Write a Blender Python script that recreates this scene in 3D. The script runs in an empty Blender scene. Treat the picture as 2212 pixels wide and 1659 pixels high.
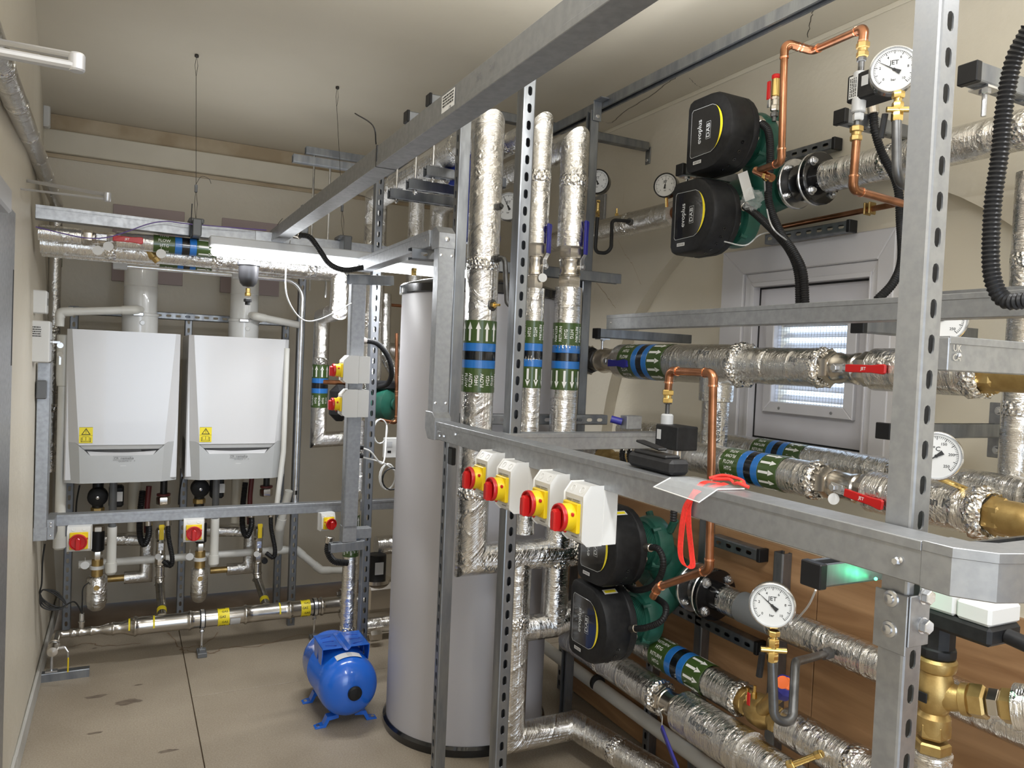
import bpy, math, random
from mathutils import Vector as V, Matrix as Mx
random.seed(7)
SC = bpy.context.scene
COL = SC.collection
PI = math.pi
# ---------------------------------------------------------------- camera
F_PX = 1640.0
YAW, PIT, ROL = (math.radians(a) for a in (27.057, -1.684, -2.476))
CF = V((math.sin(YAW)*math.cos(PIT), math.cos(YAW)*math.cos(PIT), math.sin(PIT)))
_r = V((math.cos(YAW), -math.sin(YAW), 0)); _u = _r.cross(CF)
CR = _r*math.cos(ROL) - _u*math.sin(ROL)
CU = _r*math.sin(ROL) + _u*math.cos(ROL)
CP = V((0, 0, 1.6))
cd = bpy.data.cameras.new('camera'); cam = bpy.data.objects.new('camera', cd); COL.objects.link(cam)
cam.matrix_world = Mx(((CR.x, CU.x, -CF.x, CP.x), (CR.y, CU.y, -CF.y, CP.y), (CR.z, CU.z, -CF.z, CP.z), (0, 0, 0, 1)))
cd.sensor_width = 36; cd.lens = F_PX/2212*36; cd.clip_start = .02
SC.camera = cam
# ---------------------------------------------------------------- light and exposure
SC.view_settings.view_transform = 'Standard'; SC.view_settings.look = 'None'
SC.view_settings.exposure = 0.6; SC.view_settings.gamma = 1
SC.view_settings.use_curve_mapping = False
w = bpy.data.worlds.new('sky'); SC.world = w; w.use_nodes = True
bg = w.node_tree.nodes['Background']; bg.inputs[0].default_value = (.62, .78, 1, 1); bg.inputs[1].default_value = 2.4
def area(loc, rot, sx, sy, power, color=(.97, .985, 1)):
    l = bpy.data.lights.new('room_light', 'AREA'); l.shape = 'RECTANGLE'; l.size = sx; l.size_y = sy
    l.energy = power; l.color = color
    o = bpy.data.objects.new('room_light', l); COL.objects.link(o); o.location = loc; o.rotation_euler = rot
    return o
area((.45, .3, 2.72), (0, 0, 0), .16, 1.5, 26)                         # batten behind the camera
area((1.75, .1, 2.80), (0, 0, 0), .16, 1.4, 15)                        # batten behind right
area((1.0, 1.0, 2.42), (PI, 0, 0), 1.6, 2.6, 23)                       # unseen upward panel, added to brighten the ceiling
area((.6, 4.1, 2.30), (PI, 0, 0), 1.4, 1.2, 2.2)  # smaller unseen uplight, added for the ceiling over the boilers
area((.3, -1.0, 1.6), (math.radians(90), 0, math.radians(-14)), 1.2, 1.7, 9, (.95, .97, 1))  # open doorway behind the camera
area((.93, 3.42, 1.985), (0, 0, 0), 1.1, .07, 15)                      # what the back batten sheds downwards
# ---------------------------------------------------------------- helpers
def at(px, py, x=None, y=None, z=None, d=None):
    r = CF + CR*((px-1106)/F_PX) - CU*((py-829.5)/F_PX)
    if x is not None: t = (x-CP.x)/r.x
    elif y is not None: t = (y-CP.y)/r.y
    elif z is not None: t = (z-CP.z)/r.z
    else: t = d
    return CP + r*t
def unit(v): return V(v).normalized()
X, Y, Z = V((1, 0, 0)), V((0, 1, 0)), V((0, 0, 1))
def frame(o, zdir, xdir=None):
    """matrix with local z along zdir, local x as near xdir as can be"""
    z = unit(zdir)
    x = V(xdir) if xdir is not None else (Z if abs(z.z) < .9 else X)
    x = (x - z*x.dot(z)).normalized(); y = z.cross(x)
    return Mx(((x.x, y.x, z.x, o[0]), (x.y, y.y, z.y, o[1]), (x.z, y.z, z.z, o[2]), (0, 0, 0, 1)))
class G:
    def __init__(s, T=None): s.v = []; s.f = []; s.uv = []; s.T = T; s.m = 0; s.mi = []
    def add(s, vs, fs, uvs=None):
        n = len(s.v)
        T = s.T
        s.v.extend([tuple(T @ V(p)) if T else tuple(p) for p in vs])
        for i, f in enumerate(fs):
            s.f.append(tuple(n+k for k in f)); s.mi.append(s.m)
            s.uv.append(uvs[i] if uvs else None)
    def box(s, c, d, b=0, R=None):
        hx, hy, hz = d[0]/2, d[1]/2, d[2]/2; c = V(c)
        b = min(b, hx*.98, hy*.98, hz*.98)
        vs = []; fs = []
        if b <= 0:
            for x in (-1, 1):
                for y in (-1, 1):
                    for z in (-1, 1): vs.append(V((x*hx, y*hy, z*hz)))
            fs = [(0, 1, 3, 2), (4, 6, 7, 5), (0, 4, 5, 1), (2, 3, 7, 6), (0, 2, 6, 4), (1, 5, 7, 3)]
        else:
            ix = {}
            for x in (-1, 1):
                for y in (-1, 1):
                    for z in (-1, 1):
                        for k in range(3):
                            q = [x*(hx-b), y*(hy-b), z*(hz-b)]; q[k] += (x, y, z)[k]*b
                            ix[(x, y, z, k)] = len(vs); vs.append(V(q))
                        fs.append(tuple(ix[(x, y, z, k)] for k in ((0, 1, 2) if x*y*z > 0 else (2, 1, 0))))
            g = lambda a, b_, c_, k: ix[(a, b_, c_, k)]
            for q in (-1, 1):
                f = [g(q, -1, -1, 0), g(q, 1, -1, 0), g(q, 1, 1, 0), g(q, -1, 1, 0)]; fs.append(tuple(f if q > 0 else f[::-1]))
                f = [g(-1, q, -1, 1), g(-1, q, 1, 1), g(1, q, 1, 1), g(1, q, -1, 1)]; fs.append(tuple(f if q > 0 else f[::-1]))
                f = [g(-1, -1, q, 2), g(1, -1, q, 2), g(1, 1, q, 2), g(-1, 1, q, 2)]; fs.append(tuple(f if q > 0 else f[::-1]))
            for a in (-1, 1):
                for c_ in (-1, 1):
                    f = [g(a, c_, -1, 0), g(a, c_, -1, 1), g(a, c_, 1, 1), g(a, c_, 1, 0)]; fs.append(tuple(f if a*c_ > 0 else f[::-1]))
                    f = [g(a, -1, c_, 0), g(a, 1, c_, 0), g(a, 1, c_, 2), g(a, -1, c_, 2)]; fs.append(tuple(f if a*c_ > 0 else f[::-1]))
                    f = [g(-1, a, c_, 1), g(-1, a, c_, 2), g(1, a, c_, 2), g(1, a, c_, 1)]; fs.append(tuple(f if a*c_ > 0 else f[::-1]))
        if R: vs = [R @ p for p in vs]
        s.add([p+c for p in vs], fs)
        return s
    def bb(s, lo, hi, b=0):
        lo, hi = V(lo), V(hi)
        l = V([min(a, c) for a, c in zip(lo, hi)]); h = V([max(a, c) for a, c in zip(lo, hi)])
        return s.box((l+h)/2, h-l, b)
    def lathe(s, prof, o, ax, seg=20, x=None, cap=True, arc=None):
        T = frame(o, ax, x); n = seg if not arc else seg+1
        vs = []; fs = []; uv = []; L = 0
        for i, (r, h) in enumerate(prof):
            for k in range(n):
                a = (2*PI if not arc else arc)*k/seg
                vs.append(T @ V((r*math.cos(a), r*math.sin(a), h)))
        ls = [0]
        for i in range(1, len(prof)): ls.append(ls[-1]+math.hypot(prof[i][0]-prof[i-1][0], prof[i][1]-prof[i-1][1]))
        for i in range(len(prof)-1):
            rm = max(prof[i][0], prof[i+1][0])
            for k in range(seg):
                a, b = i*n+k, i*n+(k+1) % n if not arc else i*n+k+1
                fs.append((a, b, b+n, a+n)); u0, u1 = 2*PI*rm*k/seg, 2*PI*rm*(k+1)/seg
                uv.append(((ls[i], u0), (ls[i], u1), (ls[i+1], u1), (ls[i+1], u0)))
        if cap and not arc:
            if prof[0][0] > 1e-5: fs.append(tuple(range(seg))[::-1]); uv.append(None)
            if prof[-1][0] > 1e-5: fs.append(tuple((len(prof)-1)*seg+k for k in range(seg))); uv.append(None)
        s.add(vs, fs, uv)
        return s
    def cyl(s, a, b, r, seg=16, r2=None, c=0):
        a, b = V(a), V(b); L = (b-a).length
        if c: p = [(r-c, 0), (r, c), (r2 or r, L-c), ((r2 or r)-c, L)]
        else: p = [(r, 0), (r2 if r2 is not None else r, L)]
        return s.lathe(p, a, b-a, seg)
    def ball(s, c, r, seg=14, rings=8, sc=(1, 1, 1)):
        pr = [(r*math.sin(PI*i/rings), -r*math.cos(PI*i/rings)*sc[2]) for i in range(rings+1)]
        return s.lathe(pr, c, Z, seg, cap=False)
    def hex(s, o, ax, r, h, x=None, c=.12):
        return s.lathe([(r*(1-c), 0), (r, h*.15), (r, h*.85), (r*(1-c), h)], o, ax, 6, x)
    def tube(s, pts, r, seg=12, bend=0, bs=5, rad=None, cap=True):
        pts = [V(p) for p in pts]
        if bend:
            out = [pts[0]]
            for i in range(1, len(pts)-1):
                p0, p, p1 = pts[i-1], pts[i], pts[i+1]
                a, b = (p0-p), (p1-p); la, lb = a.length, b.length; a.normalize(); b.normalize()
                an = a.angle(b, PI)
                if an > PI-.02: continue
                t = min(bend/math.tan(an/2), la*.49, lb*.49); R = t*math.tan(an/2)
                A, B = p+a*t, p+b*t; n = (a+b).normalized(); c = p+n*(R/math.sin(an/2))
                va, vb = A-c, B-c; th = va.angle(vb); 
                for k in range(bs+1):
                    q = k/bs
                    out.append(c + (va*math.sin((1-q)*th)+vb*math.sin(q*th))/math.sin(th))
            out.append(pts[-1]); pts = out
        n = len(pts); dirs = [(pts[i+1]-pts[i]).normalized() for i in range(n-1)]
        t0 = dirs[0]; nx = (Z if abs(t0.z) < .9 else X); nx = (nx-t0*nx.dot(t0)).normalized()
        vs = []; L = 0; Ls = []
        for i in range(n):
            if 0 < i < n-1:
                t = dirs[i-1]+dirs[i]
                if t.length < 1e-6: t = dirs[i]
                t.normalize(); ca = max(.25, t.dot(dirs[i-1]))
            else: t = dirs[0] if i == 0 else dirs[-1]; ca = 1
            if i: L += (pts[i]-pts[i-1]).length
            Ls.append(L)
            pd = dirs[max(0, i-1)]
            bx = (nx - pd*nx.dot(pd)).normalized(); by = pd.cross(bx)
            rr = rad[i] if rad else r
            # circle in plane normal to pd, slid along pd on to the mitre plane
            for k in range(seg):
                a = 2*PI*k/seg; q = bx*(math.cos(a)*rr)+by*(math.sin(a)*rr)
                if 0 < i < n-1: q = q - pd*(q.dot(t)/pd.dot(t)) if abs(pd.dot(t)) > .2 else q
                vs.append(pts[i]+q)
            if i < n-1: nx = (bx - dirs[i]*bx.dot(dirs[i])).normalized() if 0 < i else bx
            if 0 < i < n-1:
                # reflect frame over the mitre plane so the rings line up
                nb = bx - (dirs[i-1]-dirs[i])*0
                rot = dirs[i-1].rotation_difference(dirs[i]); nx = rot @ bx
        fs = []; uv = []
        for i in range(n-1):
            for k in range(seg):
                a, b = i*seg+k, i*seg+(k+1) % seg
                fs.append((a, b, b+seg, a+seg)); u0, u1 = 2*PI*r*k/seg, 2*PI*r*(k+1)/seg
                uv.append(((Ls[i], u0), (Ls[i], u1), (Ls[i+1], u1), (Ls[i+1], u0)))
        if cap:
            fs.append(tuple(range(seg))[::-1]); uv.append(None); fs.append(tuple((n-1)*seg+k for k in range(seg))); uv.append(None)
        s.add(vs, fs, uv)
        return s
    def prism(s, poly, T, h, b=0, h0=0):
        """poly [(x,y)] ccw, extruded along local z from h0 to h0+h, optional bevel"""
        n = len(poly)
        def inset(d):
            out = []
            for i in range(n):
                p0, p, p1 = V(poly[i-1]), V(poly[i]), V(poly[(i+1) % n])
                e0, e1 = (p-p0).normalized(), (p1-p).normalized()
                n0, n1 = V((-e0.y, e0.x)), V((-e1.y, e1.x)); m = n0+n1
                if m.length < 1e-6: m = n0
                m.normalize(); q = p+m*(d/max(.3, m.dot(n0))); out.append(q)
            return out
        P = [V(p) for p in poly]
        if b: q = inset(b); rings = [(q, h0), (P, h0+b), (P, h0+h-b), (q, h0+h)]
        else: rings = [(P, h0), (P, h0+h)]
        vs = [T @ V((p.x, p.y, z)) for r_, z in rings for p in r_]; fs = []
        for i in range(len(rings)-1):
            for k in range(n): a, c = i*n+k, i*n+(k+1) % n; fs.append((a, c, c+n, a+n))
        fs.append(tuple(range(n))[::-1]); fs.append(tuple((len(rings)-1)*n+k for k in range(n)))
        s.add(vs, fs)
        return s
def mesh(name, g):
    me = bpy.data.meshes.new(name); me.from_pydata(g.v, [], g.f)
    if any(u for u in g.uv):
        l = me.uv_layers.new(name='UVMap').data; i = 0
        for f, u in zip(g.f, g.uv):
            for k in range(len(f)):
                if u: l[i].uv = u[k]
                i += 1
    return me
def ob(name, g, mat, parent=None, sharp=32):
    me = mesh(name, g)
    mats = mat if isinstance(mat, (list, tuple)) else [mat]
    for m in mats: me.materials.append(m)
    if len(mats) > 1: me.polygons.foreach_set('material_index', g.mi)
    if sharp:
        me.polygons.foreach_set('use_smooth', [True]*len(me.polygons)); me.set_sharp_from_angle(angle=math.radians(sharp))
    me.update()
    o = bpy.data.objects.new(name, me); COL.objects.link(o)
    if parent is not None:
        o.parent = parent
        r = parent
        while r.parent is not None: r = r.parent
        if parent is r and r.type == 'EMPTY': o.matrix_parent_inverse = Mx.Translation(-r.location)
    return o
def thing(name, label, cat, loc=(0, 0, 0), group=None):
    o = bpy.data.objects.new(name, None); COL.objects.link(o); o.location = loc; o.empty_display_size = .05
    o['label'] = label; o['category'] = cat
    if group: o['group'] = group
    return o
def tag(o, label, cat, group=None):
    o['label'] = label; o['category'] = cat
    if group: o['group'] = group
    return o
def struct(name, g, mat, parent=None, sharp=32):
    o = ob(name, g, mat, parent, sharp)
    if parent is None: o['kind'] = 'structure'
    return o
def copy_tree(o, off, label=None, parent=None):
    c = o.copy(); COL.objects.link(c)
    if parent is not None: c.parent = parent
    else: c.location = o.location+V(off)
    if label: c['label'] = label
    for ch in list(o.children): copy_tree(ch, off, None, c)
    return c
def spline(pts, n=8):
    pts = [V(p) for p in pts]; P = [pts[0]*2-pts[1]]+pts+[pts[-1]*2-pts[-2]]; out = []
    for i in range(1, len(P)-2):
        for k in range(n):
            t = k/n; a, b, c, d = P[i-1], P[i], P[i+1], P[i+2]
            out.append(.5*((2*b)+(c-a)*t+(2*a-5*b+4*c-d)*t*t+(-a+3*b-3*c+d)*t**3))
    out.append(pts[-1]); return out
def resample(pts, step):
    out = [pts[0]]; acc = 0
    for a, b in zip(pts, pts[1:]):
        L = (b-a).length; t = step-acc
        while t <= L: out.append(a+(b-a)*(t/L)); t += step
        acc = (acc+L) % step
    return out
def hose(g, pts, r, pitch=.006, seg=10, depth=.18):
    P = resample(spline(pts, 14), pitch/4)
    rad = [r*(1-depth*(.5-.5*math.cos(2*PI*i/4))) for i in range(len(P))]
    g.tube(P, r, seg, rad=rad); return g
# ---------------------------------------------------------------- text
_tx = {}
def text_mesh(s, bold=True):
    if s not in _tx:
        c = bpy.data.curves.new('t', 'FONT'); c.body = s; c.size = 1; c.align_x = 'CENTER'; c.align_y = 'CENTER'; c.resolution_u = 2
        if bold: c.offset = .012
        o = bpy.data.objects.new('t', c); COL.objects.link(o)
        dg = bpy.context.evaluated_depsgraph_get(); dg.update()
        me = bpy.data.meshes.new_from_object(o.evaluated_get(dg))
        _tx[s] = ([v.co.copy() for v in me.vertices], [tuple(p.vertices) for p in me.polygons])
        COL.objects.unlink(o); bpy.data.objects.remove(o); bpy.data.curves.remove(c); bpy.data.meshes.remove(me)
    return _tx[s]
def put_text(g, s, T, h, sx=1):
    """flat lettering: T local x = reading direction, y = up, z = out"""
    vs, fs = text_mesh(s)
    g.add([T @ V((v.x*h*1.35*sx, v.y*h*1.35, 0)) for v in vs], fs); return g
def cylmap(o, ax, x0, r):
    """maps (s along axis, t metres round) to a point on the cylinder"""
    T = frame(o, ax, x0)
    return lambda s_, t_, e=0: T @ V(((r+e)*math.cos(t_/r), (r+e)*math.sin(t_/r), s_))
def wrap_text(g, s, cm, s0, t0, h, along=True, flip=1, e=.0006):
    vs, fs = text_mesh(s)
    if along: g.add([cm(s0+flip*v.x*h*1.35, t0-flip*v.y*h*1.35, e) for v in vs], fs)
    else: g.add([cm(s0+flip*v.y*h*1.35, t0+flip*v.x*h*1.35, e) for v in vs], fs)
    return g
def scribble(g, T, w, h, n, seed=1):
    """rows of small unreadable print"""
    r = random.Random(seed)
    for k in range(n):
        y = h/2-h*(k+.5)/n; x = -w/2
        while x < w/2-w*.06:
            l = min(w*r.uniform(.06, .22), w/2-x); t = h/n*.26
            g.add([T @ V(p) for p in ((x, y-t, 0), (x+l, y-t, 0), (x+l, y+t, 0), (x, y+t, 0))], [(0, 1, 2, 3)]); x += l+w*.035
    return g
# ---------------------------------------------------------------- materials
def nmat(name, col, rough=.5, metal=0, **k):
    m = bpy.data.materials.new(name); m.use_nodes = True; nt = m.node_tree
    b = nt.nodes['Principled BSDF']; b.inputs['Base Color'].default_value = (*col, 1)
    b.inputs['Roughness'].default_value = rough; b.inputs['Metallic'].default_value = metal
    for a, v in k.items():
        if a == 'emit': b.inputs['Emission Color'].default_value = (*v[0], 1); b.inputs['Emission Strength'].default_value = v[1]
        if a == 'coat': b.inputs['Coat Weight'].default_value = v
        if a == 'trans': b.inputs['Transmission Weight'].default_value = v
        if a == 'alpha': b.inputs['Alpha'].default_value = v
        if a == 'ior': b.inputs['IOR'].default_value = v
    return m
def N(m, t, **kw):
    n = m.node_tree.nodes.new(t)
    for a, v in kw.items(): setattr(n, a, v)
    return n
def LK(m, a, b): m.node_tree.links.new(a, b)
def vary(m, col2, scale=5, detail=4, lo=.35, hi=.65, bump=0, bscale=40, rough2=None, coord='Object', stretch=None, dist=.002):
    nt = m.node_tree; b = nt.nodes['Principled BSDF']; tc = N(m, 'ShaderNodeTexCoord'); src = tc.outputs[coord]
    if stretch:
        mp = N(m, 'ShaderNodeMapping'); mp.inputs['Scale'].default_value = stretch; LK(m, src, mp.inputs[0]); src = mp.outputs[0]
    n = N(m, 'ShaderNodeTexNoise'); n.inputs['Scale'].default_value = scale; n.inputs['Detail'].default_value = detail; LK(m, src, n.inputs['Vector'])
    r = N(m, 'ShaderNodeValToRGB'); r.color_ramp.elements[0].position = lo; r.color_ramp.elements[1].position = hi
    r.color_ramp.elements[0].color = b.inputs['Base Color'].default_value[:]; r.color_ramp.elements[1].color = (*col2, 1)
    LK(m, n.outputs['Fac'], r.inputs[0]); LK(m, r.outputs[0], b.inputs['Base Color'])
    if rough2 is not None:
        mr = N(m, 'ShaderNodeMapRange'); mr.inputs[3].default_value = b.inputs['Roughness'].default_value; mr.inputs[4].default_value = rough2
        mr.inputs[1].default_value = lo; mr.inputs[2].default_value = hi; LK(m, n.outputs['Fac'], mr.inputs[0]); LK(m, mr.outputs[0], b.inputs['Roughness'])
    if bump:
        n2 = N(m, 'ShaderNodeTexNoise'); n2.inputs['Scale'].default_value = bscale; n2.inputs['Detail'].default_value = 3; LK(m, src, n2.inputs['Vector'])
        bp = N(m, 'ShaderNodeBump'); bp.inputs['Strength'].default_value = bump; bp.inputs['Distance'].default_value = dist
        LK(m, n2.outputs['Fac'], bp.inputs['Height']); LK(m, bp.outputs[0], b.inputs['Normal'])
    return m
M = {}
M['wall'] = vary(nmat('cream_wall_paint', (.58, .53, .43), .45), (.66, .61, .51), 1.6, 5, .3, .7, .35, 26, dist=.006)
M['ceiling'] = vary(nmat('cream_ceiling_paint', (.57, .52, .42), .55), (.63, .58, .48), 1.2, 4, .3, .7, .3, 14, dist=.004)
M['recess'] = vary(nmat('recess_paint', (.66, .60, .48), .5), (.72, .67, .56), 1.6, 5, .3, .7, .4, 18, dist=.006)
M['skirt'] = vary(nmat('skirting_grey', (.42, .41, .38), .5), (.50, .49, .46), 6, 3)
M['galv'] = vary(nmat('galvanised_steel', (.39, .40, .415), .38, .8), (.33, .34, .355), 60, 5, .35, .65, .06, 260, .44, dist=.0004)
M['strut'] = vary(nmat('strut_steel', (.30, .315, .33), .34, .9), (.21, .22, .24), 26, 4, .35, .65, .1, 120, .48, stretch=(1, 1, .25), dist=.0005)
M['zinc'] = vary(nmat('bright_zinc', (.74, .75, .77), .22, .95), (.6, .61, .63), 40, 3)
M['nickel'] = nmat('nickel_plated_brass', (.62, .58, .52), .25, 1)
M['brassdull'] = vary(nmat('bronze_body', (.52, .37, .15), .42, .85), (.40, .27, .10), 30, 3, bump=.3, bscale=300, dist=.0008)
M['brass'] = nmat('brass', (.80, .58, .22), .2, 1)
M['copper'] = vary(nmat('copper_tube', (.48, .22, .12), .28, 1), (.26, .12, .06), 14, 3, .4, .7)
M['cubright'] = nmat('bright_copper', (.85, .42, .25), .16, 1)
M['stainless'] = vary(nmat('stainless_tube', (.60, .57, .53), .24, 1), (.46, .44, .40), 9, 3, stretch=(1, 8, 8))
M['ironpaint'] = nmat('dark_iron', (.03, .03, .03), .4, .3)
M['siphon'] = vary(nmat('raw_steel_siphon', (.16, .16, .16), .38, .8), (.10, .10, .10), 30, 3)
M['white'] = nmat('white_plastic', (.66, .66, .645), .32)
M['enamel'] = nmat('white_enamel', (.64, .64, .65), .22, 0, coat=.3)
M['flue'] = nmat('flue_white', (.68, .68, .66), .18, 0, coat=.4)
M['pvc'] = vary(nmat('white_waste_pipe', (.74, .73, .69), .35), (.66, .65, .60), 5, 3)
M['lgrey'] = nmat('light_grey_plastic', (.52, .53, .54), .35)
M['mgrey'] = nmat('mid_grey_plastic', (.12, .125, .13), .4)
M['swgrey'] = nmat('switch_face_grey', (.50, .49, .45), .4)
M['cover'] = nmat('boiler_cover_grey', (.50, .51, .51), .3, .15)
M['black'] = nmat('black_plastic', (.012, .012, .013), .42)
M['blackm'] = vary(nmat('matt_black_plastic', (.010, .010, .011), .5), (.016, .016, .017), 60, 3, bump=.15, bscale=500, dist=.0005)
for _k in ('black', 'blackm'): M[_k].node_tree.nodes['Principled BSDF'].inputs['Specular IOR Level'].default_value = .3
M['rubber'] = nmat('black_rubber', (.012, .012, .012), .6)
M['gloss'] = nmat('gloss_black', (.008, .008, .009), .18, 0, coat=.5)
M['red'] = nmat('red_plastic', (.50, .012, .012), .3)
M['darkred'] = nmat('dark_red', (.12, .02, .02), .45)
M['yellow'] = nmat('yellow_plastic', (.78, .56, .01), .35)
M['sticker'] = nmat('yellow_sticker', (.85, .70, .02), .4)
M['green'] = vary(nmat('green_cast_iron_paint', (.010, .075, .052), .42, 0, coat=.15), (.014, .095, .066), 30, 3, bump=.25, bscale=220, dist=.001)
M['blue'] = nmat('blue_gloss_paint', (.012, .13, .62), .2, 0, coat=.5)
M['bluedk'] = nmat('dark_blue_paint', (.02, .05, .40), .35)
M['lever'] = nmat('blue_lever_sleeve', (.02, .02, .22), .4)
M['orange'] = nmat('orange_plastic', (.85, .16, .03), .4)
M['paper'] = nmat('white_paper', (.66, .66, .65), .6)
M['print'] = nmat('black_print', (.02, .02, .02), .6)
M['printgrey'] = nmat('grey_print', (.20, .20, .20), .6)
M['whiteprint'] = nmat('white_print', (.80, .80, .78), .45)
M['tgreen'] = nmat('green_tape', (.045, .085, .018), .28, 0, coat=.4)
M['tblue'] = nmat('blue_tape', (.02, .16, .50), .28, 0, coat=.4)
M['tblack'] = nmat('black_tape', (.006, .007, .009), .2, 0, coat=.4)
M['vent'] = nmat('dark_vent_bowl', (.022, .022, .024), .3)
M['greytape'] = nmat('grey_tape', (.16, .17, .18), .5)
M['lanyard'] = vary(nmat('red_lanyard', (.85, .04, .03), .5), (.70, .03, .02), 200, 2)
M['tube'] = nmat('led_tube', (1, 1, 1), .4, 0, emit=((.96, .98, 1), 3.5))
M['greenled'] = nmat('green_indicator', (.1, 1, .4), .4, 0, emit=((.05, 1, .35), 5))
M['cyl'] = vary(nmat('cylinder_jacket', (.43, .42, .44), .42), (.47, .46, .48), 1.2, 2, bump=.1, bscale=6, dist=.004)
M['upvc'] = vary(nmat('window_upvc', (.62, .61, .63), .3), (.55, .54, .56), 3, 3)
M['panel'] = vary(nmat('window_panel', (.60, .59, .63), .35), (.54, .53, .56), 3, 3)
M['plate'] = nmat('mauve_flue_plate', (.40, .32, .31), .55)
M['fascia'] = vary(nmat('painted_fascia', (.68, .63, .52), .5), (.62, .57, .46), 3, 3, bump=.2, bscale=10)
M['browned'] = vary(nmat('brown_stain_and_shade', (.38, .29, .18), .5), (.52, .43, .30), 3.2, 5, .4, .62, .2, 12)
M['clear'] = nmat('clear_vinyl', (.75, .78, .80), .08, 0, alpha=.16)
M['wire'] = nmat('dark_wire', (.05, .045, .04), .5, .5)
M['purple'] = nmat('purple_cable', (.10, .05, .25), .4)
M['handle'] = nmat('closer_silver', (.55, .55, .56), .35, .6)
def foil():
    m = nmat('foil_insulation', (.80, .79, .77), .14, 1); nt = m.node_tree; b = nt.nodes['Principled BSDF']
    tc = N(m, 'ShaderNodeTexCoord'); uv = tc.outputs['UV']; ob_ = tc.outputs['Object']
    mp = N(m, 'ShaderNodeMapping'); mp.inputs['Scale'].default_value = (1, .12, 1); LK(m, uv, mp.inputs[0])
    n1 = N(m, 'ShaderNodeTexNoise'); n1.inputs['Scale'].default_value = 110; n1.inputs['Detail'].default_value = 3; n1.inputs['Roughness'].default_value = .6; LK(m, mp.outputs[0], n1.inputs['Vector'])
    n2 = N(m, 'ShaderNodeTexNoise'); n2.inputs['Scale'].default_value = 14; n2.inputs['Detail'].default_value = 5; n2.inputs['Distortion'].default_value = 1.2; LK(m, ob_, n2.inputs['Vector'])
    vo = N(m, 'ShaderNodeTexVoronoi'); vo.feature = 'DISTANCE_TO_EDGE'; vo.inputs['Scale'].default_value = 42; LK(m, ob_, vo.inputs['Vector'])
    # tape joints round the pipe at irregular spacing
    wv = N(m, 'ShaderNodeTexWave'); wv.inputs['Scale'].default_value = 1.9; wv.inputs['Distortion'].default_value = 1.5; wv.inputs['Detail'].default_value = 1; LK(m, mp.outputs[0], wv.inputs['Vector'])
    pw = N(m, 'ShaderNodeMath', operation='POWER'); LK(m, wv.outputs['Fac'], pw.inputs[0]); pw.inputs[1].default_value = 40
    msk = N(m, 'ShaderNodeMapRange'); LK(m, n2.outputs['Fac'], msk.inputs[0]); msk.inputs[1].default_value = .5; msk.inputs[2].default_value = .66
    vs_ = N(m, 'ShaderNodeMath', operation='MULTIPLY'); LK(m, vo.outputs['Distance'], vs_.inputs[0]); vs_.inputs[1].default_value = 2.2
    v1 = N(m, 'ShaderNodeMath', operation='MULTIPLY'); LK(m, vs_.outputs[0], v1.inputs[0]); LK(m, msk.outputs[0], v1.inputs[1])
    a1 = N(m, 'ShaderNodeMath', operation='MULTIPLY_ADD'); LK(m, n1.outputs['Fac'], a1.inputs[0]); a1.inputs[1].default_value = .75; LK(m, v1.outputs[0], a1.inputs[2])
    a2 = N(m, 'ShaderNodeMath', operation='MULTIPLY_ADD'); LK(m, n2.outputs['Fac'], a2.inputs[0]); a2.inputs[1].default_value = 1.2; LK(m, a1.outputs[0], a2.inputs[2])
    a3 = N(m, 'ShaderNodeMath', operation='MULTIPLY_ADD'); LK(m, pw.outputs[0], a3.inputs[0]); a3.inputs[1].default_value = .6; LK(m, a2.outputs[0], a3.inputs[2])
    mp2 = N(m, 'ShaderNodeMapping'); mp2.inputs['Scale'].default_value = (1, .05, 1); LK(m, uv, mp2.inputs[0])
    n4 = N(m, 'ShaderNodeTexNoise'); n4.inputs['Scale'].default_value = 420; n4.inputs['Detail'].default_value = 2; LK(m, mp2.outputs[0], n4.inputs['Vector'])
    n5 = N(m, 'ShaderNodeTexNoise'); n5.inputs['Scale'].default_value = 75; n5.inputs['Detail'].default_value = 4; n5.inputs['Distortion'].default_value = 2.0; LK(m, ob_, n5.inputs['Vector'])
    a4 = N(m, 'ShaderNodeMath', operation='MULTIPLY_ADD'); LK(m, n4.outputs['Fac'], a4.inputs[0]); a4.inputs[1].default_value = .42; LK(m, a3.outputs[0], a4.inputs[2])
    a5 = N(m, 'ShaderNodeMath', operation='MULTIPLY_ADD'); LK(m, n5.outputs['Fac'], a5.inputs[0]); a5.inputs[1].default_value = .22; LK(m, a4.outputs[0], a5.inputs[2]); a3 = a5
    bp = N(m, 'ShaderNodeBump'); bp.inputs['Strength'].default_value = .8; bp.inputs['Distance'].default_value = .0042; LK(m, a3.outputs[0], bp.inputs['Height']); LK(m, bp.outputs[0], b.inputs['Normal'])
    mr = N(m, 'ShaderNodeMapRange'); LK(m, n2.outputs['Fac'], mr.inputs[0]); mr.inputs[3].default_value = .09; mr.inputs[4].default_value = .20; LK(m, mr.outputs[0], b.inputs['Roughness'])
    return m
M['foil'] = foil()
def crumple():
    m = nmat('crumpled_foil', (.85, .84, .82), .18, .97); b = m.node_tree.nodes['Principled BSDF']
    tc = N(m, 'ShaderNodeTexCoord'); vo = N(m, 'ShaderNodeTexVoronoi'); vo.inputs['Scale'].default_value = 90; LK(m, tc.outputs['Object'], vo.inputs['Vector'])
    bp = N(m, 'ShaderNodeBump'); bp.inputs['Strength'].default_value = .9; bp.inputs['Distance'].default_value = .006; LK(m, vo.outputs['Distance'], bp.inputs['Height']); LK(m, bp.outputs[0], b.inputs['Normal'])
    return m
M['crumple'] = crumple()
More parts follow.
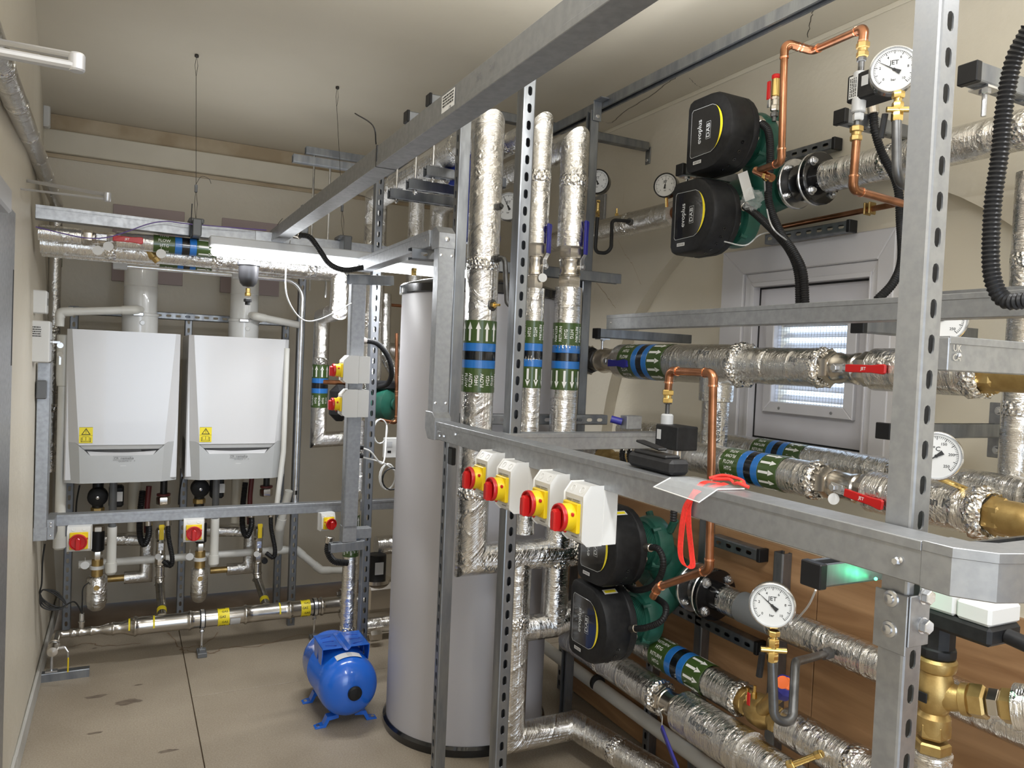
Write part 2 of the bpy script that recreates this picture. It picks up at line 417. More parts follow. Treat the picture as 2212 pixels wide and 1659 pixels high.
def floor_mat():
    m = nmat('beige_floor', (.47, .39, .28), .5); nt = m.node_tree; b = nt.nodes['Principled BSDF']; tc = N(m, 'ShaderNodeTexCoord'); o = tc.outputs['Object']
    n1 = N(m, 'ShaderNodeTexNoise'); n1.inputs['Scale'].default_value = 160; n1.inputs['Detail'].default_value = 3; LK(m, o, n1.inputs['Vector'])
    n2 = N(m, 'ShaderNodeTexNoise'); n2.inputs['Scale'].default_value = 2.2; n2.inputs['Detail'].default_value = 6; LK(m, o, n2.inputs['Vector'])
    n3 = N(m, 'ShaderNodeTexNoise'); n3.inputs['Scale'].default_value = 7; n3.inputs['Detail'].default_value = 2; LK(m, o, n3.inputs['Vector'])
    r1 = N(m, 'ShaderNodeValToRGB'); r1.color_ramp.elements[0].position = .3; r1.color_ramp.elements[1].position = .7
    r1.color_ramp.elements[0].color = (.30, .25, .185, 1); r1.color_ramp.elements[1].color = (.40, .345, .27, 1); LK(m, n1.outputs['Fac'], r1.inputs[0])
    r2 = N(m, 'ShaderNodeValToRGB'); r2.color_ramp.elements[0].position = .3; r2.color_ramp.elements[1].position = .7
    r2.color_ramp.elements[0].color = (.80, .78, .76, 1); r2.color_ramp.elements[1].color = (1.05, 1.05, 1.05, 1); LK(m, n2.outputs['Fac'], r2.inputs[0])
    r3 = N(m, 'ShaderNodeValToRGB'); r3.color_ramp.elements[0].position = .76; r3.color_ramp.elements[1].position = .79
    r3.color_ramp.elements[0].color = (1, 1, 1, 1); r3.color_ramp.elements[1].color = (.42, .38, .36, 1); LK(m, n3.outputs['Fac'], r3.inputs[0])
    x1 = N(m, 'ShaderNodeMix', data_type='RGBA', blend_type='MULTIPLY'); x1.inputs[0].default_value = 1; LK(m, r1.outputs[0], x1.inputs[6]); LK(m, r2.outputs[0], x1.inputs[7])
    x2 = N(m, 'ShaderNodeMix', data_type='RGBA', blend_type='MULTIPLY'); x2.inputs[0].default_value = 1; LK(m, x1.outputs[2], x2.inputs[6]); LK(m, r3.outputs[0], x2.inputs[7])
    LK(m, x2.outputs[2], b.inputs['Base Color'])
    bp = N(m, 'ShaderNodeBump'); bp.inputs['Strength'].default_value = .2; bp.inputs['Distance'].default_value = .001; LK(m, n1.outputs['Fac'], bp.inputs['Height']); LK(m, bp.outputs[0], b.inputs['Normal'])
    return m
M['floor'] = floor_mat()
M['subfloor'] = vary(nmat('subfloor_and_shade_brown', (.20, .135, .085), .6), (.30, .22, .15), 4, 5, .35, .7, .4, 30)
M['stain'] = vary(nmat('oil_stain', (.13, .10, .075), .45), (.20, .16, .12), 30, 3)
def ply():
    m = nmat('plywood', (.42, .20, .075), .42); b = m.node_tree.nodes['Principled BSDF']; tc = N(m, 'ShaderNodeTexCoord')
    mp = N(m, 'ShaderNodeMapping'); mp.inputs['Scale'].default_value = (1, .55, 4.5); LK(m, tc.outputs['Object'], mp.inputs[0])
    n = N(m, 'ShaderNodeTexNoise'); n.inputs['Scale'].default_value = 3; n.inputs['Detail'].default_value = 6; n.inputs['Distortion'].default_value = 1.3; LK(m, mp.outputs[0], n.inputs['Vector'])
    r = N(m, 'ShaderNodeValToRGB'); r.color_ramp.elements[0].position = .3; r.color_ramp.elements[1].position = .7
    r.color_ramp.elements[0].color = (.24, .125, .055, 1); r.color_ramp.elements[1].color = (.44, .26, .13, 1); LK(m, n.outputs['Fac'], r.inputs[0]); LK(m, r.outputs[0], b.inputs['Base Color'])
    return m
M['ply'] = ply()
# ================================================================ the room
def quad_grid(g, fn, nu, nv):
    vs = [fn(i/nu, j/nv) for i in range(nu+1) for j in range(nv+1)]
    fs = [(i*(nv+1)+j, (i+1)*(nv+1)+j, (i+1)*(nv+1)+j+1, i*(nv+1)+j+1) for i in range(nu) for j in range(nv)]
    g.add(vs, fs)
CEIL = 2.93
g = G(); g.bb((-.7, -1.8, -.06), (2.6, 5.35, -.012)); floor = struct('floor', g, M['subfloor'])  # bare strip by the back wall has the tray's shadow in its brown
SM = .5*(at(438, 1659, z=0).x+at(402, 1425, z=0).x); YM = at(520, 1490, z=0).y
for lo, hi in (((-.36, -1.8), (SM-.002, 4.84)), ((SM+.002, -1.8), (2.5, YM-.002)), ((SM+.002, YM+.002), (2.5, 4.84))):
    g = G(); g.bb((lo[0], lo[1], -.011), (hi[0], hi[1], 0), .0015); ob('floor_sheet', g, M['floor'], floor)
rnd = random.Random(3)
def crack(pts, w, n=6, jit=.012):
    P = spline(pts, n); g = G(); vs = []; fs = []
    for i, p in enumerate(P):
        t = (P[min(i+1, len(P)-1)]-P[max(i-1, 0)]).normalized(); s = Z.cross(t)*w*(.4+rnd.random())
        q = p+V((rnd.uniform(-jit, jit), rnd.uniform(-jit, jit), 0)); vs += [q-s, q+s]
    for i in range(len(P)-1): fs.append((2*i, 2*i+1, 2*i+3, 2*i+2))
    g.add(vs, fs); return g
for pts in ([(470, 1365), (440, 1392), (395, 1402), (455, 1412), (480, 1400), (560, 1395), (650, 1372), (760, 1362)],
            [(365, 1366), (385, 1392), (398, 1412)], [(150, 1398), (190, 1390), (230, 1395), (300, 1390)]):
    o = ob('floor_crack', crack([at(a, b, z=.0012) for a, b in pts], .004), M['subfloor'], floor)
for (px, py, a, b) in ((205, 1505, .055, .018), (277, 1516, .06, .03), (300, 1479, .02, .008), (363, 1622, .04, .012), (205, 1583, .03, .01)):
    c = at(px, py, z=.0006); g = G(); n = 18
    g.add([c+V((a*math.cos(2*PI*k/n)*(.62+.5*rnd.random()), b*math.sin(2*PI*k/n)*(.62+.55*rnd.random()), 0)) for k in range(n)], [tuple(range(n))])
    ob('floor_stain', g, M['stain'], floor)
# ceiling
g = G(); g.bb((-.8, -1.8, CEIL), (2.7, 5.4, CEIL+.05)); struct('ceiling', g, M['ceiling'])
# left wall: leans outwards towards the far corner
g = G()
def lw(u, v):
    y = 2.6+u*2.75; z = v*CEIL; k = max(0, (y-3.2)/2.05)
    return V((-.325-.125*(z/CEIL)*k-.012*math.sin(z*3)*k, y, z))
quad_grid(g, lw, 24, 24)
g.bb((-.5, -1.8, 0), (-.325, 2.6, CEIL))
struct('wall_left', g, M['wall'])
g = G(); g.bb((-.8, 5.25, 0), (2.6, 5.35, CEIL)); struct('wall_back', g, M['wall'])
g = G(); g.bb((-.8, -1.85, 0), (-.2, -1.8, CEIL)); g.bb((.9, -1.85, 0), (2.6, -1.8, CEIL)); g.bb((-.2, -1.85, 2.1), (.9, -1.8, CEIL)); struct('wall_front', g, M['wall'])
g = G(); g.bb((-.325, 3.2, 0), (-.312, 5.25, .095), .004); g.bb((-.325, 2.6, 0), (-.312, 3.2, .1), .004); struct('baseboard_left', g, M['skirt'])
# boxed ledge, stained strip and painted shadow line under the ceiling at the back
g = G(); g.bb((-.47, 5.2, 2.705), (2.4, 5.25, 2.835), .004); struct('trim_1', g, M['fascia'])
g = G(); g.bb((-.47, 5.225, 2.837), (2.4, 5.25, CEIL-.002)); struct('trim_2', g, M['browned'])
g = G(); g.bb((-.46, 5.235, 2.68), (2.4, 5.25, 2.703)); struct('trim_shadow_line', g, M['browned'])  # thin dark strip drawn as the shadow line under the ledge
# right wall with an arched recess
AY, AA, AB, AZ = 2.25, 1.32, 1.25, 1.13
def arch(y): return AZ+AB*math.sqrt(max(0, 1-((y-AY)/AA)**2))
g = G(); n = 40
ys = [AY-AA+2*AA*(.5-.5*math.cos(PI*i/n)) for i in range(n+1)]
vs = []; fs = []
for y in ys: vs += [V((2.4, y, arch(y))), V((2.4, y, CEIL)), V((2.47, y, arch(y)))]
for i in range(n): a = 3*i; fs += [(a, a+3, a+4, a+1), (a, a+2, a+5, a+3)]
g.add(vs, fs)
g.bb((2.4, -1.8, 0), (2.5, AY-AA, CEIL)); g.bb((2.4, AY+AA, 0), (2.5, 5.3, CEIL)); g.bb((2.4, AY-AA, 0), (2.5, AY+AA, 1.0))
struct('wall_right', g, M['wall'], sharp=20)
WY0, WY1, WZ0, WZ1 = 1.99, 2.352, 1.48, 1.83       # louvre opening
g = G()
for lo, hi in (((.9, .85), (WY0, 2.5)), ((WY1, .85), (3.6, 2.5)), ((WY0, .85), (WY1, WZ0)), ((WY0, WZ1), (WY1, 2.5))):
    g.bb((2.47, lo[0], lo[1]), (2.52, hi[0], hi[1]))
struct('wall_right_recess', g, M['recess'])
g = G(); g.bb((2.392, -1.8, CEIL-.02), (2.4, 5.25, CEIL), .002); struct('trim_4', g, M['fascia'])
def wallcrack(pts, x=2.3985):
    P = spline([at(a, b, x=x) for a, b in pts], 6); vs = []; fs = []
    for p in P:
        q = p+V((0, 0, rnd.uniform(-.006, .006))); vs += [q, q+V((0, .001, .004))]
    for i in range(len(P)-1): fs.append((2*i, 2*i+1, 2*i+3, 2*i+2))
    g = G(); g.add(vs, fs); return g
for pts in ([(1300, 262), (1320, 265), (1350, 240), (1400, 210), (1440, 180), (1465, 165)], [(1488, 168), (1500, 180), (1515, 190)], [(1757, 20), (1750, 45), (1745, 80)]):
    g = G(); P = spline([at(a, b, z=CEIL-.0012) for a, b in pts], 6); vs = []
    for p in P: q = p+V((rnd.uniform(-.004, .004), rnd.uniform(-.004, .004), 0)); vs += [q, q+V((.0035, 0, 0))]
    g.add(vs, [(2*i, 2*i+1, 2*i+3, 2*i+2) for i in range(len(P)-1)]); o = struct('ceiling_crack', g, M['wire'], None, 0)
for pts in ([(1335, 520), (1350, 550), (1365, 570), (1385, 615)], [(1288, 610), (1310, 640), (1330, 665)], [(1345, 60+300), (1348, 400), (1346, 440)]):
    struct('wall_right_crack', wallcrack(pts), M['browned'], None, 0)
# window: uPVC frame, sash board, louvre with mesh
win = struct('window_1', G().bb((2.468, 2.66, 1.2), (2.469, 2.67, 1.21)), M['upvc'])
oy0, oy1, oz0, oz1 = 1.786, 2.655, 1.208, 2.133; py0, py1, pz0, pz1 = 1.89, 2.459, 1.32, 1.965
fw = .085
T = lambda y, z, x=2.47: V((x, y, z))
def mitred(name, y0, y1, z0, z1, w, xf, xb, mat, par, b=.004):
    for s in range(4):
        c = [(y0, z0), (y1, z0), (y1, z1), (y0, z1)]; i = [(y0+w, z0+w), (y1-w, z0+w), (y1-w, z1-w), (y0+w, z1-w)] if not isinstance(w, tuple) else [(w[0], w[2]), (w[1], w[2]), (w[1], w[3]), (w[0], w[3])]
        a, b_ = s, (s+1) % 4; g = G()
        po = [c[a], c[b_], i[b_], i[a]]
        g.prism(po, Mx(((0, 0, 1, xf), (1, 0, 0, 0), (0, 1, 0, 0), (0, 0, 0, 1))), xb-xf, b)
        ob(name, g, mat, par)
mitred('frame_member', oy0, oy1, oz0, oz1, (py0-.035, py1+.06, pz0-.035, pz1+.06), 2.40, 2.47, M['upvc'], win)
mitred('sash_member', py0-.035, py1+.06, pz0-.035, pz1+.06, (py0-.002, py1+.002, pz0-.002, pz1+.002), 2.412, 2.47, M['upvc'], win)
mitred('frame_bead', py0-.008, py1+.02, pz0-.008, pz1+.02, (py0, py1, pz0, pz1), 2.405, 2.47, M['upvc'], win, .002)
g = G()
for lo, hi in (((py0, pz0), (WY0-.0, pz1)), ((WY1, pz0), (py1, pz1)), ((WY0, pz0), (WY1, WZ0)), ((WY0, WZ1), (WY1, pz1))): g.bb((2.445, lo[0], lo[1]), (2.47, hi[0], hi[1]))
ob('sash_panel', g, M['panel'], win)
g = G()
for lo, hi in (((py1-.006, pz0), (py1, pz1)), ((py0, pz1-.008), (py1, pz1)), ((py0, pz0), (py1, pz0+.006))): g.bb((2.442, lo[0], lo[1]), (2.446, hi[0], hi[1]))
ob('gasket', g, M['rubber'], win)
g = G(); g.bb((2.43, py0, pz0-.016), (2.445, py1, pz0), .003); ob('drip_ledge', g, M['browned'], win)
mitred('louvre_frame', WY0-.045, WY1+.045, WZ0-.045, WZ1+.045, .045, 2.425, 2.46, M['upvc'], win, .003)
for k in range(8):
    z = WZ0+.02+k*(WZ1-WZ0)/8
    g = G(); g.prism([(-.018, -.010), (-.014, -.012), (.018, .010), (.014, .012)], Mx(((1, 0, 0, 2.495), (0, 0, 1, WY0), (0, 1, 0, z), (0, 0, 0, 1))), WY1-WY0); ob('louvre_slat', g, M['upvc'], win)
g = G(); n = int((WY1-WY0)/.014)
for k in range(n+1): y = WY0+k*(WY1-WY0)/n; g.bb((2.452, y-.0006, WZ0), (2.4532, y+.0006, WZ1))
n = int((WZ1-WZ0)/.014)
for k in range(n+1): z = WZ0+k*(WZ1-WZ0)/n; g.bb((2.452, WY0, z-.0006), (2.4532, WY1, z+.0006))
o = ob('insect_mesh', g, M['lgrey'], win, 0); o['kind'] = 'stuff'
for y in (WY0+.05, WY1-.05): ob('screw', G().lathe([(.006, 0), (.006, .002), (0, .004)], (2.425, y, WZ0-.025), -X, 10), M['printgrey'], win)
# plywood panels on the lower right wall
PLZ = 1.02; PLX = 2.0; PLE = at(1234, 1480, x=PLX).y
g = G(); g.bb((PLX+.002, -1.8, 0), (2.4, PLE-.02, PLZ-.004)); struct('wall_right_ledge', g, M['recess'])
for y0, y1 in ((-1.8, -.76), (-.756, 1.68), (1.684, PLE)):
    g = G(); g.bb((PLX-.016, y0, .01), (PLX, y1, PLZ), .001); o = struct('trim_5', g, M['ply'])
# ================================================================ channel struts
HS = .0205
def channel(a, b, web, slots=True, name='strut_channel', label=None, group=None, parent=None, size=.041, caps=False, mat='strut', pitch=.05, depth=None):
    a, b = V(a), V(b); L = (b-a).length; T = frame(a, b-a, web)      # local x = web normal, z along
    h = size/2; dp = (depth or size)/2; g = G(T); w = .0068*size/.041; t = .0026; cr = .0045
    if slots and pitch < L:
        n = int(L/pitch); off = (L-n*pitch)/2; sl = .014
        for s in (-1, 1):
            g.add([(dp, s*w, 0), (dp, s*(h-cr), 0), (dp, s*(h-cr), L), (dp, s*w, L)], [(0, 1, 2, 3) if s > 0 else (3, 2, 1, 0)])
        prev = [(-w, 0), (-w*.5, 0), (0, 0), (w*.5, 0), (w, 0)]
        for k in range(n+1):
            if k < n:
                c = off+(k+.5)*pitch; lo = [(w*math.cos(PI+PI*j/4), c-(sl-w)+w*math.sin(PI+PI*j/4)) for j in range(5)]
                hi = [(w*math.cos(PI-PI*j/4), c+(sl-w)+w*math.sin(PI-PI*j/4)) for j in range(5)]
            else: lo = [(-w, L), (-w*.5, L), (0, L), (w*.5, L), (w, L)]
            vs = [(dp, p[0], p[1]) for p in prev]+[(dp, p[0], p[1]) for p in lo]
            g.add(vs, [(j, j+1, j+6, j+5) for j in range(4)])
            if k < n:
                ring = lo+hi[::-1]; m = len(ring)
                g.add([(dp, p[0], p[1]) for p in ring]+[(dp-t, p[0], p[1]) for p in ring], [(j, (j+1) % m, m+(j+1) % m, m+j) for j in range(m)])
                prev = hi
    else: g.add([(dp, -h+cr, 0), (dp, h-cr, 0), (dp, h-cr, L), (dp, -h+cr, L)], [(0, 1, 2, 3)])
    lip = .0095*size/.041; q = h-.007*size/.041
    for s in (-1, 1):      # flange, lip, return, inner skin of flange
        P = [(dp, h-cr), (dp-cr*.3, h-cr*.3), (dp-cr, h), (-dp, h), (-dp, h-lip), (-dp+.007, h-lip), (-dp+.007, h-lip+t), (-dp+t, h-lip+t), (-dp+t, h-t), (dp-t, h-t), (dp-t, h-cr)]
        for i in range(len(P)-1):
            vs = [(P[i][0], s*P[i][1], 0), (P[i+1][0], s*P[i+1][1], 0), (P[i+1][0], s*P[i+1][1], L), (P[i][0], s*P[i][1], L)]
            g.add(vs, [(0, 1, 2, 3) if s < 0 else (3, 2, 1, 0)])
    if label and caps:
        t_ = thing(name, label, 'strut', tuple(a), group); o = ob('channel', g, M[mat], t_, 50)
        for c, e in ((a, -1), (b, 1)):
            if caps is True or (caps == 'a' and e < 0) or (caps == 'b' and e > 0):
                gc = G(T); gc.box((0, 0, (L if e > 0 else 0)+e*.003), (2*dp+.005, size+.005, .012), .002); ob('end_cap', gc, M['black'], t_)
        return t_
    o = ob(name, g, M[mat], parent, 50)
    if label: tag(o, label, 'strut', group)
    return o
# ================================================================ steel cable trunking
def trunk(name, label, runs, size=.05, lidside=Z, cat='trunking', group=None, screws=True, ends=True):
    """runs = list of (a,b); every run is a length part with a lid lip"""
    t = thing(name, label, cat, tuple(runs[0][0]), group)
    for a, b in runs:
        a, b = V(a), V(b); L = (b-a).length; T = frame(a, b-a, lidside); h = size/2
        g = G(T); g.box((0, 0, L/2), (size, size, L), .0015); ob('trunking_length', g, M['galv'], t)
        g = G(T); g.box((h+.0008, 0, L/2), (.0022, size+.003, L-.002), .0006)
        for s in (-1, 1): g.box((h-.005, s*(h+.0009), L/2), (.012, .0018, L-.002), .0004)
        ob('lid', g, M['galv'], t)
        if ends:
            for z in (.03, L-.03):
                for s in (-1, 1):
                    g = G(T); g.lathe([(.0045, 0), (.0045, .0012), (.002, .003), (0, .003)], (-.002, s*(h+.0005), z), (0, s, 0), 10); 
                    ob('screw', g, M['zinc'], t)
    return t
# near tray: along y at x ~ .955
TX, TZ0, TZ1 = .955, 1.331, 1.390
TZ = (TZ0+TZ1)/2
ntray = trunk('cable_trunking', 'long galvanised trunking at chest height running towards the camera, black radio on top', [((TX, 2.36, TZ), (TX, .625, TZ))], .057)
# its square corner at the near end and the run on to the right wall
g = G(); zz = TZ0; h = TZ1-TZ0
poly = [(TX-.0295, .625), (TX-.0295, .585), (TX+.0, .545), (TX+.045, .53), (TX+.06, .53), (TX+.06, .581), (TX+.0295, .60), (TX+.0295, .625)]
g.prism(poly, Mx.Translation((0, 0, TZ0-.001)), h+.003, .0015); ob('bend', g, M['galv'], ntray)
g = G(); poly2 = [(p[0]-.0008*(1 if i < 4 else 0), p[1]-.001*(1 if i < 6 else 0)) for i, p in enumerate(poly)]
g.prism(poly2, Mx.Translation((0, 0, TZ1-.011)), .0135, .0008); ob('lid', g, M['galv'], ntray)
g = G(); g.bb((TX+.06, .53, TZ0-.001), (2.38, .581, TZ1), .0015); ob('trunking_length', g, M['galv'], ntray)
g = G(); g.bb((TX+.06, .5285, TZ1-.010), (2.38, .5825, TZ1+.002), .0008); ob('lid', g, M['galv'], ntray)
for (px, py) in ((1937, 1212), (985, 938), (951, 941), (960, 942)):
    p = at(px, py, x=TX-.0295); ob('screw', G().lathe([(.006, 0), (.006, .0015), (.0045, .005), (0, .005)], p, -X, 6), M['zinc'], ntray)
g = G(); put_text(g, 'Se~~~P', Mx(((1, 0, 0, TX+.09), (0, 0, 1, .5288), (0, 1, 0, TZ-.004), (0, 0, 0, 1))) @ Mx.Rotation(0, 4, 'Z'), .008)
# far-end corner gusset and riser
RY = 2.385
t = thing('trunking_riser', 'upright galvanised trunking on the white cylinder front, corner pieces top and bottom', 'trunking', (.985, RY, TZ0))
g = G(); g.bb((.925, RY-.0, TZ1+.015), (.975, RY+.05, 1.975), .0015); ob('trunking_length', g, M['galv'], t)
g = G(); g.bb((.922, RY-.003, TZ1+.02), (.978, RY+.01, 1.97), .001); ob('lid', g, M['galv'], t)
for z, e in ((TZ0-.004, 0), (1.975, 1)):
    g = G(); y0 = RY-.03 if not e else RY-.002
    if e: pr = [(RY-.004, 1.97), (RY+.06, 1.97), (RY+.075, 1.995), (RY+.075, 2.035), (RY+.03, 2.045), (RY-.004, 2.02)]
    else: pr = [(RY-.03, TZ0-.003), (RY+.03, TZ0-.003), (RY+.058, TZ0+.03), (RY+.058, TZ1+.03), (RY-.004, TZ1+.03), (RY-.03, TZ1+.012)]
    g.prism(pr, Mx(((0, 0, 1, .920), (1, 0, 0, 0), (0, 1, 0, 0), (0, 0, 0, 1))), .060, .0015); ob('corner_piece', g, M['galv'], t)
for z in (1.45, 1.945):
    for x in (.931, .969): ob('screw', G().lathe([(.005, 0), (.005, .0015), (0, .003)], (x, RY-.003, z), -Y, 10), M['zinc'], t)
ob('screw', G().lathe([(.009, 0), (.009, .001), (.005, .0035), (0, .004)], (.950, RY-.004, 2.0), (0, -1, .2), 12), M['zinc'], t)
ob('screw', G().lathe([(.009, 0), (.009, .001), (.005, .0035), (0, .004)], (.950, RY-.004, 1.405), (0, -1, 0), 12), M['zinc'], t)
# inner run from the riser back to the far trunk drop
CY = 3.30; CX = .86
trunk('cable_trunking', 'galvanised trunking running back from the upright riser, lit from below by the tube light', [((.942, RY+.075, 2.008), (.942, CY+.06, 2.0))], .055)
# drop trunk with two isolators
tc_ = thing('trunking_drop', 'upright galvanised trunking carrying two red and yellow isolators one above the other', 'trunking', (CX, CY, .76))
g = G(); p0 = at(765, 1170, y=CY); 
DX = at(765, 900, y=CY).x
g = G(); g.bb((DX-.03, CY, p0.z+.06), (DX+.03, CY+.055, 1.935), .0015); ob('trunking_length', g, M['galv'], tc_)
g = G(); g.bb((DX-.033, CY+.0, p0.z+.07), (DX-.0305, CY+.012, 1.93), .0008); g.bb((DX-.026, CY-.002, p0.z+.07), (DX+.032, CY+.0, 1.93), .0008); ob('lid', g, M['galv'], tc_)
g = G(); g.prism([(CY, 0), (CY+.055, -.01), (CY+.055, .07), (CY, .07)], Mx(((0, 0, 1, DX-.032), (1, 0, 0, 0), (0, 1, 0, p0.z), (0, 0, 0, 1))), .064, .0015); ob('corner_piece', g, M['galv'], tc_)
# strut stubs holding the drop
channel(at(752, 603, y=CY+.01), at(848, 607, y=CY+.01), Z, False, 'strut_channel', 'short dark strut stub across the top of the trunking drop', parent=None)
channel(at(712, 1183, y=CY+.02), at(785, 1175, y=CY+.02), Z, True, 'strut_channel', 'short bright strut stub under the foot of the trunking drop')
channel(at(886, 548, y=2.56), at(938, 552, y=2.56), -Y, True, 'strut_channel', 'short slotted strut stub left of the upright riser')
# ================================================================ posts
FXP = 1.055
pD = at(1966, 829, d=1.085)
postD = channel((pD.x+.012, pD.y+.0, 0), (pD.x+.012, pD.y+.0, 2.6), -Y, True, 'strut_post', 'nearest big slotted strut post, bright steel, full height at the right', caps=True, mat='galv')
PDX, PDY = pD.x+.012, pD.y
pC = at(1108, 900, d=2.27)
channel((pC.x, pC.y, 0), (pC.x, pC.y, at(1143, 140, d=2.27).z), -Y, True, 'strut_post', 'slotted strut post in front of the three banded upright pipes')
pB = at(958, 1200, d=2.77)
channel((pB.x+.01, pB.y, 0), (pB.x+.01, pB.y, at(1003, 225, d=2.77).z), -X, True, 'strut_post', 'dark slotted strut post against the white cylinder, light showing through its slots')
pE = at(800, 900, d=3.64)
channel((pE.x, pE.y, 0), (pE.x, pE.y, 2.5), -Y, True, 'strut_post', 'slotted strut post behind the blue expansion vessel')
pG = V((1.752, 2.78, 0))
channel((pG.x, pG.y, .0), (pG.x, pG.y, 2.68), X, True, 'strut_post', 'thin dark strut post right of the third upright pipe')
pF = V((.905, 4.5, 0))
channel((pF.x, pF.y, 0), (pF.x, pF.y, 2.45), -Y, True, 'strut_post', 'slotted strut post to the right of the second boiler, grey conduit beside it')
for px, py, l in ((147, 1200, 'slotted strut post at the left end behind the first boiler'), (392, 1200, 'slotted strut post in the gap between the two boilers'), (600, 1200, 'slotted strut post behind the right side of the second boiler')):
    p = at(px, py, y=4.8); channel((p.x, 4.8, 0), (p.x, 4.8, 1.80), -Y, True, 'strut_post', l)
a = at(125, 668, y=4.77); b = at(650, 706, y=4.77)
channel((a.x+.05, 4.77, a.z), (b.x, 4.77, a.z), -Y, True, 'strut_rail', 'slotted strut rail behind the flues above the boilers')
# horizontal frame struts round the risers
a = at(992, 566, y=2.68); b = at(1288, 597, y=2.68)
channel((a.x, 2.69, a.z), (1.86, 2.69, a.z), Z, True, 'strut_rail', 'strut rail behind the blue-handled valves of the upright pipes')
a = at(985, 905, y=2.655)
channel((a.x, 2.655, a.z), (1.80, 2.655, a.z), -Y, True, "strut_rail", "strut rail at the foot of the banded upright pipes")
a = at(1190, 286, x=1.8)
channel((1.8, 3.35, 2.715), (1.8, .8, 2.715), Z, False, 'strut_rail', 'long strut rail under the ceiling rising to the top right')
channel((1.30, 3.25, 2.745), (2.385, 3.25, 2.745), -Y, False, 'strut_rail', 'strut rail reaching across to the right wall under the ceiling')
def bracket(p, n, up, name, label, w=.04, l=.085, t=.005, mat='zinc', two=True):
    """angle bracket: plate with normal n and a leg"""
    th = thing(name, label, 'bracket', tuple(p)); T = frame(p, n, up)
    g = G(T); g.box((l/2-.02, 0, t/2), (l, w, t), .001); g.box((-.02+t/2, 0, .03), (t, w, .06), .001); ob('plate', g, M['strut'], th)
    ob('bolt', G(T).hex((l*.55, 0, t), Z, .009, .006), M['zinc'], th)
    return th
bracket(V((2.399, 3.25, 2.722)), -X, -Z, 'angle_bracket', 'angle bracket fixing the ceiling rail to the right wall')
bracket(V((1.757, 2.757, 2.70)), -Y, -Z, 'angle_bracket', 'angle bracket on top of the thin strut post')
# top struts across the overhead pipes
for (x0, x1, y, z, l) in ((.72, 1.9, 4.35, 2.62, 'rear strut rail hanging rods above the overhead pipes'), (.60, 1.9, 4.10, 2.52, 'front strut rail hanging rods above the overhead pipes')):
    a = at(660, 325, y=y) if y > 4.2 else at(632, 342, y=y)
    channel((a.x, y, a.z), (x1, y, a.z), -Z, False, 'strut_rail', l)
    r = at(677 if y > 4.2 else 712, 400, y=y)
    tag(ob('threaded_rod', G().cyl((r.x, y, a.z), (r.x, y, 1.95 if y > 4.2 else 1.9), .006, 8), M['zinc']), 'threaded rod hanging from the %s strut rail beside the suspension wire' % ('rear' if y > 4.2 else 'front'), 'rod')
# ================================================================ big beam and upper tray
bx, bz = .57, 2.118
beam = trunk('cable_trunking', 'large galvanised trunking crossing overhead from the far tray to the top of the picture', [((bx+.025, 3.58, bz), (bx+.025, .72, bz))], .052, -Z, screws=False, ends=False)
p = at(969, 196, x=bx-.002); g = G(); T = Mx(((0, 0, -1, bx-.0022), (-1, 0, 0, p.y), (0, 1, 0, bz), (0, 0, 0, 1)))
g.add([T @ V(q) for q in ((-.035, -.02, 0), (.035, -.02, 0), (.035, .02, 0), (-.035, .02, 0))], [(0, 1, 2, 3)]); 
lab = ob('label', g, M['paper'], beam); g = G()
scribble(g, T @ Mx.Translation((0, .006, .0004)), .058, .024, 4); put_text(g, 'CE', T @ Mx.Translation((.012, -.014, .0004)), .007)
ob('lettering', g, M['print'], lab)
g = G(); p = at(1033, 164, x=bx-.002); put_text(g, '215', Mx(((0, 0, -1, bx-.0016), (-1, 0, 0, p.y), (0, 1, 0, bz+.004), (0, 0, 0, 1))), .012)
p = at(1062, 152, x=bx-.002); put_text(g, '967', Mx(((0, 0, -1, bx-.0016), (-1, 0, 0, p.y), (0, 1, 0, bz+.004), (0, 0, 0, 1))), .012); ob('pen_mark', g, M['printgrey'], beam)
p = at(815, 330, x=bx); g = G(); g.box((bx+.025, p.y, bz), (.057, .005, .057), .001); ob('cable_tie', g, M['black'], beam)
g = G(); g.tube(spline([V((bx-.004, p.y, bz+.03)), V((bx-.02, p.y-.02, bz+.07)), at(767, 245, d=2.1)], 6), .0018, 6); ob('tie_tail', g, M['black'], beam)
a = at(75, 470, y=3.45); b = at(860, 575, y=3.62)
UY = 3.50
ut = trunk('cable_trunking', 'galvanised trunking across the room above the boilers, hung on two wires', [((-.325, UY, 2.1), (.545, UY+.06, 2.1)), ((.63, UY+.06, 2.1), (1.30, UY+.09, 2.1))], .052, Z, ends=False)
g = G(); g.bb((.50, UY+.028, 2.071), (.64, UY+.089, 2.129), .001); ob('coupling', g, M['galv'], ut)
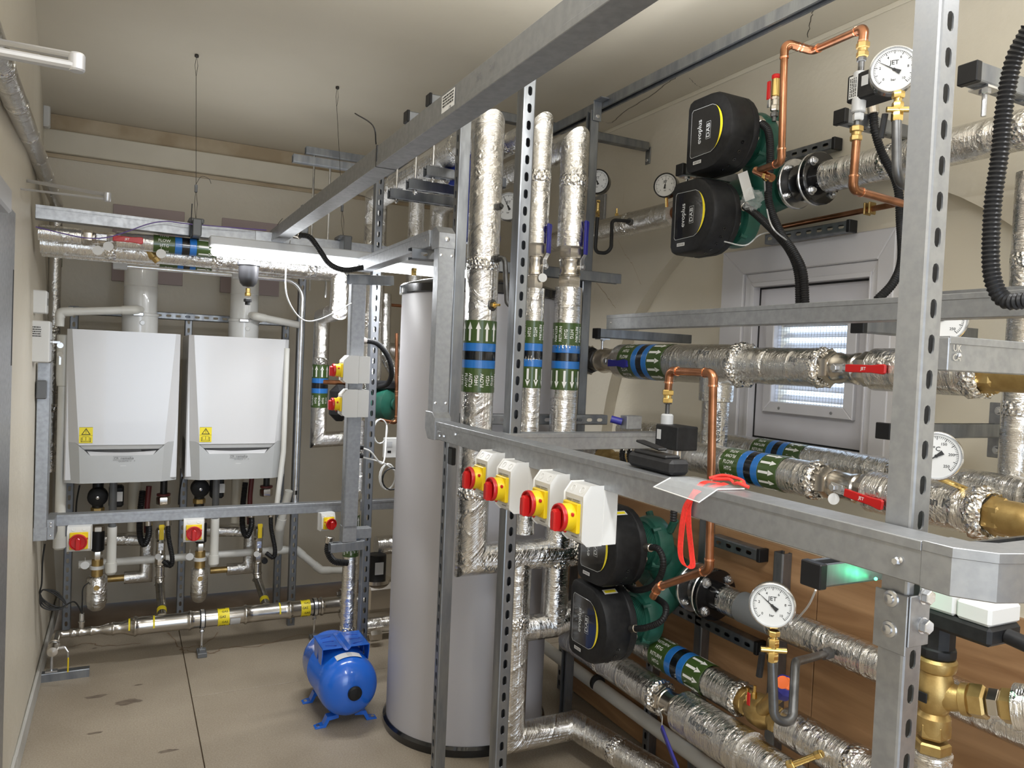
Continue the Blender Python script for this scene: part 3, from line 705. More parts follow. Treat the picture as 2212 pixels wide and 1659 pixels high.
for px in (425, 748):
    p = at(px, 490 if px < 500 else 525, y=UY-.01); g = G(); g.bb((p.x-.018, UY-.04, 2.07), (p.x+.018, UY+.11, 2.142), .004)
    g.bb((p.x-.03, UY+.0, 2.13), (p.x+.03, UY+.1, 2.15), .004)
    cl = tag(ob('suspension_clamp', g, M['mgrey']), 'grey clamp on the far tray %s' % ('above the taped pipes' if px < 500 else 'beside the overhead beam, with a barcode'), 'clamp', 'clamps hanging the far tray')
    q = at(425 if px < 500 else 729, 118 if px < 500 else 187, z=CEIL-.001)
    wi = thing('suspension_wire', 'thin dark suspension wire, %s' % ('the left one above the taped pipes' if px < 500 else 'the right one beside the big overhead beam'), 'wire', (q.x, q.y, 2.14))
    m = V((p.x, UY+.05, 2.15)); top = V(q); kx = m.lerp(top, .18)
    g = G(); g.cyl(kx, top-V((0, 0, .1)), .0011, 6); g.tube([top-V((0, 0, .1)), top+V((-.006, 0, -.05)), top, top+V((.006, 0, -.05)), top-V((0, 0, .1))], .001, 5)
    g.tube([kx, kx.lerp(m, .5)+V((-.006, 0, 0)), m, kx.lerp(m, .5)+V((.006, 0, 0)), kx], .001, 5); ob('wire', g, M['wire'], wi)
    g = G(); g.box(kx, (.012, .01, .034), .002); ob('gripper', g, M['mgrey'], wi)
    g = G(); g.tube(spline([kx+V((0, 0, .02)), kx+V((.02, 0, .055)), kx+V((.05, 0, .05)), kx+V((.06, 0, .03))], 5), .0011, 5)
    if px > 500: g = G(); g.tube(spline([kx+V((0, 0, .015)), kx+V((.02, 0, .06)), kx+V((.07, 0, .075)), kx+V((.14, 0, .06))], 5), .0011, 5)
    ob('wire_tail', g, M['wire'], wi); ob('anchor', G().hex(top-V((0, 0, .012)), Z, .009, .012), M['wire'], wi)
g = G(); pts = [(77, 490), (130, 503), (185, 514), (230, 513), (275, 500), (320, 484), (360, 478), (410, 484)]
g.tube(spline([at(a, b, y=UY-.035) for a, b in pts]+[V((.54, UY, 2.132))], 5), .0022, 6); tag(ob('cable', g, M['purple']), 'purple cable looping along the front of the far tray', 'cable')
g = G(); a = at(411, 512, y=UY-.03); b = at(415, 440, y=UY-.03); g.cyl(a, b, .002, 6); g.box((a.x, UY, 2.1), (.004, .058, .058)); tag(ob('cable_tie', g, M['black']), 'black cable tie standing up from the far tray', 'cable tie')
g = G(); a = at(600, 485, y=UY+.03); g.tube(spline([V((a.x-.01, UY+.05, 2.13)), a, a+V((.02, 0, .03))], 5), .0012, 5); tag(ob('wire_end', g, M['wire']), 'short wire end poking up where the overhead beam meets the tray', 'wire')
# ================================================================ light fittings
for x0, x1, l in ((.36, 1.02, 'long white tube light hanging under the far tray above the boilers'), (1.08, 1.42, 'second tube light, short lit stretch behind the trunking riser')):
    pass
lt = thing('tube_light', 'long white tube light hanging under the far tray above the boilers', 'light', (.36, UY-.03, 2.03))
a = at(452, 520, y=3.42)
g = G(); g.bb((a.x, 3.38, 2.030), (1.52, 3.46, 2.068), .004); ob('housing', g, M['lgrey'], lt)
g = G(); g.bb((a.x+.01, 3.375, 1.992), (1.50, 3.465, 2.030), .012); ob('diffuser', g, M['tube'], lt)
# ================================================================ pixel-station helpers
def _solve(n, o, d):      # point o+t*d with n.(P-CP)=0
    return V(o)+V(d)*(-(V(o)-CP).dot(n)/V(d).dot(n))
def yp(px, x, z): return _solve(CR*F_PX-CF*(px-1106), (x, 0, z), Y).y
def xp(px, y, z): return _solve(CR*F_PX-CF*(px-1106), (0, y, z), X).x
def zp(py, x, y): return _solve(CU*F_PX+CF*(py-829.5), (x, y, 0), Z).z
# ================================================================ pipe kit
def collar(p, ax, r, w=.03, name='foil_collar', parent=None, puff=.014):
    T = frame(p, ax); g = G(); n = 36; m = 8; vs = []; fs = []; rr = random.Random(int(p[0]*1e4))
    for i in range(n):
        j1 = rr.uniform(-.3, .3); 
        for j in range(m):
            b = 2*PI*j/m; q = r+puff*(.5+.5*math.cos(b))*(1+.35*rr.uniform(-1, 1)) ; h = w/2*math.sin(b)*(1+.2*j1)
            if j == m//2: q = r*.72
            a = 2*PI*i/n; vs.append(T @ V((q*math.cos(a), q*math.sin(a), h)))
    for i in range(n):
        for j in range(m): fs.append((i*m+j, ((i+1) % n)*m+j, ((i+1) % n)*m+(j+1) % m, i*m+(j+1) % m))
    g.add(vs, fs); return ob(name, g, M['crumple'], parent, 60)
def band(parent, p, ax, r, kind='FLOW', x0=None, full=True, k=1.0, n_arrow=None):
    """tape band starting at p along ax; lettering first, arrow heads pointing along ax"""
    ax = unit(ax); cm = cylmap(p, ax, x0 or -CF, r)
    secs = (('tgreen', .090), ('tblue', .030), ('tblack', .033), ('tblue', .030), ('tgreen', .085)); s = 0; first = None
    for i, (m, L) in enumerate(secs):
        L *= k; g = G(); g.lathe([(r+.0008, s), (r+.0016, s+.0006), (r+.0016, s+L-.0006), (r+.0008, s+L)], p, ax, 28, x0 or -CF, cap=False)
        o = ob('tape_band', g, M[m], parent, 40)
        if i == 0:
            g = G(); n = max(4, int(2*PI*r/(.042*k))); 
            for j in range(n):
                t = 2*PI*r*j/n; f = 1 if j % 2 == 0 else -1
                hh = .0135*k
                wrap_text(g, 'HTG', cm, s+L*.5, t+f*.011*k, hh, True, f, .0022); wrap_text(g, kind, cm, s+L*.5, t-f*.011*k, hh if kind == 'FLOW' else hh*.9, True, f, .0022)
            ob('lettering', g, M['whiteprint'], o, 0)
        if i == 4:
            n = n_arrow or max(6, int(2*PI*r/(.031*k)))
            for j in range(n):
                t0 = 2*PI*r*j/n; a = .0042*k; b = .0095*k; e = .0022; l0, l1, l2 = s+.008*k, s+.052*k, s+.078*k
                P = [(l0, -a), (l1, -a), (l1, a), (l0, a)]; gg = G(); gg.add([cm(u, t0+v, e) for u, v in P], [(0, 1, 2, 3)])
                gg.add([cm(l1, t0-b, e), cm(l2, t0, e), cm(l1, t0+b, e)], [(0, 1, 2)]); ob('arrow', gg, M['whiteprint'], o, 0)
        s += L
    return s
def seams(parent, pts, r, every=.42, rad=None):
    """foil tape joints as thin raised rings"""
    pts = [V(p) for p in pts]
    for a, b in zip(pts, pts[1:]):
        L = (b-a).length; k = every*.6
        while k < L-.08:
            g = G(); g.lathe([(r, -.022), (r+.0012, -.021), (r+.0016, 0), (r+.0012, .021), (r, .022)], a.lerp(b, k/L), b-a, 24, cap=False); ob('foil_tape', g, M['crumple'] if int(k*100) % 2 else M['foil'], parent, 50); k += every
def foil_pipe(label, pts, r, group=None, tape=True, name='insulated_pipe', cat='pipe', seg=28, extra=None):
    t = thing(name, label, cat, tuple(pts[0]), group)
    g = G(); g.tube(pts, r, seg); ob('insulation', g, M['foil'], t, 28)
    if extra:
        for pp, rr in extra: ob('insulation_branch', G().tube(pp, rr, 24), M['foil'], t, 28)
    if tape: seams(t, pts, r)
    return t
def printed(parent, s, p, ax, r, h, ang=0, x0=None, flip=1):
    g = G(); wrap_text(g, s, cylmap(p, ax, x0 or -CF, r), 0, ang*r, h, True, flip, .001); o = ob('printed_name', g, M['mgrey'], parent, 0); return o
def ball_valve(p, ax, r, L, stem, lev, color, label, lever_len=.13, tagd=False, mat='nickel', group=None, name='ball_valve'):
    p, ax, stem, lev = V(p), unit(ax), unit(stem), unit(lev); t = thing(name, label, 'valve', tuple(p), group)
    g = G(); T0 = p-ax*L/2
    g.lathe([(r*.80, 0), (r*.84, L*.27), (r*.84, L*.30), (r*.96, L*.32), (r*.96, L*.37), (r*.90, L*.39), (r*.90, L*.61), (r*.96, L*.63), (r*.96, L*.68), (r*.84, L*.70), (r*.84, L*.73), (r*.80, L)], T0, ax, 28)
    ob('body', g, M[mat], t, 40)
    for s in (.03, .71): ob('hex_end', G().hex(T0+ax*L*s, ax, r*1.04, L*.26, c=.08), M[mat], t)
    q = p+stem*r; ob('stem', G().cyl(p+stem*r*.8, q+stem*.012, .009, 12), M['nickel'], t); ob('nut', G().hex(q+stem*.010, stem, .011, .009), M['zinc'], t)
    side = stem.cross(lev); z0 = q+stem*.008
    T = Mx(((lev.x, side.x, stem.x, z0.x), (lev.y, side.y, stem.y, z0.y), (lev.z, side.z, stem.z, z0.z), (0, 0, 0, 1)))
    g = G(T); g.box((.008, 0, 0), (.04, .026, .003), .001); 
    g.add([(.026, -.011, -.0015), (.026, .011, -.0015), (.05, .010, .012), (.05, -.010, .012), (.026, -.011, .0015), (.026, .011, .0015), (.05, .010, .015), (.05, -.010, .015)], [(0, 3, 2, 1), (4, 5, 6, 7), (0, 1, 5, 4), (1, 2, 6, 5), (2, 3, 7, 6), (3, 0, 4, 7)])
    o = ob('lever', g, M['zinc'], t)
    g = G(T); n = 8; W = .0115; LL = lever_len-.045
    g.prism([(.048, -W*.9), (.06, -W), (.048+LL*.7, -W*.95), (.048+LL, -W*1.25), (.048+LL+.006, -W*.9), (.048+LL+.006, W*.9), (.048+LL, W*1.25), (.048+LL*.7, W*.95), (.06, W), (.048, W*.9)], Mx.Translation((0, 0, .009)), .009, .002) if False else None
    pr = [(.048, -W*.9), (.06, -W), (.048+LL*.7, -W*.95), (.048+LL, -W*1.25), (.048+LL+.006, -W*.9), (.048+LL+.006, W*.9), (.048+LL, W*1.25), (.048+LL*.7, W*.95), (.06, W), (.048, W*.9)]
    g2 = G(); g2.prism(pr, T @ Mx.Translation((0, 0, .0085)), .0095, .002); sl = ob('sleeve', g2, M[color], o)
    if color in ('red', 'lever'): g3 = G(); put_text(g3, 'JET', T @ Mx.Translation((.048+LL*.5, 0, .0183)), .009); ob('lettering', g3, M['whiteprint'] if color == 'red' else M['bluedk'], sl, 0)
    if tagd:
        e = z0+lev*.0+side*.012; g = G(); g.tube([e, e-Z*.03], .0008, 5); g.lathe([(.0165, -.0006), (.0165, .0006)], e-Z*.045, -CF, 20); ob('tag', g, M['paper'], t)
    return t
def disc_tag(p, label, r=.02, n=None):
    g = G(); g.lathe([(r, -.0006), (r, .0006)], p, n or (-CF+V((.2, 0, 0))), 22); g.tube([V(p)+Z*r, V(p)+Z*(r+.02)], .0008, 5); return tag(ob('valve_tag', g, M['paper']), label, 'tag')
def flange(parent, p, ax, r, th=.018, bolts=4, mat='zinc', name='flange', rot=PI/4, br=.009, x0=None, both=1):
    ax = unit(ax); g = G(); g.lathe([(r*.4, 0), (r-.003, 0), (r, .003), (r, th-.003), (r-.003, th), (r*.4, th)], p, ax, 36); f = ob(name, g, M[mat], parent)
    T = frame(p, ax, x0)
    for i in range(bolts):
        a = rot+2*PI*i/bolts; c = T @ V((math.cos(a)*r*.78, math.sin(a)*r*.78, 0))
        if both >= 1: g = G(); g.lathe([(br*1.5, 0), (br*1.5, .0025)], c+ax*th, ax, 14); g.hex(c+ax*(th+.002), ax, br*1.15, .011); g.cyl(c+ax*(th+.012), c+ax*(th+.02), br*.55, 8); ob('bolt', g, M['zinc'], f)
        if both == 2 or both < 0: g = G(); g.hex(c-ax*.001, -ax, br*1.15, .010); ob('bolt', g, M['zinc'], f)
    return f
def gauge(c, face, R, label, up=Z, depth=.044, needle=2.2, units=True, stem=None, case='gloss', dark_rim=False, temp=False, group=None):
    face = unit(face); t = thing('pressure_gauge' if not temp else 'temperature_gauge', label, 'gauge', tuple(c), group)
    T = frame(c, face, up) @ Mx.Rotation(-PI/2, 4, 'Z')       # local y up, x right seen from front
    g = G(T); g.lathe([(R*.9, -depth), (R, -depth+.004), (R, 0)], (0, 0, 0), Z, 36); ob('case', g, M[case], t)
    g = G(T); g.lathe([(R*1.02, -.006), (R*1.05, -.002), (R*1.04, .003), (R*.97, .005), (R*.93, .002), (R*.92, -.001)], (0, 0, 0), Z, 40, cap=False); ob('bezel', g, M['gloss' if dark_rim else 'zinc'], t, 60)
    g = G(T); g.lathe([(R*.94, -.001), (R*.94, .0005)], (0, 0, 0), Z, 36); di = ob('dial', g, M['paper'], t)
    g = G(T)
    for k in range(51):
        a = math.radians(225-270*k/50); l = R*.09 if k % 5 else R*.15; c1, s1 = math.cos(a), math.sin(a); w_ = R*.008 if k % 5 else R*.014
        g.add([(c1*R*.84-s1*w_, s1*R*.84+c1*w_, .0009), (c1*R*.84+s1*w_, s1*R*.84-c1*w_, .0009), (c1*(R*.84-l)+s1*w_, s1*(R*.84-l)-c1*w_, .0009), (c1*(R*.84-l)-s1*w_, s1*(R*.84-l)+c1*w_, .0009)], [(0, 3, 2, 1)])
    for r_ in (R*.84,):
        n = 48; A = [math.radians(225-270*k/n) for k in range(n+1)]
        g.add([(r_*math.cos(a), r_*math.sin(a), .0009) for a in A]+[((r_-R*.012)*math.cos(a), (r_-R*.012)*math.sin(a), .0009) for a in A], [(i, n+1+i, n+2+i, i+1) for i in range(n)])
    o = ob('scale', g, M['print'], di, 0); o['kind'] = 'stuff'
    g = G(); TT = T
    put_text(g, 'JET' if not temp else '°C', TT @ Mx.Translation((0, R*.30, .001)), R*.2)
    for k, s in enumerate(('0', '2', '4', '6', '8', '10') if not temp else ('0', '50', '100', '150', '200', '250')):
        a = math.radians(225-270*k/5); put_text(g, s, TT @ Mx.Translation((R*.58*math.cos(a), R*.58*math.sin(a), .001)), R*.12)
    put_text(g, 'bar' if not temp else '', TT @ Mx.Translation((0, -R*.45, .001)), R*.12) if not temp else None
    o = ob('lettering', g, M['print'], di, 0)
    g = G(T @ Mx.Rotation(needle, 4, 'Z')); g.add([(-R*.03, -R*.05, .003), (R*.03, -R*.05, .003), (R*.006, R*.78, .003), (-R*.006, R*.78, .003)], [(0, 1, 2, 3)]); g.add([(-R*.10, -R*.30, .003), (R*.10, -R*.30, .003), (R*.05, -R*.02, .003), (-R*.05, -R*.02, .003)], [(0, 1, 2, 3)]); g.lathe([(R*.07, .002), (R*.05, .005), (0, .005)], (0, 0, 0), Z, 12); ob('needle', g, M['print'], t)
    if stem: g = G(); g.cyl(V(c)-face*depth*.5-unit(up)*R*.9, V(stem), .007, 10); ob('stem', g, M['brass'], t)
    return t
def compression(p, ax, parent=None, k=1.0, name='compression_fitting', mat='brass'):
    g = G(); ax = unit(ax); p = V(p); g.hex(p, ax, .015*k, .014*k); g.cyl(p+ax*.013*k, p+ax*.022*k, .011*k, 14); g.hex(p+ax*.021*k, ax, .0135*k, .013*k); return ob(name, g, M[mat], parent)
def elbow_sleeves(parent, pts, r, bend):
    """soldered elbow collars at each end of every bend"""
    pts = [V(p) for p in pts]
    for i in range(1, len(pts)-1):
        a, b = (pts[i-1]-pts[i]), (pts[i+1]-pts[i]); an = a.angle(b); tl = bend/math.tan(an/2)
        A, B = pts[i]+a.normalized()*(tl+.012), pts[i]+b.normalized()*(tl+.012)
        g = G(); P = [A, pts[i], B]; g.tube(P, r*1.13, 14, bend, 6); ob('elbow', g, M['copper'], parent)
        for q, d in ((A, a), (B, b)): ob('solder_ring', G().cyl(q-d.normalized()*.003, q+d.normalized()*.002, r*1.22, 14), M['cubright'], parent)
def copper_run(label, pts, r=.011, bend=.022, name='copper_pipe', group=None):
    t = thing(name, label, 'pipe', tuple(pts[0]), group); ob('tube', G().tube(pts, r, 14, bend, 6), M['copper'], t); elbow_sleeves(t, pts, r, bend); return t
# ---------------------------------------------------------------- rotary isolator
def isolator(p, face, up, label, w=.085, h=.13, dp=.085, wide=False, ang=0, group='red and yellow rotary isolators'):
    """p = centre of the back; face = outward normal"""
    t = thing('isolator_switch', label, 'switch', tuple(p)); face, up = unit(face), unit(up)
    T = frame(p, face, up) @ Mx.Rotation(-PI/2, 4, 'Z')       # x right, y up, z out
    c = .018
    g = G(T); g.prism([(-w/2, -h/2), (w/2, -h/2), (w/2, h/2), (-w/2, h/2)], Mx.Identity(4), dp*.45, .003); ob('back_box', g, M['white'], t)
    # lid: prism across width with chamfered top and bottom
    g = G(T @ Mx(((0, 0, 1, -w/2+.001), (0, 1, 0, 0), (1, 0, 0, 0), (0, 0, 0, 1))))
    g.prism([(dp*.46, -h/2+.001), (dp*.86, -h/2+.001), (dp, -h/2+.012), (dp, h/2-.022), (dp*.82, h/2-.001), (dp*.46, h/2-.001)][::-1], Mx.Identity(4), w-.002, .0025); ob('lid', g, M['white'], t)
    for s in (-1, 1):
        g = G(T); g.lathe([(.0085, 0), (.009, .0015), (.0075, .0018), (.006, .0004), (0, .0004)], (s*w*.22, h/2-.012, dp*.9), (0, .55, .8), 14, cap=False); ob('screw_recess', g, M['white'], t)
    g = G(T); g.prism([(-w*.36, -h*.30), (w*.36, -h*.30), (w*.36, h*.30), (-w*.36, h*.30)], Mx.Translation((0, -h*.045, dp)), .0015); ob('label_plate', g, M['swgrey'], t)
    g = G(T); 
    gx = G()
    put_text(gx, 'ent', T @ Mx.Translation((-w*.2, h*.245-.003, dp+.0022)), .011); scribble(gx, T @ Mx.Translation((w*.13, h*.245-.003, dp+.0022)), w*.34, .009, 2); scribble(gx, T @ Mx.Translation((w*.12, -h*.375, dp+.0022)), w*.3, .006, 1)
    ob('lettering', gx, M['printgrey'], t, 0)
    S = w*.375; g = G(T); g.box((0, -h*.05, dp+.005), (S*2.0, S*2.1, .01), .002); ob('yellow_plate', g, M['yellow'], t)
    cy = -h*.05
    g = G(T); g.lathe([(S*.96, .008), (S*.96, .030), (S*.9, .032)], (0, cy, dp), Z, 32); co = ob('yellow_collar', g, M['yellow'], t)
    for a in (20, 160, 270):
        a = math.radians(a); g = G(T); g.box((S*.97*math.cos(a), cy+S*.97*math.sin(a), dp+.020), (.008, .008, .007), .002); ob('padlock_hole', g, M['red'], co)
    g = G(T); g.lathe([(S*.95, .031), (S*1.0, .033), (S*1.0, .037), (S*.95, .041), (S*.86, .041), (S*.8, .035), (0, .034)], (0, cy, dp), Z, 32, cap=False); kn = ob('knob_ring', g, M['red'], t)
    T2 = T @ Mx.Translation((0, cy, dp)) @ Mx.Rotation(ang, 4, 'Z')
    g = G(); g.prism([(-.0085, -S*.9), (.0085, -S*.9), (.010, -S*.3), (.009, S*.45), (0, S*.62), (-.009, S*.45), (-.010, -S*.3)], T2, .020, .003, .034); ob('handle', g, M['red'], kn)
    return t
# ---------------------------------------------------------------- twin circulator
def twin_pump(label, heads, xf, xc, za, ya0, ya1, xv, hs=1.0, name='twin_pump', lower=False):
    """heads: [(y,z)] of control heads, xf front plane x, xv volute x, pipe axis z = za"""
    t = thing(name, label, 'pump', (xc, heads[0][0], min(h[1] for h in heads)))
    W, H, D = .115*hs, .128*hs, .115*hs
    for y, z in heads:
        rs = []
        # D outline in (y,z): flat at +y, round at -y
        def outline(k):
            w, h = W*k, H*k; P = []
            for a in range(0, 181, 15):
                q = math.radians(90+a); P.append((-.0+math.cos(q)*w*1.05-.01*hs if False else math.cos(q)*w*1.0, math.sin(q)*h))
            c = .026*k*hs
            P = P[1:-1]
            P = [(w-c, h)]+[(0, h)]+P+[(0, -h)]+[(w-c, -h)]+[(w-c*.3, -h+c*.3), (w, -h+c), (w, h-c), (w-c*.3, h-c*.3)]
            return P
        n = len(outline(1)); secs = ((.90, 0), (.96, .004), (.995, .014), (1, .03), (1, D*.72), (.985, D*.74), (.985, D*.78), (1.0, D*.8), (1.0, D*.95), (.93, D))
        g = G(); vs = []; fs = []
        for k, dx in secs:
            O = outline(k); vs += [V((xf+dx*hs, y+p[0], z+p[1])) for p in O]
        for i in range(len(secs)-1):
            for j in range(n): a, b = i*n+j, i*n+(j+1) % n; fs.append((a, b, b+n, a+n))
        fs.append(tuple(range(n))[::-1]); fs.append(tuple((len(secs)-1)*n+j for j in range(n))); g.add(vs, fs)
        hd = ob('control_head', g, M['blackm'], t, 35)
        # display panel: x right on panel = -y ; drawn flat just proud of the front
        T = Mx(((0, 0, -1, xf-.0008), (-1, 0, 0, y), (0, 1, 0, z+.004), (0, 0, 0, 1)))
        P = [(-W*.74, -H*.58), (-W*.68, -H*.64)]+[(math.cos(a)*W*.62, math.sin(a)*H*.64) for a in [math.radians(-90+15*i) for i in range(1, 12)]]+[(-W*.68, H*.64), (-W*.74, H*.58)]
        g = G(); g.prism(P, T, .0022, .0006); dp = ob('display_panel', g, M['gloss'], hd)
        g = G(); m = len(P); k2 = .985
        g.add([T @ V((p[0], p[1], .0024)) for p in P]+[T @ V((p[0]*k2, p[1]*k2, .0024)) for p in P], [(i, (i+1) % m, m+(i+1) % m, m+i) for i in range(m)])
        TR = T @ Mx.Translation((0, 0, .0025)) @ Mx.Rotation(PI/2, 4, 'Z')
        put_text(g, 'evoplus', TR @ Mx.Translation((.0, W*.36, 0)), .021*hs, .95)
        put_text(g, 'DAB', TR @ Mx.Translation((-.004, -W*.02, 0)), .0165*hs, 1.1)
        b0 = (-.034*hs, .026*hs); c0 = W*.15
        for q in ((-.032, -.0115, .026, -.0105), (-.032, .0095, .026, .0105), (-.032, -.0115, -.031, .0105), (.025, -.0115, .026, .0105)):
            g.add([TR @ V((u*hs, v*hs-W*.02, 0)) for u, v in ((q[0], q[1]), (q[2], q[1]), (q[2], q[3]), (q[0], q[3]))], [(0, 1, 2, 3)])
        ob('panel_print', g, M['lgrey'], hd, 0)
        g = G(); A = [math.radians(-62+124*i/20) for i in range(21)]; 
        g.add([T @ V((math.cos(a)*W*.62, math.sin(a)*H*.64, .0027)) for a in A]+[T @ V((math.cos(a)*W*.62-.011*hs*max(0, math.cos(a*1.45)), math.sin(a)*H*.64, .0027)) for a in A], [(i, i+1, 22+i, 21+i) for i in range(20)]); ob('yellow_arc', g, M['sticker'], hd, 0)
        g = G(); T3 = T @ Mx.Translation((-W*.42, -H*.78, 0)); g.add([T3 @ V(q) for q in ((-.022, -.006, .001), (.022, -.006, .001), (.022, .006, .001), (-.022, .006, .001))], [(0, 1, 2, 3)]); lb = ob('label', g, M['paper'], hd, 0)
        g = G(); scribble(g, T3 @ Mx.Translation((0, 0, .0013)), .036, .008, 2); ob('lettering', g, M['print'], lb, 0)
        if lower:
            a = math.radians(122); c = V((xf+D*.42*hs, y+math.cos(a)*W*1.0*-1+W*.1, z+math.sin(a)*H*1.0)); nn = V((0, -.45, .9)); 
            T4 = frame(V((xf+D*.45, y-W*.42, z+H*.93)), (0, -.42, .9), X) ; g = G(); g.box(T4.translation, (.055, .022, .0012), 0, T4.to_3x3().to_4x4()); s_ = ob('warning_label', g, M['paper'], hd)
            g = G(); g.box(T4.translation+T4.to_3x3() @ V((0, 0, .001)), (.045, .012, .0008), 0, T4.to_3x3().to_4x4()); ob('yellow_print', g, M['sticker'], hd)
        for j in range(5):
            a = math.radians(205+j*14); c = V((xf+D*.48, y+math.cos(a)*W, z+math.sin(a)*H)); g = G(); g.lathe([(.0062*hs, -.002), (.0062*hs, .0012), (.004*hs, .0012), (.004*hs, -.001)], c, (0, math.cos(a), math.sin(a)), 10); ob('vent_hole', g, M['gloss'], hd)
        # motor
        x0 = xf+D*hs; Lm = xv-x0
        pr = [(.068*hs, 0)]
        k = 0
        while k < 9: s0 = .012+k*Lm*.065; pr += [(.0715*hs, s0+Lm*.006), (.0715*hs, s0+Lm*.034), (.068*hs, s0+Lm*.04), (.068*hs, s0+Lm*.06)]; k += 1
        pr += [(.074*hs, Lm*.62), (.082*hs, Lm*.68), (.084*hs, Lm*.9), (.07*hs, Lm)]
        ob('motor', G().lathe(pr, (x0, y, z), X, 32), M['green'], t, 40)
        for j in range(4): a = math.radians(45+90*j); g = G(); g.cyl((x0+Lm*.6, y+math.cos(a)*.078*hs, z+math.sin(a)*.078*hs), (x0+Lm*.88, y+math.cos(a)*.086*hs, z+math.sin(a)*.086*hs), .010*hs, 8); ob('motor_lug', g, M['green'], t)
        g = G(); g.cyl((x0-.02, y-W*.75, z-H*.2), (x0+.012, y-W*.75, z-H*.2), .012, 12, c=.002); ob('cable_gland', g, M['nickel'], t)
    g = G(); prv = [(.07*hs, -.04), (.088*hs, -.03), (.094*hs, 0), (.088*hs, .03), (.065*hs, .045)]
    for y, z in heads: g = G(); g.lathe(prv, (xv, y, z), X, 36); ob('volute', g, M['green'], t, 40)
    g = G(); ym = sum(h[0] for h in heads)/2
    g.lathe([(.05*hs, 0), (.062*hs, .02), (.078*hs, (ya0-ya1)*.3), (.078*hs, (ya0-ya1)*.7), (.065*hs, (ya0-ya1)-.02), (.06*hs, ya0-ya1)], (xc, ya0, za), -Y, 28)
    ob('casing', g, M['green'], t, 40)
    for (a, b) in (((xv, heads[0][0], heads[0][1]), (xc, ym, za)), ((xv, heads[1][0], heads[1][1]), (xc, ym, za))):
        g = G(); g.cyl(a, b, .06*hs, 18, .07*hs); ob('casing_neck', g, M['green'], t)
    for s in (-1, 1): g = G(); g.cyl((xv+.02, heads[0][0]+s*.05-.03, heads[0][1]+.06), (xv+.02, heads[0][0]+s*.075-.03, heads[0][1]+.105), .014, 10); ob('lifting_lug', g, M['green'], t)
    return t
# ================================================================ upright banded pipes
RYY = 2.56
def vx(px, py, y=RYY): return at(px, py, y=y).x
x1 = vx(1040, 640); z1t = at(1062, 232, y=RYY).z; zlow = at(1110, 1200, y=RYY).z
x2 = vx(1155, 620); z2t = at(1167, 245, y=RYY).z
x3 = vx(1228, 640); z3t = at(1243, 275, y=RYY).z
r1, r2, r3 = .060, .040, .054
ox = at(782, 450, y=4.05).x; zt1 = z1t-r1*1.4
OV = 4.02
p_up1 = foil_pipe('widest banded upright foil pipe, arrows pointing up, leftmost of the three', [(1.86, RYY, zlow), (x1, RYY, zlow), (x1, RYY, zt1), (x1+.02, OV, zt1), (x1+.02, OV, 1.25)], r1)
band(p_up1, (x1, RYY, at(1030, 848, y=RYY-.05).z), Z, r1, 'FLOW', -Y, k=.98)
p_up2 = foil_pipe('slim banded upright foil pipe with a blue-handled valve, middle of the three', [(x2, RYY, at(1148, 900, y=RYY).z-.45), (x2, RYY, at(1150, 623, y=RYY).z)], r2)
v2t = at(1160, 528, y=RYY).z
zt2 = z2t-r2*1.2
p_up2b = foil_pipe('slim upright foil pipe above the middle blue-handled valve, running back overhead', [(x2, RYY, v2t), (x2, RYY, zt2), (x2+.02, OV-.02, zt2), (x2+.02, OV-.02, 1.3)], r2+.004)
band(p_up2, (x2, RYY, at(1160, 693, y=RYY-.04).z), -Z, r2, 'RETURN', -Y, k=.95)
z3v0, z3v1 = at(1228, 622, y=RYY).z, at(1232, 535, y=RYY).z
p_up3 = foil_pipe('banded upright foil pipe furthest right of the three, arrows down', [(x3, RYY, at(1200, 1345, y=RYY).z), (x3, RYY, z3v0)], r3)
band(p_up3, (x3, RYY, at(1226, 697, y=RYY-.05).z), -Z, r3, 'RETURN', -Y, k=.97)
zt3 = z3t-r3*1.2
p_up3b = foil_pipe('foil pipe above the right blue-handled valve with a mitred top bend', [(x3, RYY, z3v1), (x3, RYY, zt3), (x3+.02, OV+.02, zt3), (x3+.02, OV+.02, 1.5)], r3+.001)
for x, r, z0, z1, l in ((x2, .022, at(1150, 623, y=RYY).z, v2t, 'ball valve with blue handle and round tag on the middle upright pipe'), (x3, .030, z3v0, z3v1, 'larger ball valve with blue handle on the right upright pipe')):
    ball_valve((x, RYY, (z0+z1)/2), Z, r*1.5, (z1-z0)+.01, V((.5, -.87, 0)), Z, 'lever', l, .17 if x == x3 else .15, tagd=(x == x2))
# fittings on the widest pipe
def boss(p, n, r=.014, l=.02, mat='siphon'): g = G(); g.hex(p, n, r, l); return g
n_ = V((.35, -.93, 0)).normalized(); q = V((x1, RYY, 0))+n_*r1
z = at(1063, 446, y=RYY-.05).z; g = boss(q+V((0, 0, z)), n_); g.hex(q+V((0, 0, z))+n_*.018, n_, .008, .01); tag(ob('plug', g, M['siphon']), 'dark hex plug high on the widest upright pipe', 'plug')
z = at(1058, 659, y=RYY-.05).z; pt = thing('drain_point', 'small brass test point on the widest upright pipe above its band', 'fitting', q+V((0, 0, z)))
ob('hole', G().lathe([(.022, 0), (.019, .002), (.012, .001)], q+V((0, 0, z)), n_, 14), M['siphon'], pt); ob('body', boss(q+V((0, 0, z)), n_, .012, .012).cyl(q+V((0, 0, z))+n_*.012, q+V((0, 0, z))+n_*.035, .0045, 10), M['brass'], pt)
z = at(1058, 558, y=RYY-.05).z; a = q+V((0, 0, z)); g = boss(a, n_, .016, .022)
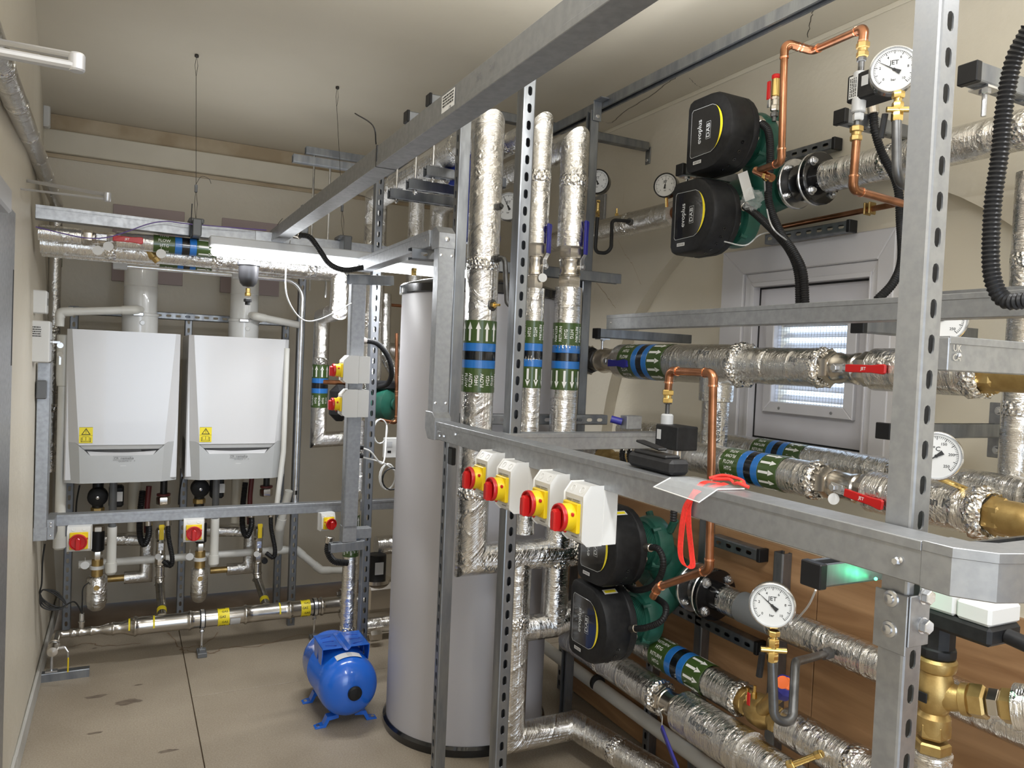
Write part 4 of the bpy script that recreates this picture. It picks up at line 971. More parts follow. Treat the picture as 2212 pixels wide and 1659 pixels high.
e1 = a+n_*.05; g.tube([a, e1, e1+V((.015, -.005, -.17)), e1+V((.05, -.02, -.17)), e1+V((.05, -.02, -.05))], .0095, 12, .02, 5); tag(ob('siphon_tube', g, M['siphon']), 'dark hooked siphon tube on the widest upright pipe', 'tube')
# gauge half hidden behind the middle posts
c = at(1098, 446, y=2.75); gauge(c, V((-.7, -.7, 0)), .055, 'round gauge half hidden between the widest upright pipe and the strut post', needle=.5)
# blue butterfly valves on the overhead pipes
for (px, py, h, l) in ((1008, 420, .40, 'tall blue valve body behind the widest upright pipe'), (984, 372, .08, 'blue valve flange left of the strut post under the overhead pipes')):
    c = at(px, py, y=2.95); t = thing('blue_valve', l, 'valve', c)
    if h > .2:
        g = G(); g.bb((c.x-.03, 2.92, c.z-h/2), (c.x+.04, 3.0, c.z+h/2), .015); ob('body', g, M['bluedk'], t)
        g = G(); g.cyl((c.x+.02, 2.96, c.z-h*.42), (c.x+.16, 2.96, c.z-h*.42), .03, 18, c=.006); ob('gearbox', g, M['bluedk'], t)
        g = G(); g.cyl((c.x+.12, 2.96, c.z-h*.36), (c.x+.12, 2.96, c.z-h*.55), .02, 14, c=.004); ob('stem', g, M['bluedk'], t)
    else:
        flange(t, c, V((-.9, -.4, -.2)), .055, .02, 4, 'bluedk')
# brackets with rods under the overhead pipes
for i, (px, py, y) in enumerate(((840, 418, 3.30), (880, 398, 3.10), (918, 370, 2.95))):
    a = at(px, py, y=y); th = thing('pipe_bracket', '%s slotted bracket arm hung on rods under the overhead pipes' % ('lowest front', 'middle', 'upper')[i] , 'bracket', a)
    channel(a, (a.x+.36, y, a.z), -Z, True, 'bracket_arm', parent=th)
    for dx in (.035, .09)[:1]: ob('threaded_rod', G().cyl((a.x+dx, y, a.z-.04), (a.x+dx, y, a.z+.22), .005, 8), M['zinc'], th); ob('nut', G().hex((a.x+dx, y, a.z-.035), Z, .010, .009), M['zinc'], th); ob('washer_plate', G().bb((a.x+dx-.022, y-.022, a.z+.021), (a.x+dx+.022, y+.022, a.z+.026)), M['zinc'], th)
# ends of strut poking up behind the beam
for px, py, l in ((928, 216, 'right'), (880, 253, 'left')):
    a = at(px, py, y=2.9); channel((a.x, 2.9, a.z), (a.x+.12, 2.9, a.z), Z, False, 'strut_rail', 'short black-capped rail end poking up behind the overhead beam, the %s one' % l, caps='a')
# extra foil run behind (to the right wall)
# ================================================================ upper wall pipe with the upper twin pump
WX = 2.20; WZ = .5*(at(1400, 485, x=WX).z+at(1850, 352, x=WX).z)
yl = yp(1458, WX, WZ); yr = yp(1788, WX, WZ)
pw = foil_pipe('foil pipe on the right wall left of the upper pumps', [(WX, 4.2, 1.6), (WX, 4.2, WZ), (WX, yl, WZ)], .056)
pr_ = foil_pipe('foil pipe on the right wall running right from the upper pumps past the gauge', [(WX, yr, WZ), (WX, .55, WZ)], .056)
collar((WX, .62, WZ), Y, .05, .03, parent=pr_)
H1 = at(1567, 290, x=1.93); H2 = at(1530, 470, x=1.93)
PX0 = 1.85
up = twin_pump('upper pair of black and green circulators on the wall above the window', [(H1.y, H1.z), (H2.y, H2.z)], PX0, WX, WZ-.01, yp(1560, WX, WZ), yp(1700, WX, WZ), 2.07, 1.075)
ob('neck_flange', G().lathe([(.05, 0), (.078, 0), (.078, .02), (.05, .02)], (WX, yp(1555, WX, WZ), WZ), -Y, 28), M['green'], up)
ob('pipe_stub', G().cyl((WX, yl+.01, WZ), (WX, yp(1555, WX, WZ), WZ), .03, 20), M['copper'], up)
yf = yp(1716, WX, WZ); fx = thing('flexible_connector', 'black rubber pipe connector between two bolted flanges beside the upper pumps', 'connector', (WX, yf, WZ))
flange(fx, (WX, yf, WZ), -Y, .092, .016, 4, 'zinc', both=1, x0=Z)
ob('bellows', G().lathe([(.05, 0), (.066, .02), (.045, .035), (.045, .05), (.066, .06), (.05, .08)], (WX, yf-.012, WZ), -Y, 28), M['gloss'], fx)
yf2 = yf-.095
flange(fx, (WX, yf2, WZ), -Y, .094, .010, 4, 'zinc', 'backing_flange', x0=Z, both=0)
flange(fx, (WX, yf2-.010, WZ), -Y, .094, .022, 4, 'gloss', 'black_flange', br=.011, x0=Z)
ob('socket', G().cyl((WX, yf2-.03, WZ), (WX, yr-.01, WZ), .052, 24), M['gloss'], fx)
def conduit_hose(label, pts, r=.0125, pitch=.0075, mat='black', name='corrugated_conduit', ends=True):
    t = thing(name, label, 'conduit', tuple(pts[0])); ob('hose', hose(G(), pts, r, pitch, 12), M[mat], t, 60)
    if ends:
        d = (V(pts[1])-V(pts[0])).normalized(); ob('gland', G().cyl(V(pts[0])-d*.012, V(pts[0])+d*.018, r*1.25, 14, c=.002), M['nickel'], t)
    return t
g1 = V((PX0+.12, H1.y-.09, H1.z+.03)); g2 = V((PX0+.12, H2.y-.09, H2.z+.0))
conduit_hose('black corrugated conduit curling down from the topmost pump', [at(1640, 262, x=1.99), at(1660, 285, x=1.99), at(1664, 350, x=1.97), at(1660, 430, x=1.95), at(1685, 500, x=1.95), at(1715, 545, x=1.95), at(1735, 590, x=1.95), at(1740, 665, x=1.95)], .014)
conduit_hose('black corrugated conduit crossing from the lower pump of the upper pair', [at(1605, 443, x=1.99), at(1632, 462, x=1.98), at(1672, 500, x=1.97), at(1705, 540, x=1.96), at(1724, 590, x=1.96), at(1727, 665, x=1.96)], .014)
conduit_hose('black corrugated conduit hanging down the wall behind the near post', [at(1886, 235, x=2.05), at(1890, 280, x=2.05), at(1905, 330, x=2.08), at(1938, 400, x=2.1), at(1945, 480, x=2.1), at(1948, 560, x=2.05), at(1930, 610, x=2.0), at(1895, 648, x=1.95)], .0135)
conduit_hose('thick black corrugated conduit hanging in the top right corner', [at(2225, 60, x=1.5), at(2190, 130, x=1.5), at(2170, 230, x=1.5), at(2160, 330, x=1.5), at(2145, 440, x=1.5), at(2140, 560, x=1.5), at(2150, 620, x=1.5), at(2175, 650, x=1.5), at(2225, 648, x=1.5)], .0165, .009, ends=False)
g = G(); g.tube(spline([at(1640, 372, x=1.9), at(1650, 380, x=1.88), at(1655, 440, x=1.97), at(1668, 490, x=1.80), at(1700, 520, x=1.95)], 6), .0025, 6); tag(ob('cable', g, M['lgrey']), 'thin grey cable behind the conduits of the upper pumps', 'cable')
g = G(); g.tube(spline([at(1565, 522, x=1.9), at(1610, 530, x=1.9), at(1640, 508, x=1.99), at(1668, 500, x=1.97)], 6), .0025, 6); tag(ob('cable', g, M['lgrey']), 'thin grey cable under the motor of the upper pair', 'cable')
# crumpled paper and plastic tag between the two heads
c = at(1612, 402, x=1.98); g = G(); T = frame(c, (-.8, -.5, .1), (0, -.4, -1)); g.box(c, (.11, .035, .001), 0, T.to_3x3().to_4x4()); pt = tag(ob('paper_tag', g, M['paper']), 'white printed tag hanging between the two upper pump heads', 'label')
c = at(1625, 432, x=1.97); g = G(); rr = random.Random(5); g.ball(c, .04, 12, 8); g.v = [tuple(V(c)+(V(p)-c)*rr.uniform(.6, 1.15)) for p in g.v]; tag(ob('plastic_bag', g, M['clear'], sharp=0), 'scrunched clear plastic bag between the upper pumps', 'bag')
# gauges left of the upper pumps
c = at(1437, 400, x=2.1); gauge(c, V((-.85, -.5, .0)), .052, 'white pressure gauge on the wall pipe left of the upper pumps', needle=-.1, stem=at(1440, 447, x=2.13), dark_rim=True)
c = at(1290, 392, x=1.95); gauge(c, V((-.75, -.65, 0)), .056, 'black-cased gauge right of the third upright pipe', needle=.4, dark_rim=True)
st = thing('siphon_tube', 'black U-shaped gauge siphon right of the third upright pipe', 'tube', at(1285, 470, x=1.9))
a = at(1291, 465, x=1.93); ob('tube', G().tube([a, at(1285, 545, x=1.93), at(1320, 548, x=1.96), at(1322, 475, x=2.0), at(1362, 478, x=2.10)], .0085, 12, .03, 6), M['rubber'], st)
ob('cock', G().hex(a-Z*.01, Z, .011, .03).cyl(a+Z*.02, a+Z*.06, .008, 10).hex(a+Z*.055, Z, .01, .014), M['brass'], st)
ob('nut', G().hex(at(1358, 478, x=2.09), V((.6, .4, 0)), .018, .03), M['siphon'], st)
c = at(1332, 462, x=WX); g = G(); g.hex((c.x, c.y, WZ+.056), Z, .010, .014); g.cyl((c.x, c.y, WZ+.07), (c.x, c.y, WZ+.095), .005, 8); tag(ob('test_point', g, M['brass']), 'tiny brass test point on the wall pipe left of the upper pumps', 'fitting')
c = at(1298, 445, x=2.395); g = G(); g.bb((2.385, c.y-.05, c.z-.12), (2.399, c.y+.05, c.z+.06), .002); tag(ob('wall_plate', g, M['galv']), 'square steel plate on the wall behind the black siphon', 'plate')
# copper loop and pressure switch, top right
LXX = 1.72
def L_(px, py, x=LXX): return at(px, py, x=x)
cp = [L_(1640, 368, 1.80), L_(1688, 350, 1.74), L_(1695, 92), L_(1755, 110, 1.80), L_(1868, 60, 1.72), L_(1863, 100, 1.72)]
copper_run('copper loop rising beside the topmost pump and over to the pressure switch', cp, .011, .025)
t = thing('copper_tee', 'copper and brass drain fitting at the foot of the copper loop by the upper pumps', 'fitting', L_(1660, 380, 1.8))
ob('body', G().tube([L_(1632, 368, 1.80), L_(1668, 385, 1.80)], .013, 12), M['copper'], t); compression(L_(1652, 380, 1.80), L_(1672, 386, 1.8)-L_(1652, 380, 1.8), t)
ps = thing('pressure_switch', 'black pressure switch with white label between copper pipes, top right', 'switch', L_(1880, 195))
d = -Z; q = L_(1864, 100); 
compression(q+Z*.01, -Z, ps, 1.15, 'top_fitting', 'brassdull'); g = G(); q = L_(1860, 148); g.hex(q+Z*.03, -Z, .012, .012); g.cyl(q+Z*.06, q-Z*.01, .008, 12); ob('nipple', g, M['siphon'], ps)
g = G(); q = L_(1857, 168); g.cyl(q+Z*.015, q-Z*.03, .017, 18, c=.003); ob('top_capsule', g, M['lgrey'], ps)
c = L_(1872, 192, 1.74); g = G(); g.bb((c.x-.035, c.y-.055, c.z-.036), (c.x+.04, c.y+.035, c.z+.036), .004); bd = ob('housing', g, M['blackm'], ps)
g = G(); g.bb((c.x-.036, c.y+.0, c.z-.028), (c.x-.0345, c.y+.026, c.z+.03)); lb = ob('label', g, M['paper'], bd)
g = G(); T = Mx(((0, 0, -1, c.x-.0365), (-1, 0, 0, c.y+.013), (0, 1, 0, c.z), (0, 0, 0, 1))) @ Mx.Rotation(PI/2, 4, 'Z')
scribble(g, T @ Mx.Translation((0, 0, .0002)), .05, .022, 4, 4)
ob('lettering', g, M['print'], lb, 0)
g = G(); g.bb((c.x-.0362, c.y-.032, c.z-.004), (c.x-.0345, c.y-.012, c.z+.022)); g2 = g; ob('scale_window', g, M['lgrey'], bd)
g = G(); q = L_(1855, 228); g.cyl(q+Z*.02, q-Z*.02, .018, 18, c=.003); g.hex(q-Z*.02, -Z, .014, .02); ob('bottom_capsule', g, M['lgrey'], ps)
q = L_(1850, 285); compression(q+Z*.015, -Z, ps, 1.15, 'bottom_fitting', 'brassdull'); ob('nipple', G().cyl(q+Z*.06, q, .008, 12), M['siphon'], ps)
copper_run('copper pipe dropping from the pressure switch and turning right behind the near post', [L_(1850, 305), L_(1842, 410), L_(1950, 440, 1.95)], .011, .025)
copper_run('long thin copper pipe clipped across the wall above the window', [at(1690, 490, x=2.37), at(1940, 440, x=2.37)], .0105, .02)
pc = at(1883, 452, x=2.385); t = thing('pipe_clip', 'brass munsen clip on the thin wall copper pipe', 'clip', pc)
for dy in (.008, -.012): ob('clip_ring', G().bb((2.352, pc.y+dy-.004, pc.z-.022), (2.39, pc.y+dy+.004, pc.z+.022), .003), M['brassdull'], t)
# safety valve with red lever behind the topmost pump
t = thing('air_vent_valve', 'small brass vent with red cap and red lever above the topmost pump', 'valve', L_(1675, 250, 1.98)); a = L_(1672, 262, 1.98)
ob('nipple', G().cyl(a, a+Z*.04, .008, 12).hex(a+Z*.015, Z, .014, .016), M['siphon'], t); ob('body', G().hex(a+Z*.035, Z, .015, .02).cyl(a+Z*.05, a+Z*.08, .012, 14).hex(a+Z*.072, Z, .014, .012), M['nickel'], t)
ob('cap', G().cyl(a+Z*.084, a+Z*.145, .0145, 18, c=.002), M['brass'], t); ob('red_cap', G().cyl(a+Z*.145, a+Z*.16, .0155, 18, c=.003), M['red'], t)
g = G(); g.box(a+V((0, .03, .07)), (.004, .012, .03), .001); ob('lever', g, M['zinc'], t); g = G(); g.box(a+V((0, .032, .115)), (.009, .016, .065), .003); ob('sleeve', g, M['red'], t)
# big gauge top right with siphon
GX = 1.40
c = at(1931, 150, x=GX); gauge(c, V((-.75, -.62, -.1)), .0455, 'chrome-rimmed pressure gauge at the top beside the near strut post', needle=1.05)
t = thing('gauge_cock', 'brass gauge cock and steel siphon under the top right gauge', 'valve', at(1940, 250, x=GX))
a = at(1941, 198, x=GX); b = at(1937, 262, x=GX); L = (a-b).length; u_ = (a-b).normalized()
ob('body', G().hex(a, -u_, .0125, .014).cyl(a-u_*.012, a-u_*.022, .008, 12).hex(a-u_*.021, -u_, .0115, .018).hex(b+u_*.02, -u_, .0115, .02).cyl(a-u_*.03, b, .0085, 12), M['brass'], t)
m = a.lerp(b, .62); ob('plug', G().cyl(m-V((.02, -.01, 0)), m+V((.02, -.02, 0)), .006, 12), M['brass'], t)
ob('handle', G().tube([m+V((-.004, .025, -.002)), m+V((-.004, .032, -.05))], .0065, 10), M['blackm'], t)
ob('siphon', G().tube([b, at(1937, 390, x=GX), at(1962, 405, x=GX+.06), at(1975, 330, x=GX+.1)], .0095, 14, .03, 6), M['siphon'], t)
# strut arms on the right wall with black caps
def arm(px, py, x0, label, x1=2.39, rod=None, plate=False, size=.041, web=-Z):
    a = at(px, py, x=x0); t = thing('bracket_arm', label, 'bracket', a)
    channel(a, (x1, a.y, a.z), web, True, 'arm', parent=t, size=size)
    g = G(); g.bb((a.x-.012, a.y-size/2-.002, a.z-size/2-.002), (a.x+.006, a.y+size/2+.002, a.z+size/2+.002), .002); ob('end_cap', g, M['black'], t)
    if rod is not None:
        dx, zl = rod; ob('threaded_rod', G().cyl((a.x+dx, a.y, a.z-size/2), (a.x+dx, a.y, zl), .0055, 8), M['zinc'], t); ob('nut', G().hex((a.x+dx, a.y, a.z-size/2-.012), Z, .012, .01), M['zinc'], t)
        g = G(); g.bb((a.x+dx-.025, a.y-.022, a.z-size/2-.006), (a.x+dx+.025, a.y+.022, a.z-size/2-.001)); ob('washer_plate', g, M['zinc'], t)
    if plate: g = G(); g.bb((2.388, a.y-.03, a.z-.085), (2.398, a.y+.03, a.z+.085), .002); pl = ob('wall_plate', g, M['galv'], t); [ob('bolt', G().lathe([(.013, 0), (.013, .002), (0, .002)], (2.388, a.y, a.z+s*.06), -X, 14).hex((2.386, a.y, a.z+s*.06), -X, .009, .008), M['zinc'], pl) for s in (-1, 1)]
    return t
S1X = 1.95; S1Z = .5*(at(1400, 783, x=S1X).z+at(1750, 792, x=S1X).z)
arm(1290, 720, 1.87, 'black-capped bracket arm over the left end of the big shelf pipe', rod=(.03, S1Z+.05))
arm(1857, 703, 1.87, 'black-capped bracket arm over the red-handled valve in front of the vent')
arm(1912, 931, 1.87, 'black-capped bracket arm bolted to a steel plate on the wall at the right', plate=True)
arm(2096, 160, 1.62, 'black-capped bracket arm at the top right corner', rod=(.055, at(2130, 250, x=1.675).z), plate=True)
arm(1818, 253, 1.95, 'black-capped bracket arm behind the pressure switch', plate=True)
arm(1472, 367, 1.95, 'black-capped bracket arm between the two upper pump heads', rod=(.03, 2.28))
arm(1760, 1240, 1.10, 'large black-capped strut arm under the near tray, lit green', 1.9)
def wallrail(pa, pb, label, x=2.37):
    a, b = at(*pa, x=x), at(*pb, x=x); z = (a.z+b.z)/2; t = thing('wall_rail', label, 'strut', (x, b.y, z)); channel((x, a.y, z), (x, b.y, z), -X, True, 'rail', parent=t)
    g = G(); g.bb((x-.022, b.y-.012, z-.023), (x+.022, b.y+.004, z+.023), .002); ob('end_cap', g, M['black'], t); return t
wallrail((1690, 345), (1806, 310), 'short slotted rail on the wall behind the upper connector')
wallrail((1660, 520), (1838, 487), 'short slotted rail on the wall above the window frame')
wallrail((1560, 455), (1850, 378), 'longer rail on the wall under the upper connector', 2.36)
wallrail((1545, 1165), (1645, 1200), 'short slotted rail on the plywood beside the copper pipe', 1.962)
wallrail((1400, 1295), (1640, 1385), 'long slotted rail on the plywood under the lower connector', 1.962)
# vertical struts on the plywood
for px, py, zt_, l in ((1688, 1250, 1192, 'upright strut on the plywood above the lower gauge'), (1404, 1560, 1300, 'upright strut on the plywood behind the grey waste pipe'), (1214, 1500, 1390, 'dark upright strut at the left edge of the plywood'), (1528, 1120, 1062, 'upright dark strut behind the copper pipe under the shelf')):
    a = at(px, py, x=1.962); zz_ = min(at(px, zt_, x=1.962).z, 1.2); channel((1.962, a.y, 0), (1.962, a.y, zz_), -X, px < 1500, 'strut_upright', l)
# ================================================================ shelf pipes
y0 = yp(1272, S1X, S1Z); yb = yp(1362, S1X, S1Z); ye = yp(1605, S1X, S1Z); yc = yp(1778, S1X, S1Z); yv = yp(1893, S1X, S1Z)
R1, R1b = .074, .062
ps1 = foil_pipe('big foil shelf pipe banded with arrows, running in front of the window', [(S1X, yb+.06, S1Z), (S1X, ye, S1Z)], R1, tape=False)
ob('insulation', G().tube([(S1X, ye+.01, S1Z), (S1X, yc, S1Z)], R1b, 28), M['foil'], ps1); seams(ps1, [(S1X, ye, S1Z), (S1X, yc, S1Z)], R1b, .2)
band(ps1, (S1X, yb, S1Z), -Y, R1, 'FLOW', k=1.12); collar((S1X, ye, S1Z), Y, R1b, .04, parent=ps1, puff=.02); collar((S1X, yc, S1Z), Y, R1b-.015, .035, parent=ps1, puff=.018)
printed(ps1, 'Kings', (S1X, yp(1545, S1X, S1Z), S1Z), -Y, R1, .022, -.55); printed(ps1, 'Kin', (S1X, yp(1740, S1X, S1Z), S1Z), -Y, R1b, .020, -.3)
zt = at(1550, 1000, x=S1X).z
ob('insulation_branch', G().tube([(S1X, yp(1550, S1X, S1Z), S1Z), (S1X, yp(1550, S1X, S1Z), zt)], .050, 26), M['foil'], ps1); yk = yp(1550, S1X, S1Z)
ob('insulation_socket', G().lathe([(.05, 0), (.062, .003), (.064, .07), (.064, .11)], (S1X, yk, zp(868, S1X, yk)), Z, 26), M['foil'], ps1)
printed(ps1, 'Kooltherm', (S1X, yk, zp(920, S1X, yk)), Z, .05, .02, 0)
vb = thing('flanged_valve', 'iron union and steel valve with blue handle at the left end of the shelf pipe', 'valve', (S1X, y0, S1Z))
collar((S1X, y0+.03, S1Z), Y, .05, .05, parent=vb, puff=.022)
ob('union', G().lathe([(.05, 0), (.062, .004), (.062, .028), (.05, .032), (.046, .05), (.05, .06), (.05, .085), (.042, .09)], (S1X, y0+.0, S1Z), -Y, 8), M['ironpaint'], vb)
ob('body', G().lathe([(.042, 0), (.052, .02), (.058, .05), (.050, .09), (.054, .10), (.054, .17)], (S1X, y0-.085, S1Z), -Y, 24), M['nickel'], vb)
lv = at(1312, 780, x=S1X-.065); g = G(); g.hex(lv, -X, .014, .016); ob('nut', g, M['zinc'], vb)
g = G(); g.box(lv+V((-.012, -.02, -.004)), (.004, .05, .026), .001); ob('lever', g, M['zinc'], vb); g = G(); g.prism([(-.013, 0), (-.010, -.07), (-.016, -.12), (-.012, -.13), (.012, -.13), (.016, -.12), (.010, -.07), (.013, 0)][::-1], Mx(((0, 0, -1, lv.x-.008), (0, 1, 0, lv.y-.035), (1, 0, 0, lv.z-.008), (0, 0, 0, 1))), .012, .002); ob('sleeve', g, M['lever'], vb)
ball_valve((S1X, (yc+yv)/2+.0, S1Z), -Y, .05, abs(yc-yv)+.03, -X, -Y, 'red', 'ball valve with red handle on the upper shelf pipe in front of the vent', .17)
p2_ = foil_pipe('foil shelf pipe right of the upper red-handled valve, ending at a bronze elbow', [(S1X, yv, S1Z), (S1X, yp(2110, S1X, S1Z), S1Z)], R1b); collar((S1X, yp(2115, S1X, S1Z), S1Z), Y, .05, .05, parent=p2_, puff=.018)
yy = yp(2120, S1X, S1Z); t = thing('bronze_elbow', 'upper bronze pipe elbow at the right edge of the picture', 'fitting', (S1X, yy, S1Z))
ob('socket', G().hex((S1X, yy, S1Z), -Y, .052, .05), M['brassdull'], t); ob('bend', G().tube([(S1X, yy-.03, S1Z), (S1X, yy-.14, S1Z), (S1X, yy-.22, S1Z-.09)], .046, 22, .07, 6), M['brassdull'], t)
printed(p2_, 'gspan', (S1X, yp(2062, S1X, S1Z), S1Z), -Y, R1b, .020, -.5)
# second shelf pipe
S2X = 1.85; S2Z = .5*(at(1650, 1020, x=S2X).z+at(2080, 1095, x=S2X).z)
yb = yp(1580, S2X, S2Z); yc = yp(1765, S2X, S2Z); yv = yp(1898, S2X, S2Z); R2 = .055
ps2 = foil_pipe('lower foil shelf pipe banded with arrows left of the lower red-handled valve', [(S2X, yp(1470, S2X, S2Z), S2Z), (S2X, yc, S2Z)], R2, tape=False); band(ps2, (S2X, yb, S2Z), -Y, R2, 'FLOW', k=.93); collar((S2X, yc, S2Z), Y, .045, .035, parent=ps2)
ball_valve((S2X, (yc+yv)/2, S2Z), -Y, .044, abs(yc-yv)+.02, -X, V((0, -1, -.12)), 'red', 'ball valve with red handle on the lower shelf pipe', .16, True)
p3_ = foil_pipe('lower foil shelf pipe right of its red-handled valve', [(S2X, yv+.02, S2Z), (S2X, yp(2120, S2X, S2Z), S2Z)], R2+.002); collar((S2X, yp(2125, S2X, S2Z), S2Z), Y, .045, .045, parent=p3_, puff=.02)
printed(p3_, 'span K', (S2X, yp(2045, S2X, S2Z), S2Z), -Y, R2+.002, .022, -.2)
yy = yp(2135, S2X, S2Z); t = thing('bronze_elbow', 'lower bronze pipe elbow at the right edge of the picture', 'fitting', (S2X, yy, S2Z))
ob('socket', G().hex((S2X, yy, S2Z), -Y, .046, .045), M['brassdull'], t); ob('bend', G().tube([(S2X, yy-.03, S2Z), (S2X, yy-.11, S2Z), (S2X+.06, yy-.17, S2Z-.03)], .042, 22, .06, 6), M['brassdull'], t)
S3X = 2.22; S3Z = at(1740, 992, x=S3X).z
ps3 = foil_pipe('rear foil shelf pipe under the window, mostly hidden by the front one', [(S3X, 3.1, S3Z), (S3X, .7, S3Z)], .052); band(ps3, (S3X, yp(1640, S3X, S3Z), S3Z), -Y, .052, 'RETURN', k=.9)
foil_pipe('upright foil pipe at the right edge beyond the bronze elbows', [(2.28, yp(2196, 2.28, 1.4), 2.2), (2.28, yp(2196, 2.28, 1.4), 1.025)], .045)
t = thing('strainer', 'short foil and bronze fitting above the near tray left of the conduits', 'fitting', at(1300, 965, x=1.9)); a = at(1225, 968, x=1.9); ob('insulation', G().tube([(1.9, a.y, a.z), (1.9, yp(1298, 1.9, a.z), a.z)], .045, 24), M['foil'], t); ob('body', G().lathe([(.03, 0), (.04, .01), (.042, .06), (.03, .1), (.036, .12), (.036, .2)], (1.9, yp(1298, 1.9, a.z), a.z), -Y, 18), M['brassdull'], t)
# temperature gauges behind the near post
c = at(2036, 690, x=1.80); gauge(c, V((-.72, -.69, 0)), .056, 'temperature gauge behind the near post, above the upper shelf pipe', temp=True, stem=V((S1X, c.y, S1Z+.05)))
c = at(2022, 985, x=1.72); gauge(c, V((-.72, -.69, 0)), .056, 'temperature gauge behind the near post, above the lower shelf pipe', temp=True, stem=V((S2X, c.y, S2Z+.05)))
# trunking above the shelf
a = at(1322, 704, x=1.60); b = at(1940, 660, x=1.60); zz = (a.z+b.z)/2
trunk('cable_trunking', 'galvanised trunking crossing in front of the window above the shelf pipes', [((1.60, a.y, zz), (1.60, .75, zz))], .051)
a = at(2120, 645, x=1.9)
trunk('cable_trunking', 'galvanised trunking at the right edge under the thick black conduit', [((2.1, yp(2035, 2.1, at(2100, 645, x=2.1).z)+.1, at(2100, 650, x=2.1).z), (2.1, .3, at(2100, 650, x=2.1).z))], .055)
g = G(); a = at(2030, 765, y=.84); tr = trunk('cable_trunking', 'galvanised trunking with pressed letters running right from behind the near post', [((a.x-.02, .84, a.z), (2.38, .84, a.z))], .057)
g = G()
T = Mx(((1, 0, 0, xp(2067, .81, a.z)), (0, 0, 1, .81-.0005), (0, 1, 0, a.z+.002), (0, 0, 0, 1)))
put_text(g, 'UK', T @ Mx.Translation((0, .008, 0)), .012); put_text(g, 'CA', T @ Mx.Translation((0, -.008, 0)), .012); ob('pressed_letters', g, M['zinc'], tr, 0)
a = at(1120, 940, y=2.1); 
trunk('cable_trunking', 'galvanised trunking branching right off the near tray behind the strut post', [((TX+.03, 2.02, TZ+.0), (1.72, 2.02, TZ+.0))], .05)
# copper and pressure switch above the near tray
QX = 1.42
def Q_(px, py, x=QX): return at(px, py, x=x)
copper_run('copper pipe arching over the lower pressure switch and down to the lower pumps', [Q_(1443, 845), Q_(1447, 801), Q_(1541, 806), Q_(1532, 1230), Q_(1422, 1268, 1.44), Q_(1410, 1290, 1.44)], .0115, .024)
t = thing('pressure_switch', 'black pressure switch standing over the near tray left of the copper pipe', 'switch', Q_(1450, 940))
compression(Q_(1443, 842), -Z, t, 1.15, 'top_fitting'); q = Q_(1442, 880); ob('nipple', G().hex(q+Z*.02, -Z, .013, .01).cyl(q+Z*.03, q-Z*.03, .0065, 10).hex(q-Z*.02, -Z, .010, .014), M['siphon'], t)
q = Q_(1441, 905); ob('top_capsule', G().cyl(q+Z*.015, q-Z*.03, .018, 18, c=.004), M['lgrey'], t)
c = Q_(1460, 944); g = G(); g.bb((c.x-.04, c.y-.055, c.z-.034), (c.x+.035, c.y+.045, c.z+.034), .003); bd = ob('housing', g, M['blackm'], t)
g = G(); g.bb((c.x-.0415, c.y+.018, c.z-.008), (c.x-.0395, c.y+.035, c.z+.020)); ob('scale_window', g, M['lgrey'], bd)
q = Q_(1438, 975); ob('bottom_capsule', G().cyl(q+Z*.02, q-Z*.012, .015, 16).hex(q-Z*.012, -Z, .011, .02), M['lgrey'], t)
q = Q_(1462, 978); conduit_hose('short black corrugated conduit under the lower pressure switch', [q, q-Z*.04, q-Z*.12, q-Z*.2], .011)
for i, px in enumerate((1347, 1363, 1378)):
    a = at(px, 962, x=1.5); conduit_hose('black corrugated conduit dropping from the branch trunking, %s of the three' % ('left', 'middle', 'right')[i], [a, a-Z*.05, a+V((0.1, .06, -.13)), a+V((.28, .10, -.22))], .0105)
t = thing('junction_box', 'small steel box with blue plug on the branch trunking', 'box', at(1363, 910, x=1.5)); a = at(1363, 912, x=1.5); ob('box', G().bb((a.x-.03, a.y-.02, a.z-.022), (a.x+.03, a.y+.02, a.z+.022), .002), M['galv'], t); ob('plug', G().cyl(a+V((-.03, .01, 0)), a+V((-.06, .03, .008)), .012, 12), M['lever'], t)
# ================================================================ lower twin pump and its line
LPX = 1.88; LPZ = at(1560, 1292, x=LPX).z
h1 = at(1318, 1180, x=1.56); h2 = at(1298, 1345, x=1.56)
yA = yp(1500, LPX, LPZ)
lp = twin_pump('lower pair of black and green circulators under the near tray', [(h1.y, h1.z), (h2.y, h2.z)], 1.50, LPX, LPZ-.0, yA+.30, yA-.0, 1.74, 1.09, lower=True)
fx = thing('flexible_connector', 'black rubber pipe connector between two bolted flanges beside the lower pumps', 'connector', (LPX, yA, LPZ))
flange(fx, (LPX, yA, LPZ), -Y, .090, .014, 4, 'zinc', x0=Z, rot=PI/4)
ob('bellows', G().lathe([(.045, 0), (.060, .02), (.042, .035), (.042, .045), (.06, .055), (.05, .07)], (LPX, yA-.012, LPZ), -Y, 28), M['gloss'], fx)
flange(fx, (LPX, yA-.085, LPZ), -Y, .092, .010, 4, 'zinc', 'backing_flange', x0=Z, both=0); flange(fx, (LPX, yA-.095, LPZ), -Y, .092, .022, 4, 'gloss', 'black_flange', br=.012, x0=Z)
yq = yp(1572, LPX, LPZ); ob('socket', G().cyl((LPX, yA-.11, LPZ), (LPX, yq, LPZ), .05, 24), M['gloss'], fx)
pl = foil_pipe('foil pipe with a grey tape patch running right from the lower connector past the gauge', [(LPX, yq+.01, LPZ), (LPX, .60, LPZ)], .050)
ob('grey_tape', G().lathe([(.0505, 0), (.052, .001), (.052, .14), (.0505, .141)], (LPX, yp(1605, LPX, LPZ), LPZ), -Y, 26, cap=False), M['greytape'], pl)
